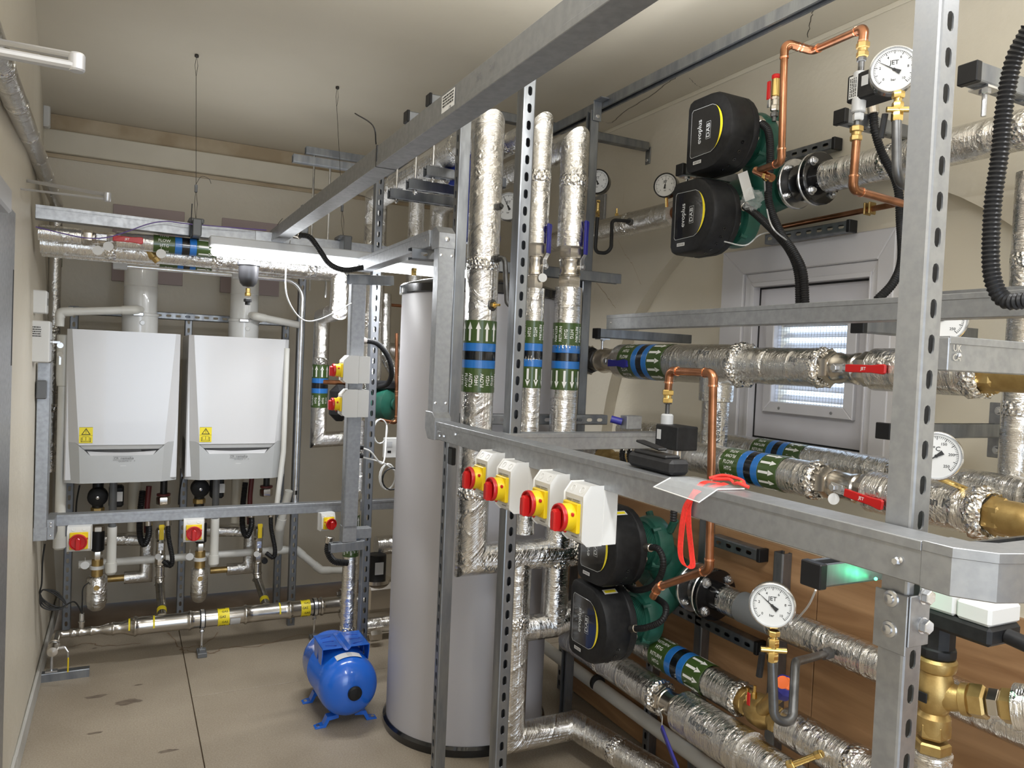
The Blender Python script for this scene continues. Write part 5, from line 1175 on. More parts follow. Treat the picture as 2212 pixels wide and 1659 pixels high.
printed(pl, 'King', (LPX, yp(1775, LPX, LPZ), LPZ), -Y, .05, .022, .25)
conduit_hose('black corrugated conduit looping from the upper head of the lower pumps', [at(1400, 1183, x=1.60), at(1422, 1186, x=1.60), at(1433, 1220, x=1.60), at(1415, 1262, x=1.62), at(1375, 1275, x=1.65), at(1352, 1262, x=1.68)], .0115)
conduit_hose('black corrugated conduit looping from the bottom head of the lower pumps', [at(1368, 1358, x=1.60), at(1395, 1356, x=1.60), at(1430, 1340, x=1.62), at(1438, 1310, x=1.65), at(1415, 1290, x=1.70)], .0115)
# gauge low right with cock and siphon
GX2 = 1.30
c = at(1668, 1308, x=GX2); gauge(c, V((-.72, -.66, .12)), .0485, 'chrome-rimmed pressure gauge in front of the plywood under the near tray', needle=.9)
t = thing('gauge_cock', 'brass gauge cock and U-shaped steel siphon under the lower gauge', 'valve', at(1668, 1400, x=GX2))
a = at(1672, 1362, x=GX2); b = at(1668, 1430, x=GX2); u_ = (a-b).normalized()
ob('body', G().hex(a, -u_, .0135, .012).cyl(a-u_*.01, a-u_*.02, .008, 12).hex(a-u_*.018, -u_, .0125, .018).hex(b+u_*.024, -u_, .0125, .022).cyl(a-u_*.03, b, .0095, 12), M['brass'], t)
m = a.lerp(b, .6); ob('plug', G().cyl(m-V((.025, -.012, 0)), m+V((.022, -.018, 0)), .0065, 12), M['brass'], t)
ob('handle', G().tube([m+V((.0, .03, -.02)), m+V((.0, .036, -.075))], .0075, 10), M['blackm'], t)
ob('siphon', G().tube([b, at(1672, 1555, x=GX2), at(1712, 1562, x=GX2+.04), at(1718, 1430, x=GX2+.12), at(1785, 1412, x=GX2+.52)], .0105, 14, .035, 7), M['siphon'], t)
ob('nut', G().hex(at(1777, 1414, x=GX2+.49), V((.8, -.1, .1)), .018, .03), M['siphon'], t)
# RETURN pipe, brass balancing valve, and its run
BX = 1.80; BZ = .5*(at(1480, 1443, x=BX).z+at(1780, 1610, x=BX).z)
y0 = yp(1375, BX, BZ); y1 = yp(1600, BX, BZ)
pb = foil_pipe('foil pipe banded return, below the lower pumps', [(BX, y0+.3, BZ), (BX, y1, BZ)], .056, tape=False); band(pb, (BX, yp(1425, BX, BZ), BZ), -Y, .056, 'RETURN', k=1.05); collar((BX, y1, BZ), Y, .042, .035, parent=pb)
y2 = yp(1700, BX, BZ)
t = thing('balancing_valve', 'brass balancing valve with blue and orange handwheel and red test tag', 'valve', (BX, y1, BZ))
ob('body', G().lathe([(.036, 0), (.04, .03), (.034, .035), (.05, .07), (.052, .11), (.036, .14), (.038, .15), (.038, abs(y2-y1))], (BX, y1, BZ), -Y, 24), M['brassdull'], t)
for dy in (.03, .15): ob('hex_end', G().hex((BX, y1-dy, BZ), -Y, .045, .025), M['brassdull'], t)
c = V((BX-.02, y1-.10, BZ)); e = at(1692, 1487, x=BX-.06); ob('bonnet', G().cyl(c, c.lerp(e, .7), .022, 16), M['brassdull'], t)
dd = (e-c).normalized(); ob('handwheel', G().lathe([(.02, -.02), (.032, -.015), (.036, 0), (.034, .02), (.024, .032), (0, .034)], e, dd, 10), M['lever'], t); ob('orange_cap', G().lathe([(.02, .03), (.018, .036), (0, .037)], e-CF*.0, dd, 16), M['orange'], t)
q = at(1690, 1474, x=BX-.12); ob('orange_disc', G().lathe([(.019, 0), (.017, .004), (0, .005)], q, -CF, 16), M['orange'], t)
for px, py, m_ in ((1615, 1500, 'red'), (1630, 1495, 'brass')): a = at(px, py, x=BX-.06); ob('test_point', G().hex(a-Z*.02, Z, .008, .02).cyl(a, a+Z*.02, .005, 8), M['brass'], t); 
ob('test_tag', G().box(at(1617, 1510, x=BX-.075), (.004, .014, .04), .002), M['red'], t)
pb2 = foil_pipe('foil pipe running from the brass balancing valve to the bottom edge', [(BX, y2, BZ), (BX, .4, BZ)], .056)
a = at(1765, 1655, x=BX-.05); 
# blue-lever line
CX2 = 1.72; CZ = .5*(at(1400, 1490, x=CX2).z+at(1560, 1590, x=CX2).z)
ya, yb, yc = yp(1425, CX2, CZ), yp(1480, CX2, CZ), 0
pc_ = foil_pipe('foil pipe above the grey waste pipe, left of the blue-handled valve', [(CX2, 2.72, CZ), (CX2, ya, CZ)], .058); collar((CX2, ya, CZ), Y, .048, .032, parent=pc_)
yv = yp(1478, CX2, CZ)
ball_valve((CX2, (ya+yv)/2, CZ), -Y, .047, abs(ya-yv)+.03, V((-1, .0, -.35)), V((-.15, -.75, -.5)), 'lever', 'ball valve with dark blue handle at the bottom of the picture', .19)
pc2 = foil_pipe('foil pipe right of the dark blue handled valve, stepping down in size', [(CX2, yv+.01, CZ), (CX2, .45, CZ)], .061); ob('insulation_sleeve', G().tube([(CX2, yv, CZ), (CX2, yp(1620, CX2, CZ), CZ)], .072, 26), M['foil'], pc2); printed(pc2, 'Kingspan', (CX2, yp(1545, CX2, CZ), CZ), -Y, .072, .023, -.4)
# grey waste pipe
DX2 = 1.93; a = at(1300, 1490, x=DX2); b = at(1500, 1620, x=DX2); DZ = (a.z+b.z)/2
t = thing('waste_pipe', 'pale grey plastic waste pipe sloping along the plywood at the bottom', 'pipe', (DX2, 2.9, DZ)); ob('pipe', G().tube([(DX2, 3.9, a.z+.01), (DX2, .6, b.z-.03)], .029, 20), M['pvc'], t)
a = at(1290, 1482, x=DX2); ob('clip', G().lathe([(.03, -.01), (.036, -.008), (.036, .008), (.03, .01)], (DX2, a.y, DZ+.005), Y, 20), M['rubber'], t)
g = G(); g.tube([(DX2, yp(1200, DX2, .6), at(1200, 1400, x=DX2).z), (DX2-.3, 2.62, .72)], .02, 14)
# drops from the three uprights
V1 = Mx.Diagonal((1, 1, 0, 1)).to_3x3(); xd = vx(1108, 1450); zb = at(1115, 1592, y=RYY).z; zm = at(1170, 1352, y=RYY).z; xm = vx(1195, 1352)
pd_ = foil_pipe('foil drop pipe behind the second strut post, bending towards the camera near the floor', [(xd, RYY, zlow), (xd, RYY, zb), (at(1240, 1568, y=RYY).x, RYY, zb), (V1 @ V((at(1240, 1568, y=RYY).x, RYY, 0)).lerp(V1 @ at(1371, 1645, z=zb), 3.2))+V((0, 0, zb))], .055)
ob('insulation_branch', G().tube([(xd, RYY, zm), (xm, RYY, zm), (1.86, RYY-.06, LPZ-.08)], .050, 26), M['foil'], pd_)
printed(p_up1, 'Kingspan', (vx(1065, 1200), RYY, zlow), X, r1, .024, .5)
# ================================================================ isolators under the near tray
IX = TX+.01
for i, (px, py, wpx) in enumerate(((1013, 1032, 1), (1060, 1056, 1), (1140, 1087, 1), (1207, 1117, 1))):
    k = at(px, py, x=IX-.125)
    isolator(V((IX, k.y, k.z+.006)), -X, Z, '%s red and yellow isolator under the near tray' % ('leftmost', 'second', 'third', 'rightmost')[i], .082, .128, .088)
c = at(992, 985, x=1.0); g = G(); g.bb((c.x-.03, c.y-.01, c.z-.03), (c.x-.015, c.y+.03, c.z+.028), .003); tag(ob('end_cap', g, M['black']), 'black end cap left of the leftmost tray isolator', 'cap')
# ================================================================ near post brackets
bz1 = at(1930, 1380, x=PDX-.022).z
t = thing('fixing_plate', 'bolted steel plates clamping the near post under the tray', 'plate', (PDX, PDY, bz1)); xf = PDX-.0235
za_, zb_ = at(1920, 1275, x=xf).z, at(1910, 1400, x=xf).z
g = G(); g.bb((xf-.003, PDY-.026, zb_), (xf, PDY+.026, za_), .001); pl_ = ob('plate', g, M['galv'], t)
for py in (1290, 1357): c = at(1915, py, x=xf-.003); ob('screw', G().lathe([(.0125, 0), (.0115, .002), (.0075, .003), (.0065, .006), (0, .007)], (xf-.003, PDY+.0, c.z), -X, 20), M['zinc'], pl_)
yf_ = PDY-.0235; g = G(); g.bb((PDX-.022, yf_-.004, zb_+.012), (PDX+.022, yf_, za_), .001); pl2 = ob('plate', g, M['galv'], t)
for py in (1287, 1350): c = at(1978, py, y=yf_); ob('bolt', G().lathe([(.012, 0), (.012, .002)], (PDX+.006, yf_-.004, c.z), -Y, 18).hex((PDX+.006, yf_-.006, c.z), -Y, .0105, .010), M['zinc'], pl2)
# ================================================================ three port valve at bottom right
VX, VY = None, None
ax_ = at(2020, 1480, x=1.33); VX, VY = ax_.x, ax_.y
def vz(py): return zp(py, VX, VY)
t = thing('mixing_valve', 'bronze three-port valve under a black and white actuator, lower right', 'valve', (VX, VY, vz(1659)))
zc = vz(1480); k = abs(vz(1400)-vz(1500))/100
ob('body', G().lathe([(30*k, vz(1585)-zc), (34*k, vz(1570)-zc), (34*k, vz(1545)-zc), (27*k, vz(1535)-zc), (36*k, vz(1515)-zc), (40*k, vz(1490)-zc), (34*k, vz(1462)-zc), (30*k, vz(1450)-zc), (37*k, vz(1445)-zc), (40*k, vz(1436)-zc), (40*k, vz(1424)-zc), (36*k, vz(1418)-zc), (20*k, vz(1416)-zc)], (VX, VY, zc), Z, 30), M['brassdull'], t)
out = V((.15, -1, 0)).normalized(); c = V((VX, VY, vz(1500)))
c2 = at(2095, 1512, x=VX+.015)
ob('branch', G().lathe([(24*k, 0), (30*k, .02), (26*k, (c2-c).length*.75), (33*k, (c2-c).length*.8), (33*k, (c2-c).length)], c, c2-c, 26), M['brassdull'], t)
ob('hex_nut', G().hex(c2, c2-c, .030, .028), M['brassdull'], t); ob('union', G().hex(c2+(c2-c).normalized()*.03, c2-c, .026, .02), M['nickel'], t); ob('hex_nut', G().hex(c2+(c2-c).normalized()*.05, c2-c, .030, .02), M['brassdull'], t)
c3 = c2+(c2-c).normalized()*.072
g = G(); cm = V((VX-.04, VY, vz(1498))); g.box((VX-.038, VY+.004, vz(1497)), (.003, .03, .018), .001); ob('rating_plate', g, M['black'], t)
pm = foil_pipe('foil pipe leaving the bronze three-port valve to the bottom right corner', [c3, c3+(c2-c).normalized()*.5], .040, tape=False)
zq = vz(1590); ob('union', G().hex((VX, VY, zq), Z, .030, .03).hex((VX, VY, zq-.028), Z, .032, .022), M['brassdull'], t)
foil_pipe('upright foil pipe under the bronze three-port valve', [(VX, VY, 0.02), (VX, VY, vz(1622))], .036, tape=False)
# actuator
t = thing('valve_actuator', 'black and white electric actuator on the bronze three-port valve', 'actuator', (VX, VY, vz(1416)))
ob('yoke', G().lathe([(.030, 0), (.032, .004), (.032, .015), (.029, .018), (.029, vz(1330)-vz(1416))], (VX, VY, vz(1416)), Z, 10), M['blackm'], t)
z0, z1_, z2_ = vz(1345), vz(1320), vz(1280)
T = Mx(((0, 1, 0, VX-.045), (1, 0, 0, VY), (0, 0, 1, 0), (0, 0, 0, 1)))
def ywp(px): return at(px, 1330, x=VX-.045).y
yL, yR = ywp(1985), ywp(2142)
za2, zb2, zc2 = at(2010, 1370, x=VX-.045).z, at(2060, 1318, x=VX-.045).z, at(2060, 1278, x=VX-.045).z
dsl = at(2130, 1350, x=VX-.045).z-at(2000, 1318, x=VX-.045).z
g = G(); g.bb((VX-.045, yR, zb2-.045), (VX+.045, yL, zb2-.012), .006); ob('base', g, M['blackm'], t)
g = G(); g.bb((VX-.044, yR+.002, zb2-.012), (VX+.044, (yL+yR)/2-.001, zb2+.022), .005); ob('cover', g, M['white'], t)
g = G(); g.bb((VX-.044, (yL+yR)/2, zb2-.012), (VX+.044, yL-.002, zb2+.026), .005); ob('cover', g, M['white'], t)
g = G(); g.cyl((VX, yR+.001, zb2-.028), (VX, yR-.05, zb2-.034), .013, 16, c=.003); ob('gland', g, M['blackm'], t)
conduit_hose('black ribbed cable tail leaving the actuator to the right edge', [(VX, yR-.045, zb2-.034), (VX+.0, yR-.09, zb2-.045), (VX+.01, yR-.16, zb2-.08), (VX+.02, yR-.24, zb2-.12)], .009, ends=False)
# white cable behind the lower gauge
g = G(); g.tube(spline([at(1762, 1275, x=1.6), at(1745, 1310, x=1.65), at(1715, 1345, x=1.75)], 6), .0028, 8); tag(ob('cable', g, M['white']), 'thin white cable from the green-lit arm to the foil pipe', 'cable')
# small brass drain on bottom pipe
a = at(1775, 1628, x=BX-.06); b = at(1715, 1650, x=BX-.1); t = thing('drain_cock', 'small brass drain cock on the foil pipe at the bottom edge', 'valve', a); ob('nipple', G().cyl(at(1785, 1625, x=BX-.04), a, .010, 12), M['nickel'], t); ob('body', G().hex(a, b-a, .012, .02).cyl(a, b, .009, 12).hex(b, b-a, .014, .02), M['brass'], t)
# ================================================================ things lying on the near tray
t = thing('radio_handset', 'black handheld device lying on the near tray', 'radio', at(1410, 1010, z=TZ1)); c = at(1408, 1018, z=TZ1+.001)
R_ = Mx.Rotation(math.radians(-93), 4, 'Z'); Tt = Mx.Translation((TX+.012, c.y, TZ1+.002)) @ R_
g = G(Tt); g.box((0, 0, .016), (.155, .046, .030), .007); ob('body', g, M['blackm'], t)
g = G(Tt); g.box((-.005, 0, .033), (.115, .036, .008), .003); ob('top_shell', g, M['black'], t)
g = G(Tt @ Mx.Rotation(math.radians(6), 4, 'Y')); g.box((-.03, .0, .046), (.085, .022, .005), .002); ob('belt_clip', g, M['black'], t)
g = G(Tt); g.cyl((-.072, -.005, .018), (-.088, -.005, .018), .009, 12, c=.002); ob('knob', g, M['black'], t)
# clear wallet with red lanyard
t = thing('badge_wallet', 'clear vinyl badge wallet draped over the edge of the near tray', 'wallet', at(1520, 1070, z=TZ1)); 
g = G(); ya_, yb_ = at(1440, 1035, z=TZ1).y, at(1560, 1060, z=TZ1).y; vs = []
P = [(at(1500, 1038, x=TX+.02), at(1610, 1052, x=TX+.02)), (at(1480, 1040, x=TX-.0), at(1590, 1062, x=TX)), (V((TX-.028, at(1448, 1040, x=TX-.028).y, TZ1+.003)), V((TX-.028, at(1550, 1065, x=TX-.028).y, TZ1+.003))), (at(1412, 1052, x=TX-.06), at(1510, 1085, x=TX-.06)), ]
P[0] = (V((TX+.024, P[2][0].y-.01, TZ1+.0035)), V((TX+.024, P[2][1].y-.01, TZ1+.0035))); P[1] = (V((TX, P[2][0].y-.005, TZ1+.0035)), V((TX, P[2][1].y-.005, TZ1+.0035)))
for a, b in P: vs += [a, b]
g.add(vs, [(2*i, 2*i+1, 2*i+3, 2*i+2) for i in range(len(P)-1)]); g.add([V(v)+V((0, 0, .002)) for v in vs], [(2*i, 2*i+1, 2*i+3, 2*i+2) for i in range(len(P)-1)]); ob('wallet', g, M['clear'], t, 60)
g = G(); L3 = [P[3][0], P[3][1], P[2][1], P[1][1]]; g.tube([P[2][0], P[3][0], P[3][1], P[2][1], P[0][1]], .0012, 6); ob('edge_weld', g, M['white'], t)
ln = thing('lanyard', 'bright red lanyard hanging in a loop over the near tray', 'lanyard', at(1490, 1150, x=TX-.04))
def ribbon(pts, w, wd):
    P = spline(pts, 8); vs = []; 
    for i, p in enumerate(P): vs += [p-V(wd)*w/2, p+V(wd)*w/2]
    g = G(); n = len(P); m = len(vs)
    g.add(vs+[V(v)+V((-.0012, 0, 0)) for v in vs], [(2*i, 2*i+1, 2*i+3, 2*i+2) for i in range(n-1)]+[(m+2*i+2, m+2*i+3, m+2*i+1, m+2*i) for i in range(n-1)]+[(2*i+2, m+2*i+2, m+2*i, 2*i) for i in range(n-1)]+[(2*i+1, m+2*i+1, m+2*i+3, 2*i+3) for i in range(n-1)]); return g
xx = TX-.034
a = [V((TX+.015, at(1545, 1050, x=TX).y, TZ1+.006)), V((TX-.02, at(1520, 1055, x=TX-.02).y, TZ1+.007)), at(1492, 1078, x=xx), at(1478, 1110, x=xx), at(1470, 1190, x=xx-.004), at(1480, 1222, x=xx-.006), at(1496, 1222, x=xx-.004), at(1494, 1190, x=xx), at(1488, 1130, x=xx+.001), at(1490, 1085, x=xx+.001), at(1510, 1060, x=TX-.03), V((TX+.01, at(1560, 1050, x=TX).y, TZ1+.009))]
ob('strap', ribbon(a, .014, (0, 1, .1)), M['lanyard'], ln, 60)
g = G(); c = V((TX+.015, at(1575, 1045, z=TZ1).y, TZ1+.01)); g.tube(spline([c, c+V((.01, -.03, .004)), c+V((.005, -.05, 0)), c+V((-.005, -.07, .004)), c+V((0, -.09, 0))], 6), .003, 8); ob('cord', g, M['lanyard'], ln)
g = G(); g.tube(spline([c+V((0, .01, 0)), c+V((.015, -.01, .008)), c+V((.02, -.05, .006)), c+V((.01, -.07, 0))], 6), .003, 8); ob('cord', g, M['lanyard'], ln); ob('crimp', G().cyl(c+V((.004, -.052, .004)), c+V((.004, -.066, .004)), .004, 10), M['brass'], ln)
# green indicator light on the arm under the tray
a = at(1868, 1243, x=1.22); g = G(); g.ball(a+V((0, -.023, .0)), .003, 8, 6); gl = tag(ob('indicator_lamp', g, M['greenled']), 'tiny green indicator lamp on the strut arm under the near tray', 'lamp')
l = bpy.data.lights.new('green_glow', 'POINT'); l.energy = .06; l.color = (.1, 1, .45); l.shadow_soft_size = .004; o = bpy.data.objects.new('green_glow', l); COL.objects.link(o); o.location = a+V((0, -.05, .0))
# ================================================================ hot water cylinder
CYX, CYY, CYR = 1.395, 3.065, .347
ztop = at(872, 618, x=CYX-CYR*.8).z
ztop = zp(618, 1.14, 3.3)-.01
t = thing('hot_water_cylinder', 'tall pale grey hot water cylinder with black rim at top and foot', 'cylinder', (CYX, CYY, 0))
ob('jacket', G().lathe([(CYR-.004, .03), (CYR, .034), (CYR, ztop-.03), (CYR-.004, ztop-.02)], (CYX, CYY, 0), Z, 72), M['cyl'], t)
ob('lid', G().lathe([(CYR+.004, ztop-.045), (CYR+.012, ztop-.04), (CYR+.012, ztop-.008), (CYR+.004, ztop), (CYR*.8, ztop+.02), (0, ztop+.03)], (CYX, CYY, 0), Z, 60), M['gloss'], t)
ob('base_ring', G().lathe([(CYR+.012, 0), (CYR+.014, .03), (CYR+.004, .04)], (CYX, CYY, 0), Z, 60), M['gloss'], t)
a = math.radians(-92); g = G(); g.box((CYX+(CYR+.0)*math.cos(a), CYY+(CYR)*math.sin(a), ztop/2), (.012, .004, ztop-.09), .001); ob('jacket_seam', g, M['cyl'], t)
cc = at(885, 605, y=3.0); ob('anode_fitting', G().hex((cc.x, 2.95, ztop+.02), Z, .012, .03), M['brass'], t)
# ================================================================ blue expansion vessel lying on feet
ex, ey0, ey1, ez, er = .895, 3.10, 3.60, .172, .128
t = thing('expansion_vessel', 'bright blue expansion vessel lying on four feet on the floor, black cap in its end', 'vessel', (ex, 3.3, 0))
L = ey1-ey0
prof = [(0.0, -.0), (er*.35, .004), (er*.68, .018), (er*.88, .042), (er*.97, .068), (er, .095), (er, L*.60), (er+.002, L*.605), (er+.002, L*.615), (er, L*.62), (er, L-.095), (er*.97, L-.068), (er*.88, L-.042), (er*.68, L-.018), (0, L)]
ob('shell', G().lathe(prof, (ex, ey0, ez), Y, 48, cap=False), M['blue'], t, 60)
ob('end_cap', G().lathe([(.026, -.004), (.030, -.010), (.030, -.018), (.024, -.024), (0, -.027)][::1], (ex+.005, ey0+.008, ez-.0), Y, 24, cap=False), M['black'], t)
for sx in (-1, 1):
    for y in (3.205, 3.46):
        g = G(); o1 = V((ex+sx*.055, y-.018, .045)); 
        P = [(sx*.035, .05), (sx*.085, .045), (sx*.10, .012), (sx*.135, .004), (sx*.135, 0), (sx*.09, 0), (sx*.075, .028), (sx*.035, .033)]
        if sx < 0: P = P[::-1]
        g.prism([(p[0], p[1]) for p in P][::-1], Mx(((1, 0, 0, ex), (0, 0, 1, y-.018), (0, 1, 0, 0), (0, 0, 0, 1))), .038, .001); f = ob('foot', g, M['blue'], t)
        ob('washer', G().lathe([(.010, 0), (.010, .003), (.004, .003)], (ex+sx*.118, y, .006), Z, 14), M['zinc'], f)
pz = ez+er+.022; g = G()
g.bb((ex-.105, 3.235, pz-.003), (ex-.018, 3.415, pz), .001); g.bb((ex+.018, 3.235, pz-.003), (ex+.105, 3.415, pz), .001)
g.add([(ex-.018, 3.225, pz), (ex-.006, 3.225, pz-.012), (ex+.006, 3.225, pz-.012), (ex+.018, 3.225, pz), (ex-.018, 3.42, pz), (ex-.006, 3.42, pz-.012), (ex+.006, 3.42, pz-.012), (ex+.018, 3.42, pz)], [(0, 1, 5, 4), (1, 2, 6, 5), (2, 3, 7, 6)])
mp = ob('mounting_plate', g, M['blue'], t)
for sx in (-1, 1):
    for y in (3.25, 3.33): g = G(); g.prism([(y, pz-.075), (y+.05, pz-.075), (y+.066, pz-.02), (y+.066, pz), (y-.012, pz), (y-.012, pz-.03)], Mx(((0, 0, 1, ex+sx*.103-.0015), (1, 0, 0, 0), (0, 1, 0, 0), (0, 0, 0, 1))), .003); ob('plate_leg', g, M['blue'], mp)
    for k, (y, a) in enumerate(((3.27, .35), (3.32, 0), (3.37, -.35))):
        g = G(Mx.Translation((ex+sx*.062, y, pz+.0006)) @ Mx.Rotation(sx*a, 4, 'Z')); g.box((0, 0, 0), (.045, .0035, .0008)); g.box((-sx*.022, 0, 0), (.010, .008, .0008)); ob('slot', g, M['bluedk'], mp)
g = G(); cm = cylmap((ex, ey0+.075, ez), Y, Z, er+.0012); n = 10
for i in range(n):
    a0, a1 = (-.22+.44*i/n)*er*2, (-.22+.44*(i+1)/n)*er*2; g.add([cm(0, a0), cm(0, a1), cm(.05, a1), cm(.05, a0)], [(0, 1, 2, 3)])
lb = ob('label', g, M['paper'], t, 60); g = G()
for k in range(4): wrap_text(g, ('llll ll lllll', 'lll llll ll ll', 'lllll lll llll', 'll lll llll l')[k], cm, .041-k*.011, .004, .0048, False, 1, .0006)
ob('lettering', g, M['print'], lb, 0)
# ================================================================ boilers
def boiler(x0, label, group='pair of white wall boilers'):
    t = thing('boiler', label, 'boiler', (x0+.25, 4.2, .92)); z0 = .918; W = .5; H = .748; yf = 4.2
    P = lambda u, v, d=0: V((x0+u, yf+d, z0+v))
    g = G(); g.bb(P(0, .01, .03), P(W, H, .50), .006); ob('case', g, M['enamel'], t)
    # upper front with raised tapering middle
    top = [P(0, H, .03), P(.022, H, 0), P(W-.022, H, 0), P(W, H, .03)]
    bot = [P(0, .202, .04), P(.062, .188, 0), P(W-.062, .188, 0), P(W, .202, .04)]
    bk = [P(0, H, .06), P(W, H, .06)]
    g = G(); g.add(top+bot+[P(.045, .2, .012), P(W-.045, .2, .012)], [(1, 0, 4, 8, 5), (2, 1, 5, 6), (3, 2, 6, 9, 7)]); g.add([top[0], top[1], top[2], top[3], bk[1], bk[0]], [(0, 1, 2, 3, 4, 5)])
    ob('front_panel', g, M['enamel'], t, 10)
    # lower cover
    a = [(0, .202, .04), (.045, .200, .012), (.062, .186, 0), (.112, .137, -.004), (.388, .137, -.004), (W-.062, .186, 0), (W-.045, .200, .012), (W, .202, .04)]
    b = [(0, 0, .05), (.065, 0, .008), (.07, 0, .006), (.15, 0, .004), (.35, 0, .004), (W-.07, 0, .006), (W-.065, 0, .008), (W, 0, .05)]
    g = G(); g.add([P(*p) for p in a+b], [(i, i+8, i+9, i+1) for i in range(7)]); g.add([P(*p) for p in b]+[P(W, 0, .3), P(0, 0, .3)], [tuple(range(10))]); cv = ob('lower_cover', g, M['cover'], t, 12)
    for s in (0, 1): g = G(); u = s*W; g.add([P(u, .202, .04), P(u, 0, .05), P(u, 0, .3), P(u, .202, .3)], [(0, 1, 2, 3)]); ob('cover_side', g, M['cover'], cv)
    g = G(); g.add([P(.064, .187, .004), P(W-.064, .187, .004), P(W-.082, .166, .008), P(.082, .166, .008)], [(0, 1, 2, 3)]); ob('handle_band', g, M['cover'], cv)
    g = G(); g.add([P(.08, .168, .03), P(W-.08, .168, .03), P(W-.10, .145, .03), P(.10, .145, .03)], [(0, 1, 2, 3)]); ob('handle_recess', g, M['printgrey'], cv)
    n = 10; q = [(.095+(W-.19)*i/n) for i in range(n+1)]
    g = G(); g.add([P(u, .157-.009*(1-((u-.25)/.155)**2), .022) for u in q]+[P(.112+(W-.224)*i/n, .137, -.003) for i in range(n+1)], [(i, i+1, n+2+i, n+1+i) for i in range(n)]); ob('handle_lip', g, M['enamel'], cv)
    g = G(); g.add([P(.175, .0985, .0), P(.325, .0985, .0), P(.31, .094, .0), P(.195, .094, .0)], [(0, 1, 2, 3)]); ob('slot_trim', g, M['enamel'], cv)
    g = G(); g.add([P(.192, .0988, -.001), P(.308, .0988, -.001), P(.303, .095, -.001), P(.2, .095, -.001)], [(0, 1, 2, 3)]); ob('slot', g, M['black'], cv)
    g = G(); g.add([P(.243, .092, -.001), P(.268, .092, -.001), P(.268, .083, -.001), P(.243, .083, -.001)], [(0, 1, 2, 3)]); ob('small_label', g, M['paper'], cv)
    TX_ = lambda u, v: Mx(((1, 0, 0, x0+u), (0, 0, 1, yf-.0055), (0, 1, 0, z0+v), (0, 0, 0, 1)))
    g = G(); put_text(g, 'remeha', TX_(.272, .122), .0125, 1.15)
    put_text(g, 'CR', TX_(.224, .122), .0105, 1.1); 
    for v in (.1305, .1135): g.add([TX_(.253, v) @ V(p) for p in ((-.043, -.0006, 0), (.043, -.0006, 0), (.043, .0006, 0), (-.043, .0006, 0))], [(0, 1, 2, 3)])
    put_text(g, 'QUINTA', TX_(.256, .107), .0058, 1.5); put_text(g, 'ace', TX_(.287, .107), .0045); put_text(g, '45', TX_(.305, .108), .0045); ob('lettering', g, M['printgrey'], cv, 0)
    # sticker
    S = lambda u, v, d=-.0012: P(.062+u, .198+v, d)
    g = G(); g.add([S(0, 0), S(.058, 0), S(.058, .078), S(0, .078)], [(0, 1, 2, 3)]); st = ob('warning_sticker', g, M['sticker'], t)
    g = G(); d = -.0022
    for k in (0, .037, .077): g.add([S(0, k, d), S(.058, k, d), S(.058, k+.0008, d), S(0, k+.0008, d)], [(0, 1, 2, 3)])
    A = [(.009, .041), (.049, .041), (.029, .073)]; B = [(.0145, .0442), (.0435, .0442), (.029, .0675)]
    for i in range(3): g.add([S(*A[i], d), S(*A[(i+1) % 3], d), S(*B[(i+1) % 3], d), S(*B[i], d)], [(0, 1, 2, 3)])
    g.add([S(.0275, .062, d), S(.0305, .062, d), S(.0296, .052, d), S(.0284, .052, d)], [(0, 3, 2, 1)]); g.add([S(.0278, .0475, d), S(.0302, .0475, d), S(.0302, .05, d), S(.0278, .05, d)], [(0, 1, 2, 3)])
    for u0, u1 in ((.015, .0285), (.0295, .043)):
        for q in ((u0, .012, u1, .0128), (u0, .031, u1, .0318), (u0, .012, u0+.0008, .0318), (u1-.0008, .012, u1, .0318)): g.add([S(q[0], q[1], d), S(q[2], q[1], d), S(q[2], q[3], d), S(q[0], q[3], d)], [(0, 1, 2, 3)])
    for u in (.008, .010, .012, .0455, .0475, .0495): g.add([S(u, .006, d), S(u+.0008, .006, d), S(u+.0008, .028, d), S(u, .028, d)], [(0, 1, 2, 3)])
    g.add([S(.008, .006, d), S(.050, .006, d), S(.050, .0075, d), S(.008, .0075, d)], [(0, 1, 2, 3)]); ob('pictogram', g, M['print'], st, 0)
    return t
boiler(-.250, 'left white boiler with yellow warning sticker, foil pipes above it'); boiler(.290, 'right white boiler with yellow warning sticker, under the long tube light')
# flues with wall plates
def flue(px, r, label, zb=1.668, y=4.45):
    x = xp(px, y, 1.85); t = thing('flue_pipe', label, 'flue', (x, y, zb)); zt = 2.13
    ob('flue_tube', G().tube([(x, y, zb), (x, y, zt+.06), (x, 5.22, zt+.09)], r, 36, .12, 6), M['flue'], t, 40)
    ob('flue_base', G().lathe([(r*1.08, zb), (r*1.08, zb+.085), (r*1.12, zb+.088), (r*1.12, zb+.10), (r*1.0, zb+.104)], (x, y, 0), Z, 36), M['flue'], t)
    for z in (zb+.24, zb+.36): ob('flue_joint', G().lathe([(r, z-.004), (r*1.03, z), (r, z+.004)], (x, y, 0), Z, 36, cap=False), M['flue'], t, 60)
    ob('test_port', G().cyl((x+.01, y-r*.9, zb+.05), (x+.01, y-r*1.15, zb+.05), .013, 14, c=.002), M['flue'], t); ob('clamp_screw', G().box((x-.01, y-r*1.15, zb+.093), (.05, .012, .018), .003), M['zinc'], t)
    return x, t
fx1, f1 = flue(304, .080, 'left white flue pipe rising from the first boiler'); fx2, f2 = flue(528, .074, 'right white flue pipe behind the black air vent')
for (a, b, c, d, l) in ((245, 440, 383, 617, 'left'), (480, 470, 592, 640, 'right')):
    p, q = at(a, b, y=5.24), at(c, d, y=5.24); g = G(); g.bb((p.x, 5.238, q.z), (q.x+.03, 5.249, p.z), .002); tag(ob('flue_plate', g, M['plate']), 'mauve square plate on the back wall round the %s flue' % l, 'plate')
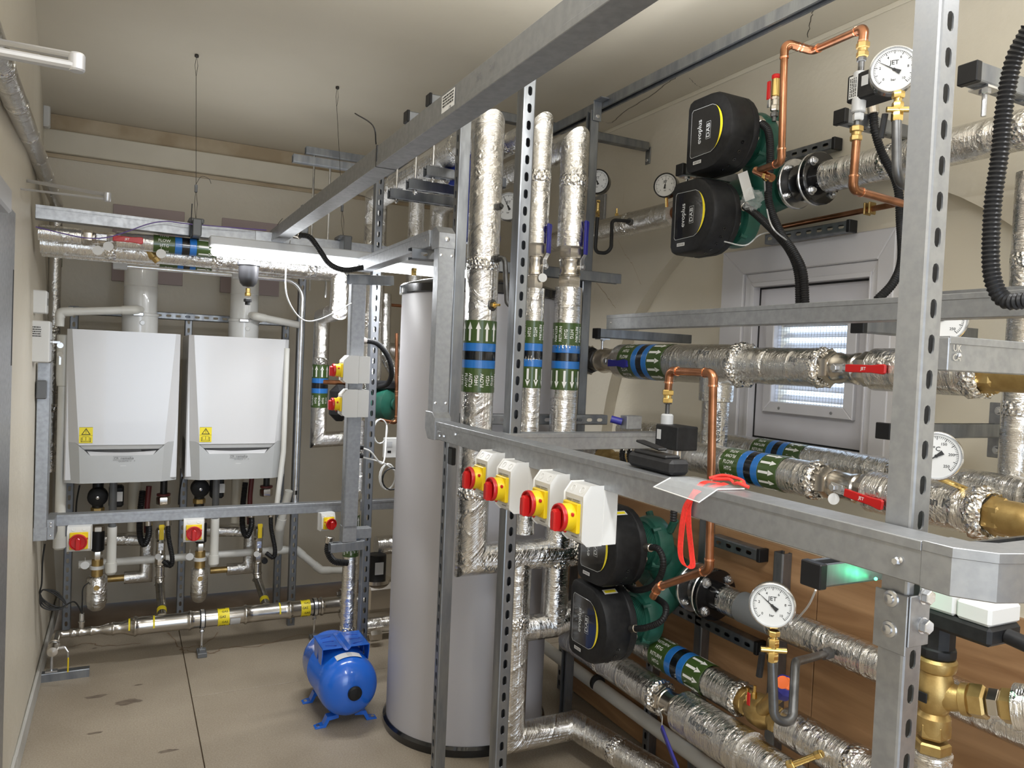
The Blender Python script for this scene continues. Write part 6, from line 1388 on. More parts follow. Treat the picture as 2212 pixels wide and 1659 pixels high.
# PVC condensate branches
def pvc(label, pts, r=.0215, bend=.03, name='waste_pipe', mat='pvc', sock=True, cat='pipe'):
    t = thing(name, label, cat, tuple(pts[0])); ob('pipe', G().tube(pts, r, 18, bend, 6), M[mat], t)
    if sock:
        for i in range(1, len(pts)-1):
            a, b = V(pts[i-1])-V(pts[i]), V(pts[i+1])-V(pts[i]); tl = bend*1.2+.02; p = V(pts[i]); ob('elbow', G().tube([p+a.normalized()*min(tl, a.length*.4), p, p+b.normalized()*min(tl, b.length*.4)], r*1.14, 18, bend, 6), M[mat], t)
    return t
YP = 4.34
pvc('white waste pipe from the left flue to the funnel at the wall', [(fx1, 4.38, at(305, 668, y=YP).z), (fx1-.03, YP-.03, at(290, 670, y=YP).z), at(130, 674, y=YP-.03), at(129, 705, y=YP-.03)], .0195)
a = at(129, 722, y=YP-.03); b = at(133, 833, y=YP-.03); e = at(133, 1186, y=YP-.03)
t = thing('waste_trap', 'white funnel and waste pipe standing left of the first boiler', 'pipe', (a.x, a.y, e.z)); xq = (a.x+e.x)/2+.006
ob('funnel', G().lathe([(.022, a.z), (.034, a.z-.004), (.034, b.z+.04), (.030, b.z), (.024, b.z-.002)], (xq, a.y, 0), Z, 20), M['pvc'], t); ob('pipe', G().cyl((xq, a.y, b.z), (xq, a.y, e.z+.04), .024, 18), M['pvc'], t); ob('end_socket', G().lathe([(.02, e.z), (.029, e.z+.01), (.029, e.z+.06)], (xq, a.y, 0), Z, 18), M['pvc'], t)
pvc('white waste pipe sloping right from the right flue', [(fx2+.03, 4.38, at(540, 680, y=YP).z), at(552, 683, y=YP-.03), at(645, 702, y=YP+.05)], .0195)
# ================================================================ lower front tray with isolators
LY = 3.97
a = at(112, 1124, y=LY); lz = .79
trunk('cable_trunking', 'galvanised trunking across the front under both boilers', [((a.x, LY+.025, lz), (1.10, LY+.025, lz)), ((1.10, LY+.025, lz), (1.55, LY+.025, lz))], .050, Z, ends=False)
for px, py, l, w in ((172, 1165, 'red and yellow isolator under the first boiler at the left', .098), (420, 1147, 'red and yellow isolator under the gap between the boilers', .094), (705, 1128, 'red and yellow isolator left of the trunking drop foot', .078)):
    p = at(px, py, y=LY-.05); isolator((p.x, LY-.0, p.z), (-.05, -1, 0) if w > .08 else (.22, -1, 0), Z, l, w, w*1.16, .05)
a = at(820, 1148, y=3.36); trunk('cable_trunking', 'short galvanised trunking from the foot of the drop to the cylinder', [((DX+.03, 3.36, a.z), (1.02, 3.36, a.z))], .045, Z, ends=False)
# isolators on the trunking drop
for px, py, l in ((737, 799, 'upper isolator on the trunking drop, knob to the left'), (733, 876, 'lower isolator on the trunking drop, knob to the left')):
    k = at(px, py, x=DX-.12); isolator((DX+.045, CY-.03, k.z), -X, Z, l, .075, .118, .115)
# ================================================================ left wall things
def wbox(name, label, cat, px0, py0, py1, dpx, wy, mat='white', x=-.335, b=.004):
    y = yp(px0, x, 1.6); p0, p1 = zp(py0, x, y), zp(py1, x, y); x1_ = xp(px0+dpx, y, (p0+p1)/2); t = thing(name, label, cat, (x, y, p1)); g = G(); g.bb((x-.02, y, p1), (x1_, y+wy, p0), b); bd = ob('housing', g, M[mat], t); return t, bd, V((x1_, y, p1)), V((x1_, y+wy, p0))
t, bd, lo, hi = wbox('thermostat', 'small white thermostat on the left wall above the key box', 'thermostat', 73, 626, 676, 28, .085)
g = G(); g.bb((lo.x, lo.y+.03, lo.z+.035), (lo.x+.001, lo.y+.06, hi.z-.03)); ob('display', g, M['mgrey'], t)
t, bd, lo, hi = wbox('control_box', 'white control box with a key in its lock on the left wall', 'box', 71, 692, 782, 36, .11)
g = G(); g.bb((lo.x, lo.y+.01, lo.z+.01), (lo.x+.001, hi.y-.01, hi.z-.01)); fc = ob('front_label', g, M['lgrey'], t)
c = V((lo.x+.001, lo.y+.03, (lo.z+hi.z)/2)); ob('lock', G().cyl(c, c+X*.01, .010, 14), M['zinc'], t); g = G(); g.box(c+V((.02, 0, 0)), (.03, .003, .010), .001); g.lathe([(.012, -.001), (.012, .001)], c+V((.035, 0, -.012)), Y, 14); ob('key', g, M['zinc'], t); g = G(); g.lathe([(.012, -.001), (.012, .001)], c+V((.036, 0, -.05)), (.3, 1, 0), 14); g.box(c+V((.036, 0, -.075)), (.007, .002, .035)); ob('spare_key', g, M['zinc'], t)
g = G(); T = Mx(((1, 0, 0, lo.x-.045), (0, 0, 1, lo.y-.0006), (0, 1, 0, (lo.z+hi.z)/2+.04), (0, 0, 0, 1)))
scribble(g, T, .03, .045, 5, 8)
ob('lettering', g, M['print'], bd, 0)
t, bd, lo, hi = wbox('detector', 'white wall detector high in the left corner', 'detector', 88, 208, 272, 20, .07, x=-.43, b=.008)
ya = yp(75, -.335, 1.0)
t = thing('trunking_drop', 'upright galvanised trunking on the left wall under the control box', 'trunking', (-.30, ya, .62)); zt_, zb_ = zp(783, -.335, ya), zp(1170, -.335, ya)
xr = xp(103, ya, 1.0)
g = G(); g.bb((-.335, ya, zb_+.05), (xr, ya+.075, zt_), .0015); ob('trunking_length', g, M['galv'], t); g = G(); g.bb((xr, ya+.006, zb_+.06), (xr+.002, ya+.07, zt_-.005), .0006); ob('lid', g, M['galv'], t)
g = G(); g.prism([(ya-.001, .0), (ya+.3, 0.02), (ya+.3, .09), (ya-.001, .09)], Mx(((0, 0, 1, -.337), (1, 0, 0, 0), (0, 1, 0, zb_), (0, 0, 0, 1))), xr+.34, .002); 
g = G(); g.bb((-.337, ya-.001, zb_), (xr+.003, ya+.078, zb_+.06), .002); ob('corner_piece', g, M['galv'], t)
g = G(); g.bb((xr-.002, ya+.01, lz-.06), (xr+.03, LY+.05, lz+.03), .002); ob('branch_piece', g, M['galv'], t)
for dz in (-.04, .0, .015): ob('screw', G().lathe([(.005, 0), (.004, .003), (0, .004)], (xr+.015, ya+.009, lz+dz), -Y, 10), M['zinc'], t)
g = G(); yy = ya-.04; g.bb((-.335, yy, zp(862, -.335, yy)), (xp(99, yy, 1.3), ya-.002, zp(822, -.335, yy)), .004); tag(ob('junction_box', g, M['mgrey']), 'small grey box on the upright trunking of the left wall', 'box')
# coiled black cable
t = thing('cable_coil', 'black cable dropping down the left wall and coiled by the gas pipe', 'cable', (-.31, 4.2, .4)); yy = 4.0
g = G(); g.tube(spline([at(97, 1175, y=yy), at(92, 1210, y=yy), at(90, 1260, y=yy), at(86, 1283, y=yy), at(100, 1300, y=yy), at(130, 1312, y=yy), at(160, 1300, y=4.1), at(178, 1325, y=4.15)], 8), .0035, 8); ob('cable', g, M['rubber'], t)
for k in range(3): g = G(); g.tube(spline([at(86, 1282, y=yy-.01*k), at(96-3*k, 1302+4*k, y=yy-.01*k), at(120, 1314+2*k, y=yy-.01*k), at(142, 1306, y=yy), at(118+2*k, 1284-3*k, y=yy), at(95, 1274, y=yy), at(86, 1282, y=yy-.01*k)], 7), .0035, 8); ob('coil', g, M['rubber'], t)
# foil pipe along the left wall
a = at(12, 168, x=-.286); b = at(122, 438, x=-.345); yb_ = b.y; a0 = a+(a-b)*.5
p = foil_pipe('foil pipe running along the left wall and dropping in the far corner', [a0, a, b, (-.345, yb_+.02, .9)], .031)
band(p, (-.345, yb_+.02, zp(575, -.345, yb_)), Z, .031, 'FLOW', -Y, k=.8)
# door closers
t = thing('door_closer', 'nearest silver door closer arm folded out from the left', 'door closer', at(60, 130, d=1.2))
def bar(g, a, b, w, h): T = frame(a, V(b)-V(a), Z); g2 = G(T); L = (V(b)-V(a)).length; g2.box((0, 0, L/2), (h, w, L), min(w, h)*.3); g.v += [v for v in g2.v]; n = len(g.v)-len(g2.v); g.f += [tuple(n+k for k in f) for f in g2.f]; g.uv += g2.uv; g.mi += g2.mi; return g
tip = at(166, 134, d=1.2)
ob('lower_arm', bar(G(), at(-40, 107, d=1.15), tip-Z*.008, .022, .012), M['handle'], t); ob('upper_arm', bar(G(), at(-40, 84, d=1.32), tip+Z*.008, .022, .009), M['handle'], t)
ob('pivot', G().lathe([(.010, -.015), (.012, -.012), (.012, .010), (.010, .013)], tip, Z, 20), M['handle'], t)
t = thing('door_closer', 'farther silver door closer with its grey body on the left wall', 'door closer', (-.31, 2.9, 2.1)); tip = at(232, 425, d=2.5)
ob('upper_arm', bar(G(), at(5, 381, d=2.75), tip+Z*.006, .014, .012), M['handle'], t); ob('lower_arm', bar(G(), at(8, 404, d=2.55), tip-Z*.008, .014, .006), M['handle'], t); ob('pivot', G().lathe([(.009, -.016), (.011, -.012), (.011, .012), (.008, .015)], tip, Z, 16), M['handle'], t)
q = at(3, 381, d=2.76); ob('arm_bracket', G().box(q, (.03, .04, .02), .003), M['handle'], t)
c = at(-5, 430, x=-.30); g = G(); g.bb((-.325, c.y-.2, c.z-.03), (xp(26, c.y+.03, c.z), c.y+.03, c.z+.035), .006); ob('body', g, M['handle'], t)
# door leaf edge strip at the far left
y = yp(20, -.325, 1.5); dr = struct('door_1', G().bb((-.326, 2.0, .0), (-.318, y, 2.0), .002), M['galv']); ob('lock_strip', G().bb((-.3185, y-.028, 1.52), (-.3165, y-.016, 1.82)), M['print'], dr)
# ================================================================ pipe bundle under the far tray
b1, b2, b3 = 3.56, 3.66, 3.72
z1_, z2_, z3_ = zp(508, xp(150, b1, 2.0), b1), zp(530, xp(150, b2, 2.0), b2), zp(546, xp(150, b3, 2.0), b3)
xe = xp(735, b2, 2.0); r_ = .032
xl = -.318
q1 = foil_pipe('front foil pipe under the far tray left of the red-handled valve', [(xl, b1, z1_-.0), (xp(176, b1, z1_), b1, z1_)], r_, tape=False)
xv0, xv1 = xp(178, b1, z1_), xp(252, b1, z1_); ball_valve(((xv0+xv1)/2, b1, z1_), X, .028, xv1-xv0, -Y, X, 'red', 'ball valve with red handle under the far tray', .15)
q2_ = foil_pipe('front foil pipe under the far tray banded with flow arrows', [(xv1, b1, z1_), (xp(452, b1, z1_), b1, z1_)], r_+.004, tape=False); band(q2_, (xp(331, b1, z1_), b1, z1_), X, r_+.004, 'FLOW', k=.92)
q3 = foil_pipe('middle foil pipe of the bundle under the far tray, dropping at the trunking', [(xl, b2, z2_), (xe, b2, z2_), (xe, b2, zp(672, xe, b2)), (xp(692, 4.3, 1.5), 4.3, zp(672, xe, b2)), (xp(692, 4.3, 1.5), 4.3, zp(950, 1, 4.3)), (xp(780, 4.3, 1.2), 4.3, zp(945, 1, 4.3))], .044)
band(q3, (xp(692, 4.3, 1.5), 4.3, zp(880, 1, 4.3)), Z, .044, 'RETURN', -Y, k=.9)
q4 = foil_pipe('lowest foil pipe of the bundle under the far tray, banded in the middle', [(xl, b3, z3_), (xe+.15, b3, z3_)], .026, tape=False); band(q4, (xp(345, b3, z3_), b3, z3_), X, .026, 'RETURN', k=.8)
c = at(325, 549, y=b2-.03); t = thing('strainer', 'small bronze strainer under the far tray pipes', 'fitting', c); ob('body', G().lathe([(.018, 0), (.022, .02), (.022, .05), (.017, .055), (.014, .075)], c+V((-.015, 0, .03)), V((.6, 0, -.8)), 14), M['brassdull'], t)
for px, py, l in ((211, 541, 'left round tag under the far tray valve'), (234, 532, 'right round tag under the far tray valve'), (348, 548, 'white round tag by the bronze strainer under the far tray')): disc_tag(at(px, py, y=b1-.045), l, .019, -Y)
# air vent
c = at(537, 590, y=3.47); t = thing('air_vent', 'dark grey automatic air vent hanging under the tube light', 'vent', c); s = .022
ob('bowl', G().lathe([(.046, .045), (.048, .04), (.048, .032), (.042, .030), (.041, -.02), (.034, -.045), (.022, -.058), (.0, -.062)], c-Z*.0, Z, 28), M['vent'], t); ob('collar', G().cyl(c+Z*.03, c+Z*.05, .040, 24), M['lgrey'], t)
ob('nipple', G().hex(c-Z*.085, Z, .010, .02).hex(c-Z*.10, Z, .013, .016), M['brass'], t); ob('cap', G().hex(c-Z*.125, Z, .017, .014).cyl(c-Z*.138, c-Z*.12, .011, 10), M['black'], t)
# steel conduit with box
yc_ = 4.02; zc_ = zp(590, xp(450, yc_, 2), yc_); x0, x1_ = xp(262, yc_, zc_), xp(650, yc_, zc_-.3)
t = thing('steel_conduit', 'steel conduit across the flues bending down right of the second boiler', 'conduit', (x1_, yc_, .82)); ob('tube', G().tube([(x0, yc_, zc_), (x1_, yc_, zc_), (x1_, yc_, .815)], .0105, 14, .09, 8), M['zinc'], t)
for z in (zp(665, x1_, yc_), .86, zp(1060, x1_, yc_)): ob('coupler', G().cyl((x1_, yc_, z-.02), (x1_, yc_, z+.02), .013, 14), M['zinc'], t)
for px in (262, 517): x = xp(px, yc_, zc_); g = G(); g.bb((x-.035, yc_-.02, zc_-.018), (x+.025, yc_+.02, zc_+.022), .003); ob('conduit_box', g, M['lgrey'], t)
pvc('white plastic cable duct beside the steel conduit right of the second boiler', [(x1_-.035, 4.2, 1.62), (x1_-.035, 4.2, 1.06), (x1_-.06, 4.2, .78)], .014, .02, 'cable_duct', sock=False, cat='duct')
# hose and loose cable from the beam
conduit_hose('black flexible conduit curving from the overhead beam to the inner trunking', [at(640, 508, y=3.38), at(668, 512, y=3.34), at(690, 540, y=3.30), at(712, 570, y=3.26), at(745, 583, y=3.22), at(785, 578, y=3.18)], .0125)
g = G(); g.tube(spline([at(627, 520, y=3.5), at(618, 575, y=3.4), at(620, 640, y=3.4), at(650, 688, y=3.4), at(690, 690, y=3.4), at(760, 655, y=3.3)], 8), .003, 8); tag(ob('cable', g, M['lgrey']), 'loose grey cable looping below the tube light', 'cable')
# ================================================================ gas manifold
MY, MR = 4.22, .0445; mz = .5*(zp(1349, xp(350, MY, .17), MY)+zp(1312, xp(650, MY, .17), MY))
X_ = lambda px: xp(px, MY, mz)
t = thing('gas_pipe', 'large stainless gas pipe along the floor with yellow gas labels', 'pipe', (X_(435), MY, mz))
pr = []; x00 = X_(100)
def bead(px, r): x = X_(px)-x00; return [(r, x-.008), (r*1.09, x-.004), (r*1.09, x+.004), (r, x+.008)]
rs, rm = .0185, .030
pr += [(rs, X_(150)-x00)]+bead(157, rs*1.12)+bead(172, rs*1.12)+bead(197, rs*1.12)+[(rs, X_(215)-x00), (rs*1.2, X_(222)-x00), (rm*.95, X_(232)-x00), (rm, X_(240)-x00)]+bead(245, rm)+[(rm*.98, X_(262)-x00), (rm*1.15, X_(272)-x00), (MR*.97, X_(284)-x00)]+bead(292, MR*1.04)+[(MR*.98, X_(300)-x00), (MR*1.03, X_(306)-x00), (MR*.98, X_(318)-x00), (MR*.98, X_(392)-x00), (MR*1.03, X_(402)-x00)]+bead(410, MR*1.03)+[(MR*.97, X_(420)-x00), (MR*.97, X_(524)-x00)]+bead(530, MR*1.05)+[(MR, X_(545)-x00), (MR*1.02, X_(552)-x00), (MR, X_(560)-x00), (MR, X_(615)-x00)]+bead(625, MR*1.04)+[(MR*.98, X_(632)-x00), (MR*.98, X_(690)-x00)]+bead(694, MR*1.05)+[(MR, X_(700)-x00), (MR, X_(735)-x00)]
ob('tube', G().lathe(pr, (x00, MY, mz), X, 36, Z), M['stainless'], t, 50)
ob('elbow_bend', G().tube([(X_(151), MY, mz), (X_(122), MY, mz), (X_(122), MY-.14, mz-.0)], rs, 20, .06, 6), M['stainless'], t)
yv_ = MY-.10; ob('end_ring', G().cyl((X_(122), yv_-.03, mz), (X_(122), yv_-.045, mz), rs*1.35, 20), M['stainless'], t)
vv = thing('gas_valve', 'small brass gas valve with yellow lever at the wall end of the gas pipe', 'valve', (X_(122), yv_-.08, mz)); ob('body', G().lathe([(.020, 0), (.023, .02), (.025, .04), (.02, .06), (.024, .065), (.022, .085), (.0, .087)], (X_(122), yv_-.05, mz), -Y, 12), M['nickel'], vv)
ob('stem', G().cyl((X_(122), yv_-.09, mz), (X_(122)+.045, yv_-.09, mz), .008, 10), M['zinc'], vv); ob('lever', G().tube([(X_(122)+.045, yv_-.09, mz+.002), (X_(122)+.06, yv_-.10, mz-.02), (X_(122)+.062, yv_-.10, mz-.05)], .004, 8), M['zinc'], vv); ob('sleeve', G().box((X_(122)+.062, yv_-.10, mz-.08), (.006, .012, .07), .002), M['yellow'], vv)
# stand for the valve, on a strut piece
a = at(92, 1462, z=.02); b = at(193, 1450, z=.02); yq = (a.y+b.y)/2
channel((-.318, yq, .0205), (b.x, yq, .0205), Z, False, 'strut_channel', 'short strut piece lying on the floor at the left wall'); xs = xp(112, yq, .1)
tag(ob('pipe_stand', G().cyl((xs, yq, .041), (xs, yq, mz-.02), .006, 10).bb((xs-.025, yq-.015, .0415), (xs+.025, yq+.015, .048)), M['zinc']), 'short threaded stand under the end of the gas pipe', 'stand')
c = V((X_(176), MY, mz)); ss = thing('gas_sensor', 'small stainless sensor standing on the thin end of the gas pipe', 'sensor', c); ob('boss', G().cyl(c+Z*rs, c+Z*(rs+.035), .012, 16).cyl(c+Z*(rs+.03), c+Z*(rs+.036), .016, 16), M['stainless'], ss); ob('probe', G().cyl(c+Z*(rs+.036), c+Z*(rs+.075), .011, 14, c=.002), M['zinc'], ss); ob('cable', G().tube(spline([c+Z*(rs+.075), c+Z*(rs+.14), at(180, 1270, y=4.35), at(196, 1255, y=4.4)], 6), .003, 8), M['rubber'], ss)
# gas labels
cm = cylmap((0, MY, mz), X, -Y, MR*.99)
for p0, p1, rows in ((469, 494, 5), (648, 668, 5)):
    xa, xb_ = X_(p0), X_(p1); g = G(); g.lathe([(MR*1.005, 0), (MR*1.012, .0006), (MR*1.012, xb_-xa)], (xa, MY, mz), X, 30, cap=False); o = ob('gas_label', g, M['sticker'], t, 50)
    g = G()
    for k in range(10): wrap_text(g, 'GAS', cm, (xa+xb_)/2+(.006 if k % 2 else -.006), (k-4.5)*.0275, .0125, True, 1, .0016)
    ob('lettering', g, M['print'], o, 0)
xa = X_(496); ob('maker_label', G().lathe([(MR*1.004, 0), (MR*1.008, .0005), (MR*1.008, .05)], (xa, MY, mz), X, 30, -Y, cap=False, arc=1.6), M['printed'] if 'printed' in M else M['lgrey'], t, 50)
for px in (277, 330, 601): xa = X_(px); ob('yellow_mark', G().lathe([(MR*(1.01 if px > 290 else .93), 0), (MR*(1.02 if px > 290 else .95), .0005), (MR*(1.02 if px > 290 else .96), .008)], (xa, MY, mz), X, 30, Z, cap=False, arc=1.7), M['sticker'], t, 50)
# supports
for px in (437, 680):
    x = X_(px); su = thing('pipe_support', 'clip and stud foot under the gas pipe, %s' % ('middle of the picture between the boilers' if px < 500 else 'right by the second strut foot'), 'support', (x, MY, 0))
    ob('rubber_lining', G().lathe([(MR*1.0, -.014), (MR*1.07, -.013), (MR*1.07, .013), (MR*1.0, .014)], (x, MY, mz), X, 28, cap=False), M['rubber'], su); ob('clip_ring', G().lathe([(MR*1.07, -.009), (MR*1.13, -.008), (MR*1.13, .008), (MR*1.07, .009)], (x, MY, mz), X, 28, cap=False), M['zinc'], su)
    ob('stud', G().cyl((x, MY, .03), (x, MY, mz-MR), .006, 10).hex((x, MY, mz-MR*1.15-.02), Z, .012, .014), M['zinc'], su)
    g = G(); g.box((x, MY-.02, .012), (.045, .09, .024), .002); g.box((x, MY-.035, .03), (.03, .03, .02), .002); ob('foot', g, M['mgrey'], su)
# gas risers with valves
def riser(pxv, pyt, pyb, xb, tee, label, i):
    y = 4.45; x = xp(pxv, y, .6); r = .0225; zt_ = zp(pyt, x, y); zb_ = zp(pyb, x, y); t = thing('gas_riser', label, 'pipe', (x, y, mz))
    xt = X_(tee); ob('tube', G().tube([(x, y, zt_), (x, y, zb_-.09), (xt, MY+.09, mz+.055), (xt, MY+.02, mz+.03)], r, 18, .06, 6), M['stainless'], t)
    for f in (.0, .06, .10): ob('press_ring', G().lathe([(r, -.006), (r*1.16, -.003), (r*1.16, .003), (r, .006)], (x, y, zb_-f), Z, 20, cap=False), M['stainless'], t, 60)
    ob('gas_label', G().cyl((xt, MY+.075, mz+.05), (xt, MY+.05, mz+.042), r*1.05, 20), M['sticker'], t)
    ball_valve((x, y, (zt_+zb_)/2), Z, .026, zt_-zb_, -Y, Z, 'yellow', 'gas ball valve with yellow handle under the %s boiler' % i, .12, True)
    ob('drain_knob', G().cyl((x+.03, y-.03, zb_+.02), (x+.03, y-.06, zb_+.02), .017, 16, c=.003), M['black'], t)
    return x
riser(348, 1140, 1222, 0, 350, 'stainless gas riser under the first boiler', 'left'); riser(559, 1138, 1215, 0, 575, 'stainless gas riser under the second boiler', 'right')
# ================================================================ pipework under the boilers
def under(dx, dy, k, side):
    Q = lambda px, py, y=4.45: at(px+dx, py+dy, y=y)
    # pump
    c = Q(211, 1074, 4.42); t = thing('circulator', 'small black circulator under the %s boiler' % side, 'pump', c); ob('motor', G().lathe([(.0, -.02), (.03, -.02), (.045, -.012), (.048, 0), (.048, .05), (.04, .06)], c, Y, 24), M['blackm'], t); ob('hub', G().lathe([(.008, -.024), (0, -.026)], c, Y, 12), M['zinc'], t)
    g = G(); g.box(c+V((.085, .02, 0)), (.07, .07, .11), .01); ob('terminal_box', g, M['blackm'], t); g = G(); g.cyl(c+V((0, .05, -.11)), c+V((0, .05, .12)), .026, 18); ob('body', g, M['ironpaint'], t); ob('union', G().hex(c+V((0, .05, -.09)), Z, .032, .03), M['brassdull'], t)
    g = G(); g.box(Q(252, 1073, 4.38), (.055, .001, .05)); lb = tag(ob('paper_tag', g, M['paper']), 'small white paper tag hanging below the %s boiler' % side, 'label')
    # foil pot column
    yy = 4.42; x = xp(212+dx, yy, .6); zq = lambda py: zp(py+dy, x, yy)
    t = thing('valve_column', 'brass column with a foil-wrapped pot at its foot under the %s boiler' % side, 'valve', (x, yy, zq(1319)))
    ob('hex_nut', G().hex((x, yy, zq(1148)), Z, .030, .03).hex((x, yy, zq(1210)), Z, .024, .05), M['nickel'], t)
    ob('rubber_joint', G().cyl((x, yy, zq(1190)), (x, yy, zq(1146)), .030, 18, c=.006), M['black'], t)
    ob('brass_body', G().cyl((x, yy, zq(1248)), (x, yy, zq(1208)), .027, 18), M['brassdull'], t); ob('white_ring', G().cyl((x, yy, zq(1228)), (x, yy, zq(1221)), .035, 20), M['white'], t)
    r = .049*k; zt_, zb_ = zq(1244), zq(1319)
    ob('foil_pot', G().lathe([(.0, zb_), (r*.5, zb_+.004), (r*.85, zb_+.02), (r, zb_+.05), (r, zt_-.01), (r*.8, zt_+.002), (.02, zt_+.004)], (x, yy, 0), Z, 26), M['foil'], t, 50)
    ob('pot_hole', G().lathe([(.014, 0), (.013, .003), (.006, .003)], (x, yy-r, zt_-.05), -Y, 14), M['brassdull'], t)
    disc_tag((x-.055, yy-.03, zq(1216)), 'round tag beside the foil pot under the %s boiler' % side, .020, -Y)
    # waste
    a, b = Q(241, 1138, 4.36), Q(241, 1240, 4.36); t = thing('waste_pipe', 'white capped waste pipe under the %s boiler' % side, 'pipe', b); xx = (a.x+b.x)/2
    ob('pipe', G().cyl((xx, 4.36, b.z+.03), (xx, 4.36, a.z), .0225, 18), M['pvc'], t); ob('cap', G().lathe([(.018, b.z), (.027, b.z+.012), (.027, b.z+.06)], (xx, 4.36, 0), Z, 18), M['pvc'], t); ob('upper_socket', G().cyl((xx, 4.36, a.z), (xx, 4.36, .93), .018, 14), M['mgrey'], t)
    a, b = Q(330, 1208, 4.55), Q(168, 1217, 4.55); 
    # foil U behind
    a = Q(268, 1248, 4.62); x2_ = xp(316+dx, 4.62, .4); t = foil_pipe('foil-wrapped bend behind the foil pot under the %s boiler' % side, [(a.x, 4.62, a.z), (x2_, 4.62, a.z), (x2_, 4.62, zp(1165+dy, x2_, 4.62)), (x2_-.25, 4.62, zp(1158+dy, x2_, 4.62))], .034, tape=False)
    ob('brass_end', G().cyl((a.x-.09, 4.62, a.z), (a.x, 4.62, a.z), .018, 14), M['brassdull'], t)
    # cream pipe, hoses
    x3_ = xp(292+dx, 4.66, .9); t = tag(ob('drain_pipe', G().cyl((x3_, 4.66, zp(1146+dy, x3_, 4.66)), (x3_, 4.66, .95), .034, 20), M['fascia']), 'cream pipe stub behind the hoses under the %s boiler' % side, 'pipe')
    y4 = 4.40
    conduit_hose('black corrugated hose loop beside the cream pipe under the %s boiler' % side, [Q(321, 1128, y4), Q(321, 1155, y4), Q(312, 1176, y4), Q(303, 1160, y4+.03), Q(302, 1120, y4+.06), Q(308, 1060, y4+.1)], .017, .009)
    conduit_hose('black corrugated hose hanging right of the gas valve under the %s boiler' % side, [Q(363, 1128, y4-.05), Q(364, 1160, y4-.05), Q(372, 1205, y4-.05), Q(368, 1222, y4-.04), Q(352, 1212, y4-.02)], .013, .009)
    g = G(); g.tube([Q(322, 1050, 4.5), Q(318, 1090, 4.5), Q(317, 1150, 4.5)], .014, 12); tag(ob('hose', g, M['darkred']), 'dark red hose behind the black ones under the %s boiler' % side, 'hose')
    c = Q(353, 1082, 4.5); t = thing('union_fitting', 'plated union fitting below the %s boiler above the tray' % side, 'fitting', c); ob('nut', G().hex(c-Z*.02, Z, .036, .045), M['nickel'], t); ob('flange', G().cyl(c+Z*.03, c+Z*.04, .035, 20), M['darkred'], t); ob('neck', G().cyl(c+Z*.03, (c.x, c.y, .93), .018, 14), M['ironpaint'], t)
    g = G(); g.tube(spline([Q(172, 1048, 4.5), Q(166, 1080, 4.5), Q(164, 1108, 4.5)], 5), .004, 8); tag(ob('cable', g, M['rubber']), 'black cable at the left under the %s boiler' % side, 'cable')
under(0, 0, 1, 'left'); under(222, -18, .9, 'right')
YW = 4.56
za, zb2_ = zp(1214, xp(250, YW, .5), YW), 0
pvc('long white waste pipe behind everything under the boilers, turning down to the right', [(xp(170, YW, za), YW, za), (xp(601, YW, za), YW, za-.0), (xp(640, YW, za), YW, za-.005), at(694, 1232, y=YW), at(745, 1232, y=YW)], .021, .03)
pvc('short white waste drop right of the second boiler joining the long one', [at(624, 1060, y=4.4), at(604, 1140, y=4.45), at(602, 1186, y=YW)], .023, .03)
# ================================================================ things behind the trunking drop
gp = at(830, 872, y=3.9); t = thing('circulator', 'green circulator half hidden behind the strut post and cylinder', 'pump', gp)
ob('volute', G().lathe([(.03, -.07), (.06, -.06), (.085, -.03), (.09, 0), (.085, .04), (.05, .06)], gp, (.6, -.8, 0), 28), M['green'], t); ob('centre_boss', G().lathe([(.03, 0), (.03, .012), (0, .014)], gp+V((.042, -.056, 0))*.9, (.6, -.8, 0), 18), M['green'], t)
ob('outlet', G().cyl(gp+V((.02, 0, 0)), gp+V((.17, .02, .01)), .03, 16), M['green'], t); q = gp+V((-.14, .03, .0)); ob('motor', G().cyl(gp+V((-.02, .02, 0)), q, .07, 22), M['green'], t)
g = G(); g.box(gp+V((-.235, .02, -.0)), (.10, .10, .19), .035); ob('control_head', g, M['blackm'], t); g = G(); g.box(gp+V((.0, -.02, .10)), (.20, .08, .045), .008); ob('terminal_box', g, M['black'], t)
conduit_hose('black flexible conduit bowing from the trunking drop to the green circulator', [at(783, 735, y=3.45), at(815, 742, y=3.5), at(838, 770, y=3.55), at(846, 805, y=3.6), at(838, 828, y=3.7), at(820, 836, y=3.8)], .013)
copper_run('short copper pipe in front of the banded return pipe', [at(700, 825, y=4.0), at(765, 828, y=3.9)], .0125, .02)
copper_run('thin copper pipe crossing behind the trunking drop to the cylinder', [at(775, 652, y=4.3), at(868, 661, y=4.3)], .009, .02)
copper_run('small copper pipe rising beside the cylinder behind the green circulator', [at(820, 906, y=3.8), at(856, 914, y=3.8), at(857, 850, y=3.8), at(857, 720, y=3.8)], .009, .02)
for i, (c0, l) in enumerate(((at(822, 932, y=3.6), 'white cable loop under the green circulator'), (at(838, 1030, y=3.4), 'white cable loop beside the cylinder above the tray'))):
    t = thing('cable_loop', l, 'cable', c0); g = G(); n = 16
    for k in range(2): g = G(); g.tube([c0+V((.035*math.cos(2*PI*j/n)*(1+.1*k), .01*k, .06*math.sin(2*PI*j/n))) for j in range(n+1)], .0032, 7); ob('coil', g, M['white'], t)
    g = G(); g.tube(spline([at(776, 966 if i == 0 else 986, y=3.35), at(800, 975 if i == 0 else 992, y=3.35), at(828, 1000, y=3.38), c0+V((.03, 0, .03))], 6), .0035, 8); ob('cable', g, M['white'], t)
for py in (966, 985): p = at(777, py, y=CY+.03); ob('cable_gland', G().cyl((DX+.03, p.y, p.z), (DX+.055, p.y, p.z), .011, 14, c=.002), M['black'], tc_)
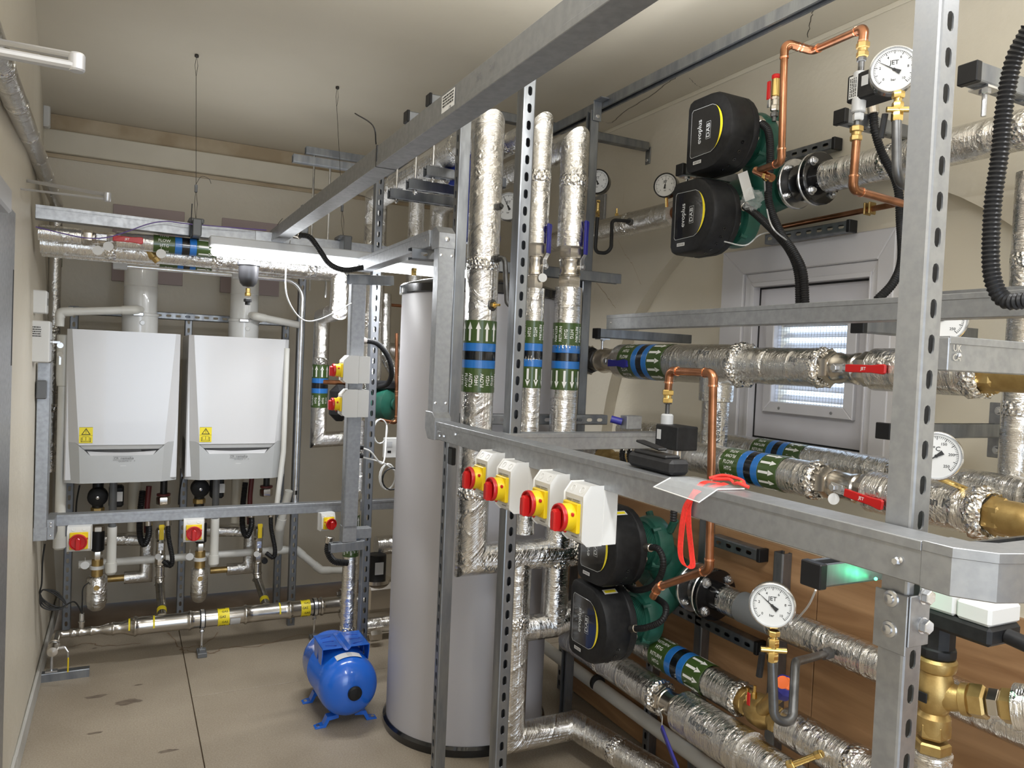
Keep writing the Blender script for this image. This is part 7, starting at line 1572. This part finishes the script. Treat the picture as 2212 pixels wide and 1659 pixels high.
c = at(843, 967, y=3.9); t = thing('room_controller', 'small white controller beside the cylinder', 'controller', c); g = G(); g.box(c, (.075, .03, .11), .005); ob('housing', g, M['white'], t); g = G(); g.box(c+V((-.01, -.016, .02)), (.03, .002, .03)); ob('display', g, M['lgrey'], t); g = G(); g.box(c+V((-.01, -.016, -.02)), (.02, .002, .012), .0005); ob('button', g, M['black'], t)
g = G(); n = 14; c = at(838, 1035, y=3.3)
for k in range(3): g.tube([c+V((.02+.045*math.cos(2*PI*j/n+k), .004*k, .05*math.sin(2*PI*j/n+k))) for j in range(n+1)], .0028, 6)
o = tag(ob('cable_coil', g, M['rubber']), 'black cable coil tied up against the cylinder side', 'cable')
# foil drop behind the post with band, and low pipework
yfd = 3.62; x = xp(757, yfd, .6); p = foil_pipe('slim foil pipe standing left of the strut post behind the blue vessel', [(x, yfd, .002), (x, yfd, zp(1060, x, yfd)), ], .038); band(p, (x, yfd, zp(1200, x, yfd)), Z, .038, 'RETURN', -Y, k=.75)
x2_ = xp(783, 4.05, 1.0); foil_pipe('foil pipe glimpsed above the lower tray behind the trunking drop', [(x2_, 4.1, .84), (x2_, 4.1, 1.85)], .04)
y5 = 4.45; a = at(800, 1352, y=4.1); foil_pipe('low foil pipe running from the strut post behind the cylinder', [(xp(790, 4.1, a.z), 4.1, a.z), (1.7, 4.1, a.z)], .042)
a = at(820, 1178, y=4.3); foil_pipe('foil pipe entering behind the cylinder above the gas valve', [(xp(812, 4.3, a.z), 4.3, a.z), (1.8, 4.3, a.z)], .055)
c = at(818, 1285, y=4.22); t = thing('gas_solenoid', 'cast gas solenoid valve with black coil at the right end of the gas pipe', 'valve', c)
g = G(); g.box(c+V((.03, 0, 0)), (.26, .16, .17), .03); ob('body', g, M['nickel'], t); g = G(); g.cyl(c+V((-.02, 0, .09)), c+V((-.02, 0, .24)), .055, 24, c=.004); cl_ = ob('coil', g, M['black'], t); g = G(); g.box(c+V((-.02, -.055, .17)), (.05, .004, .07)); ob('label', g, M['lgrey'], cl_)
ob('cover_plate', G().cyl(c+V((-.02, 0, .08)), c+V((-.02, 0, .10)), .085, 24), M['nickel'], t)
fl = thing('pipe_flange', 'bolted flange joining the gas pipe to the solenoid valve', 'flange', (X_(735), MY, mz)); flange(fl, (X_(735), MY, mz), X, .085, .02, 4, 'stainless', both=2); flange(fl, (X_(745), MY, mz), X, .085, .02, 4, 'stainless', both=0); ob('neck', G().cyl((X_(745), MY, mz), (X_(785), MY, mz), .05, 20), M['stainless'], fl)
c = at(800, 1375, y=4.0); g = G(); g.hex(c, X, .03, .06); tag(ob('brass_union', g, M['nickel']), 'small plated union under the low foil pipe by the blue vessel', 'fitting')
g = G(); c = at(712, 1160, y=3.8); conduit_hose('thick black hose sagging under the foot of the trunking drop', [at(712, 1165, y=3.4), at(708, 1190, y=3.4), at(722, 1212, y=3.4), at(752, 1216, y=3.4)], .016)

foil_pipe('foil pipe with an offset seen between the strut post and the cylinder', [at(832, 635, y=4.15), at(829, 762, y=4.15), at(905, 900, y=4.15)], .036, tape=False)
foil_pipe('dark foil pipe crossing behind the strut post to the cylinder', [at(828, 756, y=4.5), at(900, 765, y=4.5)], .05, tape=False)
# ================================================================ groups of repeats
GR = {'strut_post': 'slotted strut posts', 'strut_rail': 'horizontal strut rails', 'strut_channel': 'short strut pieces', 'strut_upright': 'strut uprights on the plywood', 'wall_rail': 'slotted rails on the right wall',
      'cable_trunking': 'runs of galvanised trunking', 'trunking_drop': 'upright trunking drops', 'isolator_switch': 'red and yellow rotary isolators', 'insulated_pipe': 'foil insulated pipes', 'ball_valve': 'lever ball valves',
      'pressure_gauge': 'round pressure gauges', 'temperature_gauge': 'temperature gauges', 'corrugated_conduit': 'black corrugated conduits', 'copper_pipe': 'copper pipes', 'twin_pump': 'twin circulators', 'boiler': 'pair of white wall boilers',
      'flue_pipe': 'white flue pipes', 'flue_plate': 'flue plates on the back wall', 'waste_pipe': 'white waste pipes', 'bracket_arm': 'black-capped bracket arms', 'pipe_bracket': 'brackets under the overhead pipes', 'threaded_rod': 'threaded hanger rods',
      'suspension_wire': 'wires hanging the far tray', 'suspension_clamp': 'clamps hanging the far tray', 'valve_tag': 'round valve tags', 'cable': 'loose cables', 'pressure_switch': 'black pressure switches', 'flexible_connector': 'bolted rubber connectors',
      'gauge_cock': 'gauge cocks with siphons', 'bronze_elbow': 'bronze pipe elbows', 'angle_bracket': 'angle brackets', 'door_closer': 'silver door closers', 'gas_riser': 'gas risers', 'valve_column': 'brass columns with foil pots', 'circulator': 'small circulators',
      'pipe_support': 'supports of the gas pipe', 'blue_valve': 'blue overhead valves', 'drain_pipe': 'cream pipe stubs', 'hose': 'dark red hoses', 'union_fitting': 'plated union fittings', 'paper_tag': 'paper tags', 'siphon_tube': 'gauge siphons',
      'cable_loop': 'white cable loops', 'cable_tie': 'black cable ties', 'cable_coil': 'black cable coils', 'strainer': 'bronze strainers', 'junction_box': 'junction boxes'}
_n = {}
for o in COL.objects:
    if o.parent is None and o.get('category'): _n.setdefault(o.name.split('.')[0], []).append(o)
for k, v in _n.items():
    if len(v) > 1 and k in GR:
        for o in v: o['group'] = GR[k]
